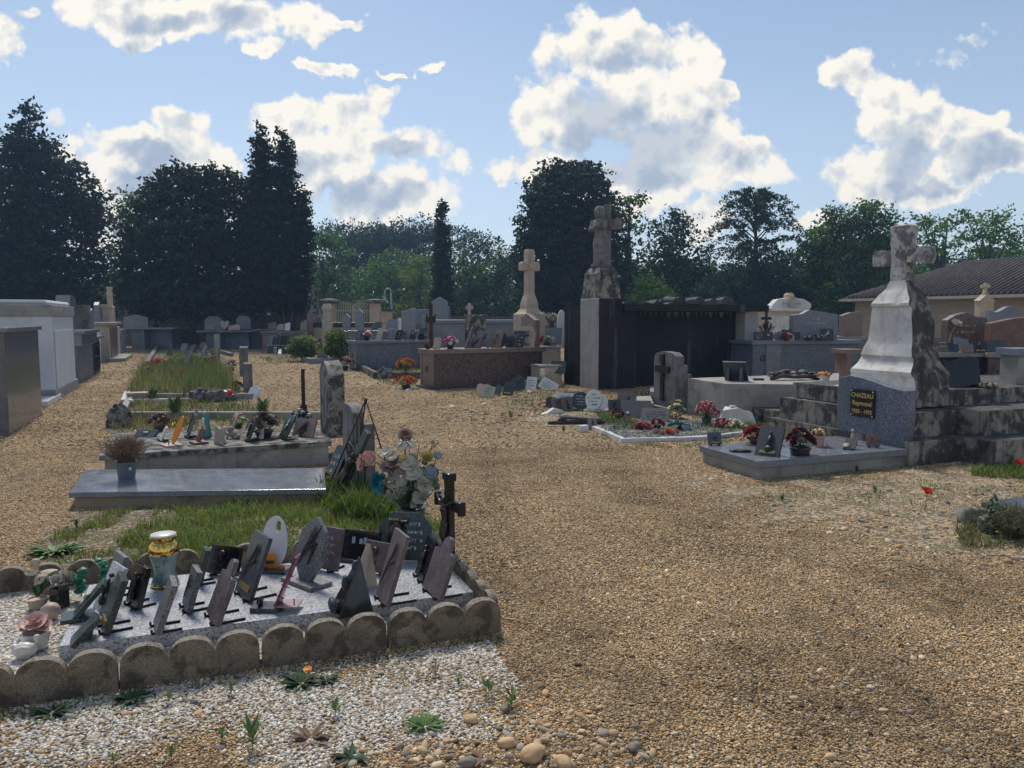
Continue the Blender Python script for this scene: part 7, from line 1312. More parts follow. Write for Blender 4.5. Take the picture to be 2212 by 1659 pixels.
m.build('screws', M['ceramic'], r0)
for i, (s_, sz_) in enumerate([('CHAZEAU', .068), ('Raymond', .072), ('1935 - 1975', .060)]): txt(s_, sz_, M['letter'], np_, (xc, -.0235, zc + .065 - .088 * i), (R(90), 0, 0), bold=.0012)
cgp = 'ornaments on the named grave'
plaque(CP(-.0, .62) if False else W(1545, 962, HC), .15, .13, 6, 18, 'rect', 'granite_dk', 'dark plaque with cast dove and brass bar near the left corner of the named grave', 'dove+plate', 'legs', .02, group=cgp, dmat='iron')
plaque(W(1655, 986, HC), .24, .34, -35, 36, 'rect', 'slate', 'dark grey plaque with oval relief and brass bar leaning far back on the named grave', 'figure+plate', 'wedges', .03, group=cgp, dmat='iron')
r0 = thing('bronze_ornament', 'flat dark leaf-shaped ornament lying on the named grave', 'ornament', W(1600, 976, HC), R(-10), cgp); m = MB(); m.ball((0, 0, .012), (.11, .05, .014), n=3, amp=.35, fr=5); m.build('ornament', M['iron'], r0, smooth=1)
bouquet('wide dark red bowl of red and mauve ceramic roses on the named grave', W(1643, 958, HC), .19, .15, ['p_red', 'p_rose', 'p_mauve', 'p_red'], 30, .042, ('potrd', .14, .10, .055), seed=51, nleaf=60, group=cgp, squash=.6)
bouquet('dark bouquet of withered red roses wrapped in black on the named grave', W(1728, 982, HC), .12, .19, ['p_dark', 'p_red', 'p_dark', 'p_mauve'], 22, .042, ('black', .10, .09, .07), seed=52, nleaf=50, group=cgp)
bouquet('pale pink plastic pot of yellowish succulent on the named grave', W(1767, 964, HC), .07, .07, ['p_yel', 'dry'], 20, .022, ('potpk', .068, .052, .12), style='puff', leaf='green2', seed=53, group=cgp)
r0 = thing('glass_candle', 'small clear glass candle holder right of the pink pot', 'candle holder', W(1789, 966, HC), 0, cgp); m = MB(); m.lathe([(.022, 0), (.025, .03), (.015, .05), (.018, .065), (.010, .066)], 12); m.build('glass', M['glass'], r0, smooth=1)
plaque(W(1833, 972, HC), .12, .15, -35, 52, 'rect', 'granite_dk', 'little dark plaque with a white oval photo lying back on the named grave', 'medal', 'legs', .022, group=cgp)
plaque(W(1886, 967, HC), .13, .14, -15, 20, 'rect', 'purple', 'small dark plaque with a red rose fixed on its corner, by the headstone', 'rose', 'legs', .02, group=cgp, dmat='p_red')
r0 = thing('stone_bird', 'small beige stone bird ornament behind the white oval photo plaque', 'figurine', W(1842, 960, HC), R(40), cgp); m = MB(); m.ball((0, 0, .07), (.03, .025, .06), n=2); m.ball((-.01, 0, .15), (.022, .02, .022), n=2); m.tube([(.0, 0, .05), (.05, 0, .01)], .012, 6); m.box(-.05, .05, -.035, .035, 0, .012); remesh(m.build('bird', M['beige'], r0), .006)
r0 = thing('white_plaque', 'white slab plaque lying just behind the pink pot at the edge of the named grave', 'plaque', W(1762, 934), R(10)); m = MB(TR(0, 0, .12, rx=R(-60))); m.prism(outline('rect', .30, .2), 0, .03); m.build('panel', M['white'], r0, bev=.003); m = MB(); m.box(-.1, .1, .0, .1, 0, .12); m.build('support', M['concg'], r0)
# ================================================================== white-faced stone cross on stepped platform
YM = 8.6; Zc = lambda y: zat(YM, y); CM = Vector((4.53, 8.99, 0))
r0 = thing('stone_cross', 'tall stepped stone cross monument whose left face is painted white', 'monument', CM, GA)
sec = [(.50, .48, .55), (.50, .48, .73), (.27, .47, .731), (.27, .44, Zc(814)), (.30, .435, Zc(811)), (.30, .42, Zc(804)), (.23, .385, Zc(790)), (.20, .365, Zc(775)), (.22, .36, Zc(771)), (.20, .335, Zc(757)), (.185, .325, Zc(748)), (.165, .31, Zc(738)), (.15, .27, Zc(664)), (.185, .265, Zc(660)), (.185, .255, Zc(654)), (.15, .235, Zc(645)), (.13, .20, Zc(634)), (.085, .145, Zc(620)), (.075, .11, Zc(604)), (.075, .10, Zc(603)), (.072, .095, Zc(560)), (.09, .105, Zc(500)), (.10, .12, Zc(480)), (.06, .08, Zc(476))]
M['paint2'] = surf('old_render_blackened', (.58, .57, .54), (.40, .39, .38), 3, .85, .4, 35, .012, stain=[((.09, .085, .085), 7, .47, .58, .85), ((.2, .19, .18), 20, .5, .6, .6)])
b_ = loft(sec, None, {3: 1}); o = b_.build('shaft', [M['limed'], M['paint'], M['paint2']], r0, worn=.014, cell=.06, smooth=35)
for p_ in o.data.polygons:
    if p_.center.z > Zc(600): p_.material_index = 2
m = MB(); 
for s_ in (-1, 1): m.prism([(s_ * .104, Zc(563)), (s_ * .24, Zc(566)), (s_ * .35, Zc(568)), (s_ * .37, Zc(548)), (s_ * .34, Zc(530)), (s_ * .22, Zc(533)), (s_ * .104, Zc(536))], -.075, .075)
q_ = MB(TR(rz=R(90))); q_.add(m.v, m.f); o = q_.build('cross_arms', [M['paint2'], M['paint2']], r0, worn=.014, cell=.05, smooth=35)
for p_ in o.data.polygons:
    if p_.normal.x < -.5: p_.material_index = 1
c0 = W(2087, 1000); cB = lambda x, y: c0 + v_ * x + u_ * y
r0 = thing('stepped_platform', 'blackened stone platform of three steps under the white-faced cross at the right edge', 'platform', c0, GA)
m = MB(); m.box(-.75, 0, .08, 2.2, -.02, .26); m.box(0.001, 3.6, -.30, 2.2, -.02, .27); m.build('lower_step', M['limed'], r0, worn=.010, cell=.12, smooth=30)
m = MB(); m.box(-.66, .18, .27, 2.1, .2605, .53); m.box(.181, 3.6, .02, 2.1, .2705, .54); m.build('middle_step', M['limed'], r0, worn=.010, cell=.12, smooth=30)
m = MB(); m.box(-.55, .5, .55, 2.0, .5405, .725); m.box(.501, 3.6, .50, 2.0, .5406, .72); m.build('upper_step', M['limed'], r0, worn=.010, cell=.12, smooth=30)
# right end cluster
Yk = 11.2; Hk = zat(Yk, 761); r0 = vault('tomb', 'dark stone vault with a stained grey coping behind the stepped platform', G(2012, Yk), R(10), 1.5, 1.2, Hk, M['soot'], M['concg'], (.03, .075), None, group='tombs at the right')
def kp(x, Y=11.5): p = G(x, Y); p.z = Hk + .001; return p
hh = zat(11.9, 675) - Hk; w_ = 94 / F * 11.9; headstone('dark purple granite headstone with a white lily and worn gilt words', kp(2090, 11.9), w_, hh, R(8), .14, [(-w_ / 2, 0), (w_ / 2, 0), (w_ / 2, hh * .86), (w_ * .2, hh * .9), (-w_ * .05, hh), (-w_ * .3, hh * .93), (-w_ / 2, hh * .80)], M['purple'], Hk, ([(hh * .62, w_ * .4), (hh * .45, w_ * .5)], .035, 'letter'))
r0 = thing('lily_relief', 'white and gold painted lily fixed on the dark purple headstone', 'relief', kp(2063, 11.82) + Vector((0, 0, hh * .62)), 0); m = MB(); petals(m, (0, -.01, .03), .09, 6, 2, .8, ax=Vector((.2, -.6, 1))); m.build('lily', M['p_white'], r0); m = MB(); m.tube([(0, 0, 0), (-.06, 0, -.12), (-.08, 0, -.25)], .006, 5); m.build('stem', M['letter'], r0)
hh = zat(12, 686) - Hk; headstone('black granite headstone seen narrow at the left of the dark purple one', kp(2011, 12), 20 / F * 12, hh, R(8), .12, 'round', M['granite_dk'], Hk)
hh = zat(11.5, 684) - .95; w_ = 110 / F * 11.5; headstone('reddish-brown granite headstone cut off by the right edge of the picture', G(2192, 11.5) + Vector((0, 0, .95)), w_, hh, R(8), .14, [(-w_ / 2, 0), (w_ / 2, 0), (w_ / 2, hh), (0, hh * .96), (-w_ / 2, hh * .84)], M['rose'], .95)
hh = zat(15, 660) - 1.05; w_ = 64 / F * 15; headstone('blue-grey headstone with a wavy bright top edge and an etched cross near the right edge', G(2167, 15) + Vector((0, 0, 1.05)), w_, hh, R(6), .14, 'wave', M['granite_h'], 1.05, ([(hh * .6, w_ * .3), (hh * .4, w_ * .6)], .03, 'ltxt')); pxtomb('grey tomb under the wavy-topped blue-grey headstone', 2120, 2230, 712, 800, 14.9, 1.0, 'granite_bl', None, .04, .08, group='tombs at the right'); pxtomb('brown granite tomb under the reddish headstone at the right edge', 2138, 2300, 762, 800, 11.3, 1.2, 'granite_br', 'concg', .04, .07, group='tombs at the right')
Y = 18; P = G(2131, Y); Z = lambda y: zat(Y, y); r0 = thing('stone_cross', 'cream gabled stone stele with a small cross on top near the right edge', 'monument', P, R(8)); w_ = .17; m = MB(); m.prism([(-w_, 0), (w_, 0), (w_, Z(650)), (w_ * 1.25, Z(650)), (0, Z(634)), (-w_ * 1.25, Z(650)), (-w_, Z(650))], 0, .2); m.build('stele', M['lime'], r0, bev=.006); m = MB(); m.prism([(-.045, Z(636)), (.045, Z(636)), (.025, Z(626)), (.025, Z(620)), (.10, Z(622)), (.10, Z(615)), (.025, Z(617)), (.03, Z(611)), (-.03, Z(611)), (-.025, Z(617)), (-.10, Z(615)), (-.10, Z(622)), (-.025, Z(620)), (-.025, Z(626))], .06, .14); m.build('cross', M['lime'], r0, bev=.003)
for (x, w_, h_, sh, mt, dc, lab) in [(2034, .24, .22, 'rect', 'purple', 'plates', 'mauve plaque with two brass plates on the dark vault'), (2022, .10, .11, 'round', 'granite_h', '', 'small pale oval plaque at the left end of the dark vault'), (2060, .18, .15, 'slope', 'slate', 'dove', 'small slate plaque with a cast bird on the dark vault'), (2082, .20, .23, 'slope', 'granite_h', '', 'pale green plaque with a folded corner on the dark vault'), (2093, .18, .14, 'round', 'granite_brl', '', 'small brownish rounded plaque on the dark vault'), (2122, .19, .17, 'rect', 'slate', 'cross+plate', 'blue-grey plaque with a dark cross on the dark vault'), (2157, .24, .18, 'rect', 'granite_dk', '', 'plain dark plaque before the reddish headstone')]:
    plaque(kp(x, 11.25 if x != 2082 else 11.5), w_, h_, -8, 20, sh, mt, lab, dc, 'wedge', .025, group='plaques on the dark vault')
hh = .42; plaque(W(2082, 836, .722), .44, .38, 4, 14, 'wave', 'black', 'glossy black slab with a wavy top edge standing on the upper step', '', 'wedges', .05, group=None)
bouquet('clump of withered pale leaves right of the glossy black wavy slab', W(2135, 838, .722), .10, .06, ['dry', 'p_green'], 14, .03, None, style='puff', leaf='dry', seed=61)
r0 = thing('stone_pier', 'pale square stone pier with a projecting cap at the right edge of the picture', 'pillar', G(2204, 9.4), R(10)); zt_ = zat(9.4, 753); m = MB(); m.box(.02, .3, .02, .3, .3, zt_ - .09); m.build('shaft', M['concg'], r0, bev=.005); m = MB(); m.box(-.02, .36, -.02, .34, zt_ - .0899, zt_); m.build('cap', M['granite_h'], r0, bev=.005)
# ================================================================== long low building with tiled roof
PH = Vector((15.6, 36.5, 0)); e_ = -u_; ez = zat(36.5, 645); rz = ez + 1.62
r0 = thing('building', 'long low cream building with a brown hipped tile roof and white gutter at the right', 'building', PH, GA - R(90)); Lh, Dh = 22, 8
m = MB(); m.box(.4, Lh, .4, Dh - .4, 0, ez); m.build('wall', M['housew'], r0)
m = MB(); R0 = [(0, 0, ez), (Lh, 0, ez), (Lh, Dh, ez), (0, Dh, ez), (3.2, Dh / 2, rz), (Lh, Dh / 2, rz)]; m.add(R0, [(0, 1, 5, 4), (2, 3, 4, 5), (3, 0, 4), (0, 3, 2, 1)]); rf = m.build('roof', M['tile'], r0)
m = MB()
for i in range(int(Lh / .24)):
    x = i * .24 + .12; zt0 = 1.0 if x > 3.2 else x / 3.2; p1 = Vector((x, 0, ez)); p2 = Vector((x, Dh / 2 * zt0, ez + (rz - ez) * zt0)); 
    if zt0 > .05: m.tube([p1 + Vector((0, -.05, .03)), p2 + Vector((0, 0, .0))], .075, 6)
for i in range(int(Dh / .24)):
    y = i * .24 + .12; t = 1 - abs(y - Dh / 2) / (Dh / 2)
    if t > .05: m.tube([(-.05, y, ez + .01), (3.2 * t, y, ez + (rz - ez) * t + .01)], .07, 6)
m.build('tile_rows', M['tile'], rf, smooth=1)
m = MB(); m.box(-.1, Lh, -.12, .0, ez - .14, ez - .02); m.box(-.12, -.001, -.12, Dh, ez - .14, ez - .02); m.build('gutter', M['gatew'], r0)
# ================================================================== plots at the middle right
curb('rough white-painted kerb round the grey gravel plot', [W(1283, 928), W(1345, 956), W(1440, 953), W(1510, 951), W(1606, 940)], .055, .06, 'white', worn=.022)
sheet('grey_gravel_bed', pix([(1290, 925), (1345, 953), (1600, 938), (1570, 905), (1400, 905), (1330, 915)]), .012, M['greygr'], soft=.03)
Cg = np.array([[*(W(1300 + 290 * a, 948 - 38 * b))[:2]] for a, b in rs.uniform(0, 1, (2600, 2))]); kindset(stones('grey_gravel', Cg, rs.uniform(.008, .017, len(Cg)), [(.20, .20, .19), (.30, .30, .29), (.12, .125, .13), (.4, .39, .36)], 14, 0, z0=.012), 'stuff')
sheet('pale_gravel_bed', pix([(1130, 908), (1180, 890), (1260, 890), (1330, 905), (1300, 925), (1180, 922)]), .008, M['stony'], soft=.08)
m = MB(); m.box(-.06, .06, -.05, .05, 0, .085); o = m.build('marker_stone', M['white'], worn=.008, cell=.05, loc=W(1259, 932), rot=(0, 0, .4)); tag(o, 'small white corner stone at the left end of the rough white kerb', 'marker stone')
plaque(W(1372, 905), .46, .36, -12, 44, 'rect', 'slate', 'large slate-blue slab with an oval photo leaning back by the grey headstone', 'medal', 'wedges', .04, group=None); plaque(W(1412, 913), .42, .28, -22, 46, 'rect', 'slate', 'slate-blue slab with dark lettering leaning back in front of the photo slab', 'textd', 'wedges', .04, group=None)
gm = 'plaques on the ground in the middle right'
for (x, y, w_, h_, yw, tl, sh, mt, dc, lab, stn) in [(1034, 853, .15, .24, -30, 20, 'round', 'p_pink', '', 'pale pink rounded stone at the left end of the plaques below the brown vault', ''), (1052, 858, .24, .28, -25, 28, 'slope', 'p_green', 'textd', 'pale greenish book plaque below the brown vault', 'wedge'), (1073, 853, .16, .22, -30, 20, 'leaf', 'granite_dk', '', 'dark curled plaque right of the pale greenish one', ''), (1095, 854, .22, .26, -35, 24, 'rect', 'slate', 'plate', 'slate plaque on legs below the brown vault', 'legs'), (1113, 845, .34, .36, -30, 22, 'leaf', 'slate', 'bolt', 'dark blue-grey plaque with a gold lightning-like ornament', 'legs'),
        (1129, 842, .18, .24, -30, 16, 'gable', 'greyplq', 'figure', 'small grey house-shaped plaque right of the gold ornament plaque', ''), (1145, 846, .22, .32, -30, 16, 'rect', 'white', 'textd', 'white plaque with dark lettering standing below the brown vault', 'wedge'), (1163, 839, .30, .2, -10, 30, 'rect', 'slate', 'tri', 'dark blue plaque lying back between the two white ones', ''), (1177, 843, .38, .26, -30, 32, 'rect', 'white', 'textd', 'larger white plaque with dark lettering tilted on its corner', 'wedge'),
        (1186, 880, .14, .2, -30, 16, 'gable', 'slate', '', 'small blue-grey bottle-shaped plaque on the pale gravel', ''), (1207, 888, .2, .22, 20, 14, 'rect', 'purple', 'rose', 'small purple-brown plaque with a rose on the pale gravel', 'wedge'), (1218, 878, .30, .25, -15, 24, 'rect', 'white', 'textd', 'white plaque with dark figures behind the small purple-brown ones', 'wedge'), (1228, 888, .2, .24, 25, 16, 'rect', 'purple', 'figure', 'second small purple-brown plaque, with a cast figure, on the pale gravel', 'wedge'), (1240, 876, .34, .26, -10, 20, 'rect', 'greyplq', 'text', 'pale grey plaque leaning behind the white one on the pale gravel', ''), (1252, 886, .3, .30, -20, 22, 'oval', 'slate', 'text', 'dark blue oval plaque with white lines of text', 'base'),
        (1281, 888, .26, .34, -16, 12, 'oval', 'white', 'textd', 'tall white oval plaque with lettering on a black foot', 'base'), (1299, 888, .2, .26, -16, 14, 'oval', 'white', 'medal', 'smaller white oval plaque beside the tall white oval', 'base'), (1330, 888, .22, .2, 22, 14, 'rect', 'granite_dk', 'rose', 'small dark plaque turned sideways near the green weeds', 'wedge'), (1352, 888, .3, .3, -20, 16, 'rect', 'greyplq', 'branch', 'grey stone plaque carved with branches left of the slate slabs', 'wedge'), (1281, 926, .12, .16, 10, 14, 'round', 'greyplq', 'figure', 'little grey arched plaque on the white kerb corner', '')]:
    w_ *= 1.05; h_ *= .98; plaque(W(x, y, .012 if y < 860 else .01), w_, h_, yw, tl, sh, mt, lab, dc, stn, .03, group=gm, side=24 if 'tilted on its corner' in lab else 0)
r0 = thing('broken_slab', 'black splintered slab lying flat on the gravel with a red flower behind it', 'slab', W(1250, 918), R(4)); m = MB(); m.prism([(-.42, .0), (.40, 0), (.38, .045), (-.1, .05), (-.44, .03)], 0, .18); m.build('slab', M['black'], r0, worn=.006, cell=.06); m = MB(TR(.05, .1, .05, ry=R(4))); m.box(-.3, .3, 0, .1, .005, .04); m.build('upper_piece', M['granite_dk'], r0, worn=.004)
m = MB(); m.prism([(-.20, 0), (.1, .0), (.18, .02), (.15, .06), (.0, .10), (-.1, .04)], -.05, .05); o = m.build('white_stone', M['white'], worn=.02, cell=.06, loc=W(1195, 894), rot=(0, 0, .3)); tag(o, 'heap of white stones at the left of the small purple-brown plaques', 'stone')
r0 = thing('white_rock', 'angular white-painted rock with a knob on top beside the red flower bush', 'rock', W(1590, 916), R(-10)); m = MB(); m.add([(-.24, -.1, 0), (.28, -.1, 0), (.28, .2, 0), (-.24, .2, 0), (-.20, -.06, .20), (.02, -.10, .25), (.22, -.05, .17), (.2, .15, .18), (-.15, .15, .24)], [(3, 2, 1, 0), (0, 1, 5, 4), (1, 6, 5), (1, 2, 7, 6), (2, 3, 8, 7), (3, 0, 4, 8), (4, 5, 8), (5, 6, 7, 8)]); m.build('rock', M['white'], r0, worn=.006, cell=.08); m = MB(); m.ball((-.05, 0, .26), (.05, .04, .02), n=2, amp=.5); m.build('knob', M['ceramic'], r0)
gfl = 'artificial flowers on the middle right plots'
for (x, y, r_, h_, cols, n, hd, pot, stl, lab) in [(1460, 905, .11, .30, ['p_yel', 'p_yel', 'p_green'], 9, .06, None, 'daisy', 'tall pale yellow cloth dahlias against the grey headstone'), (1352, 940, .02, .01, ['p_rose'], 1, .02, None, 'rose', None), (1388, 928, .12, .07, ['p_rose', 'p_red'], 12, .045, None, 'rose', 'bright pink-red roses lying on the grey gravel plot'), (1420, 926, .08, .07, ['p_red'], 6, .04, ('potdk', .05, .04, .05), 'rose', 'small dark pot with red flowers below the slate-blue slabs'), (1440, 938, .15, .05, ['p_white', 'p_pink', 'p_org'], 11, .05, None, 'rose', 'cream and pink roses lying at the front of the grey gravel plot'), (1478, 930, .11, .06, ['p_grey', 'tealp'], 5, .06, None, 'daisy', 'pale blue cloth butterfly-like flowers on the grey gravel plot'),
        (1526, 918, .17, .26, ['p_rose', 'p_red', 'p_mauve', 'p_red'], 64, .026, ('potgn', .07, .055, .10), 'puff', 'large bush of faded crimson flowers in a green pot'), (1560, 925, .14, .14, ['p_dark', 'p_rose'], 26, .03, None, 'puff', 'withered dark flowers right of the crimson bush'), (1585, 925, .16, .12, ['p_white', 'p_yel', 'p_green'], 36, .028, None, 'puff', 'cream dried chrysanthemums in front of the white rock'), (1216, 912, .05, .05, ['p_red'], 5, .04, None, 'rose', 'single dark red flower behind the black splintered slab'), (1335, 905, .07, .10, ['p_red', 'p_dark'], 6, .04, ('potdk', .05, .04, .05), 'rose', 'dark pot with a red flower among the green weeds'), (1365, 912, .08, .04, ['p_org', 'p_dark'], 8, .03, None, 'puff', 'rusty orange flowers at the foot of the photo slab')]:
    if lab: bouquet(lab, W(x, y), r_, h_, cols, n, hd, pot, style=stl, seed=x, group=gfl)
r0 = thing('artificial_fern', 'bright green tinsel-like garland on the grey gravel plot', 'artificial plant', W(1466, 925), 0); m = MB(); [m.ball((-.12 + .024 * k, .0 + .01 * math.sin(k), .05 + .03 * math.sin(k * .4)), (.03, .03, .03), n=2, amp=.9, fr=6, seed=k) for k in range(11)]; m.build('garland', M['plasgrn'], r0)
# marigolds by the brown vault, bushes, pink flowers, low kerbs at the centre left
bouquet('orange and yellow marigolds in a dark pot left of the brown vault, upper plant', W(877, 812), .26, .26, ['p_gold', 'p_org', 'p_gold', 'p_yel'], 22, .06, ('potdk', .10, .08, .10), leaf='green', style='rose', seed=71, nleaf=60, group='marigolds beside the brown vault', lift=.2); bouquet('orange and red marigolds in a dark pot left of the brown vault, lower plant', W(877, 840), .24, .16, ['p_org', 'p_gold', 'p_org', 'p_yel'], 20, .055, ('potdk', .10, .08, .08), leaf='green', seed=72, nleaf=60, group='marigolds beside the brown vault', lift=.1)
curb('dark rough stone kerb in front of the blue-grey vault', [W(775, 797), W(812, 818), W(905, 818)], .17, .12, 'limed', worn=.02); curb('long curved grey granite kerb left of the blue-grey vault', [W(655, 781), W(672, 786), W(752, 785)], .18, .14, 'granite_h', worn=0)
plaque(W(833, 815), .26, .26, -30, 25, 'rect', 'granite_h', 'grey framed plaque leaning on the dark kerb', '', 'wedge', .03, group=None); plaque(W(822, 820), .22, .34, -20, 14, 'leaf', 'lichen', 'lichen-white stone ornament on the dark kerb corner', '', 'wedge', .05, group=None)
C, s_ = rock_zone(pix([(845, 838), (905, 828), (905, 842), (860, 848)]), 60, .02, .05, 31); kindset(stones('white_stones', C, s_, WHT, 31, 2), 'stuff')
def bush(label, x, Y, ellipses, seed):
    P = G(x, Y); r_ = thing('shrub', label, 'shrub', P, 0, 'yellow-green shrubs'); parts = []; k_ = Y / F
    for (ex_, ey_, rx, ry) in ellipses: c = WD(ex_, ey_, Y); parts.append(((c.x, c.y, c.z), (rx * k_, rx * k_, ry * k_), int(rx * ry * .22), 14, .16))
    leafcloud('foliage', parts, .055, YG + [(.22, .26, .07), (.06, .10, .03)], seed, r_, base=tuple(P)); m = MB(); [m.tube([(0, 0, 0), (rnd.uniform(-.2, .2), rnd.uniform(-.2, .2), .5)], .02, 5) for _ in range(5)]; m.build('stems', M['bark'], r_)
bush('low wide yellow-green shrub left of the pink flowers', 654, 27, [(655, 748, 26, 22), (640, 757, 14, 14), (668, 760, 12, 12)], 81); bush('taller yellow-green shrub beside the blue-grey vault', 729, 26, [(729, 735, 23, 22), (722, 756, 20, 16), (740, 752, 16, 16)], 82)
for (x, y, r_, cols, lab) in [(694, 758, .32, ['p_rose', 'p_white', 'p_pink'], 'pink and white cloth flowers between the two yellow-green shrubs'), (748, 770, .2, ['p_red', 'p_dark'], 'red flowers at the left end of the blue-grey vault'), (746, 800, .22, ['p_white', 'p_dark', 'p_pink'], 'white flowers in a dark pot on the ground left of the blue-grey vault')]: bouquet(lab, W(x, y), r_, r_ * 1.3, cols, 16, r_ * .26, ('potdk', r_ * .4, r_ * .3, r_ * .6), seed=x)
plaque(W(694, 778), .42, .40, -20, 22, 'wave', 'greyplq', 'brown-grey slab leaning in front of the pink and white flowers', '', 'wedge', .05, group=None)
pxtomb('low dark slab tomb with a row of small dark plaques in the distance', 577, 634, 745, 760, 33.0, 1.0, 'granite_dk', 'granite', .05, .05)
for i in range(7): plaque(WD(583 + i * 8, 745.5, 33.2), .26, .42 + .06 * (i % 3), -40, 16, 'rect', 'granite_dk', ('first', 'second', 'third', 'fourth', 'fifth', 'sixth', 'last')[i] + ' from the left of the dark upright plaques on the low dark slab tomb', '', '', .04, group='dark plaques on the low slab tomb')
curb('pale concrete kerb of an empty plot left of the low shrub', [W(595, 765), W(592, 747), W(632, 747)], .28, .12, 'concg'); curb('white marble kerb beside the low shrub', [W(604, 775), W(606, 762), W(640, 762)], .20, .12, 'white', worn=0)
for (x, y, w_, h_, mt, lab) in [(484, 712, .45, .45, 'pink', 'pink heart-shaped plaque on the far table tomb'), (505, 713, .6, .28, 'beige', 'yellowish plaque on the far table tomb'), (452, 713, .5, .3, 'greyplq', 'grey plaque at the left of the far table tomb'), (587, 711, .4, .35, 'granite_dk', 'dark ornament in front of the twin cypress'), (603, 713, .4, .3, 'beige', 'beige ornament in front of the twin cypress'), (620, 714, .25, .4, 'white', 'small whitish stone in front of the twin cypress'), (655, 714, .3, .5, 'greyplq', 'grey plaque at the right end of the brown far tomb')]:
    plaque(WD(x, y, 37.0 if x < 545 else 35.8), w_, h_, -10, 12, 'heart' if 'heart' in lab else 'wave', mt, lab, '', '', .06, group='ornaments on the far tombs')
for (x, y, s_, mt, lab) in [(376, 741, .5, 'concb', 'leaning rounded sandstone block beside the short leaning trunk'), (424, 741, .5, 'concg', 'small square stone block right of the short leaning trunk'), (440, 752, .2, 'concb', 'low brownish boulder left of the slim headstone')]:
    m = MB(); (m.ball((0, 0, s_ * .8), (s_ * .9, s_ * .5, s_), n=3, amp=.15) if 'block right' not in lab else m.box(-s_ * .5, s_ * .5, -.2, .2, 0, s_ * 1.9)); o = m.build('boulder', M[mt], smooth=0, loc=W(x, y + 3)); tag(o, lab, 'boulder')
# right foreground corner
r0 = thing('grave_slab', 'corner of a polished dark granite slab entering at the right edge', 'grave slab', W(2180, 1104, .12), GA); m = MB(TR(rx=R(0))); m.box(0, 1.2, -.05, .22, -.10, -.0); m.build('slab', M['granite_dk'], r0, bev=.006); r0.location.z = .14
for (x, y, s3, lab) in [(2112, 1132, (.13, .05, .06), 'weathered rectangular brown stone beside the dry bush'), (2130, 1150, (.06, .06, .07), 'rounded stone half under the dry bush at the right')]:
    m = MB(); m.box(-s3[0], s3[0], -s3[1], s3[1], -.01, s3[2] * 1.9) if 'rect' in lab else m.ball((0, 0, .06), s3, n=3, amp=.2); o = m.build('rock', M['oldstone'], worn=.006, cell=.05, loc=W(x, y), smooth=1); tag(o, lab, 'rock')
r0 = thing('dry_bush', 'tangled dry grey-green bush at the right edge in the stony patch', 'bush', W(2192, 1160), 0); twigs(r0, 0, .27, .24, 420, surf('drygreen', (.15, .16, .08), (.22, .20, .11), 30, .8, 0), 'branches', .0022, 9, 1.3); m = MB(); [m.ball((-.17 + rnd.uniform(-.05, .05) * (1 - k / 26), rnd.uniform(-.04, .04), .03 + k * .011), (.024 * (1.2 - k / 26), .02, .016), n=1, amp=.8, fr=5, seed=k) for k in range(26)]; m.build('green_shoot', M['green'], r0)
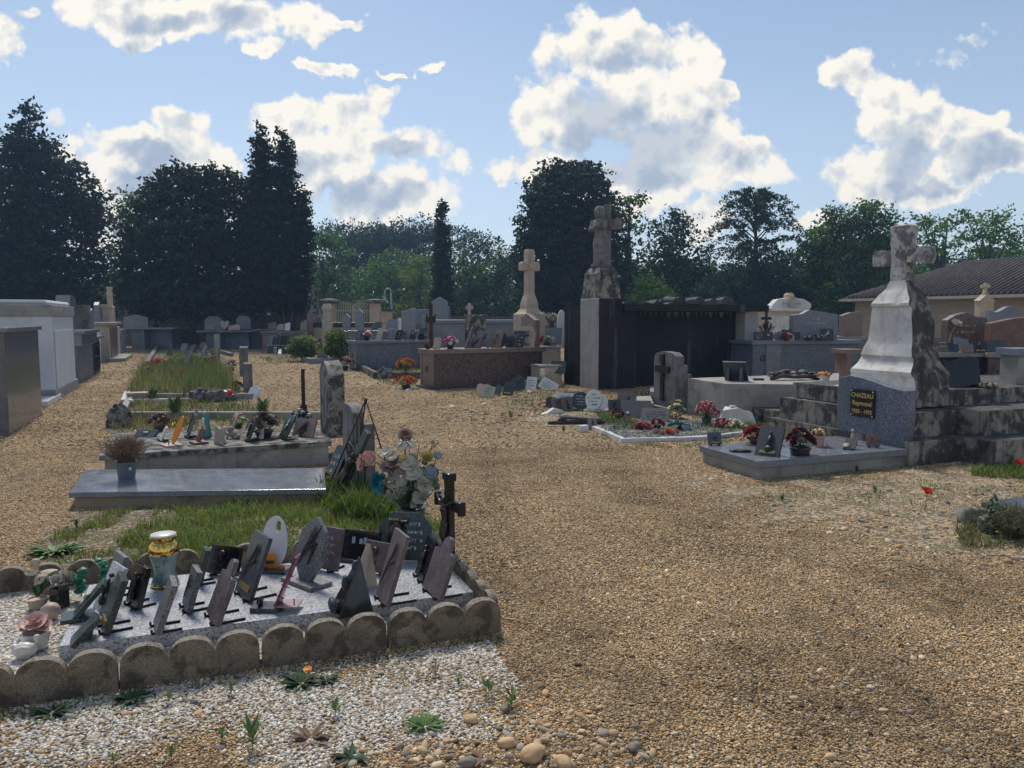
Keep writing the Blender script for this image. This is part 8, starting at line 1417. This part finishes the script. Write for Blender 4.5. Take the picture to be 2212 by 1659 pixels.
# weeds one can count
for (x, y, h_, n, knd, mt, lab, fw) in [(918, 1572, .045, 46, 'rosette', 'green2', 'large green rosette weed with an upright shoot near the bottom stones', None), (285, 1512, .05, 34, 'rosette', 'green', 'rosette weed at the foot of the edging, left of centre', None), (110, 1545, .05, 30, 'rosette', 'green', 'rosette weed at the foot of the leftmost edging block', None), (650, 1478, .05, 40, 'rosette', 'green', 'dandelion with a yellow flower on the white gravel', 'p_gold'), (705, 1472, .035, 26, 'rosette', 'green', 'low clover-like weed right of the yellow dandelion', None), (1105, 1530, .05, 16, 'sprig', 'green2', 'upright green sprig behind a dark brown stone', None), (1055, 1505, .045, 14, 'sprig', 'green2', 'small green sprig near the right limit of the white gravel', None), (724, 1548, .04, 14, 'sprig', 'green2', 'bright green sprig alone in the white gravel', None), (990, 1480, .03, 12, 'sprig', 'green2', 'tiny green sprig right of the middle of the white gravel', None),
        (545, 1620, .06, 18, 'sprig', 'green2', 'taller thin green weed at the bottom left of the gravel', None), (365, 1520, .035, 12, 'sprig', 'green2', 'small yellow-green sprig below the edging', None), (480, 1600, .03, 14, 'sprig', 'green2', 'tiny pale sprig low in the white gravel', None), (672, 1600, .05, 16, 'rosette', 'dry', 'reddish-brown dying weed in the white gravel', None), (370, 1640, .03, 14, 'sprig', 'green2', 'pale green sprig at the bottom edge, left', None), (500, 1500, .035, 12, 'sprig', 'green2', 'green sprig just under the edging near its middle', None), (245, 1655, .03, 12, 'sprig', 'green2', 'green sprig at the very bottom left', None), (940, 1460, .04, 12, 'sprig', 'dry', 'dark dried sprig below the right part of the edging', None), (760, 1640, .04, 18, 'rosette', 'green', 'low green weed among the bottom stones', None), (1040, 1640, .035, 16, 'rosette', 'dry', 'small red-stemmed weed among the bottom stones', None),
        (118, 1195, .10, 40, 'rosette', 'green2', 'leafy green weed left of the grass strip', None), (165, 1145, .07, 24, 'sprig', 'green2', 'grassy tuft at the left corner of the ledger slab', None), (1445, 1155, .0, 0, '', 'green', None, None), (1690, 1085, .05, 24, 'sprig', 'green', 'small dark green tuft in front of the named grave', None), (1850, 1022, .06, 20, 'sprig', 'green', 'green weed growing against the plinth of the named grave', None), (1890, 1068, .06, 22, 'sprig', 'green2', 'bright tuft right of the named grave plinth', None), (1218, 935, .07, 30, 'sprig', 'green2', 'green weed on the open gravel before the pale gravel bed', None), (1105, 905, .10, 24, 'sprig', 'green2', 'thin green weed on the path below the brown vault', None)]:
    if lab: weed(lab, W(x, y), h_ * (1.5 if knd == 'sprig' and y > 1400 else 1.1), int(n * 1.4), M[mt], x, knd, flower=fw)
for (x, y, lab) in [(1093, 1296, 'scrap of turquoise plastic lying on the path by the edging corner'), (404, 1100, 'scrap of turquoise cloth lying in the grass by the ledger slab')]:
    m = MB(); m.add([(-.015, 0, .012), (.01, -.012, .018), (.018, .01, .014), (-.005, .012, .02)], [(0, 1, 2, 3)]); o = m.build('plastic_scrap', M['tealp'], loc=W(x, y)); tag(o, lab, 'litter')
# ================================================================== air
hm = bpy.data.materials.new('haze'); hm.use_nodes = True; hn = hm.node_tree; hn.nodes.clear(); ho = hn.nodes.new('ShaderNodeOutputMaterial'); hv = hn.nodes.new('ShaderNodeVolumePrincipled')
hv.inputs['Color'].default_value = (.42, .66, 1, 1); hv.inputs['Density'].default_value = .0011; hv.inputs['Anisotropy'].default_value = .3; hn.links.new(hv.outputs[0], ho.inputs['Volume'])
m = MB(); m.box(-120, 120, -20, 200, -1, 22); kindset(m.build('haze', hm), 'stuff')
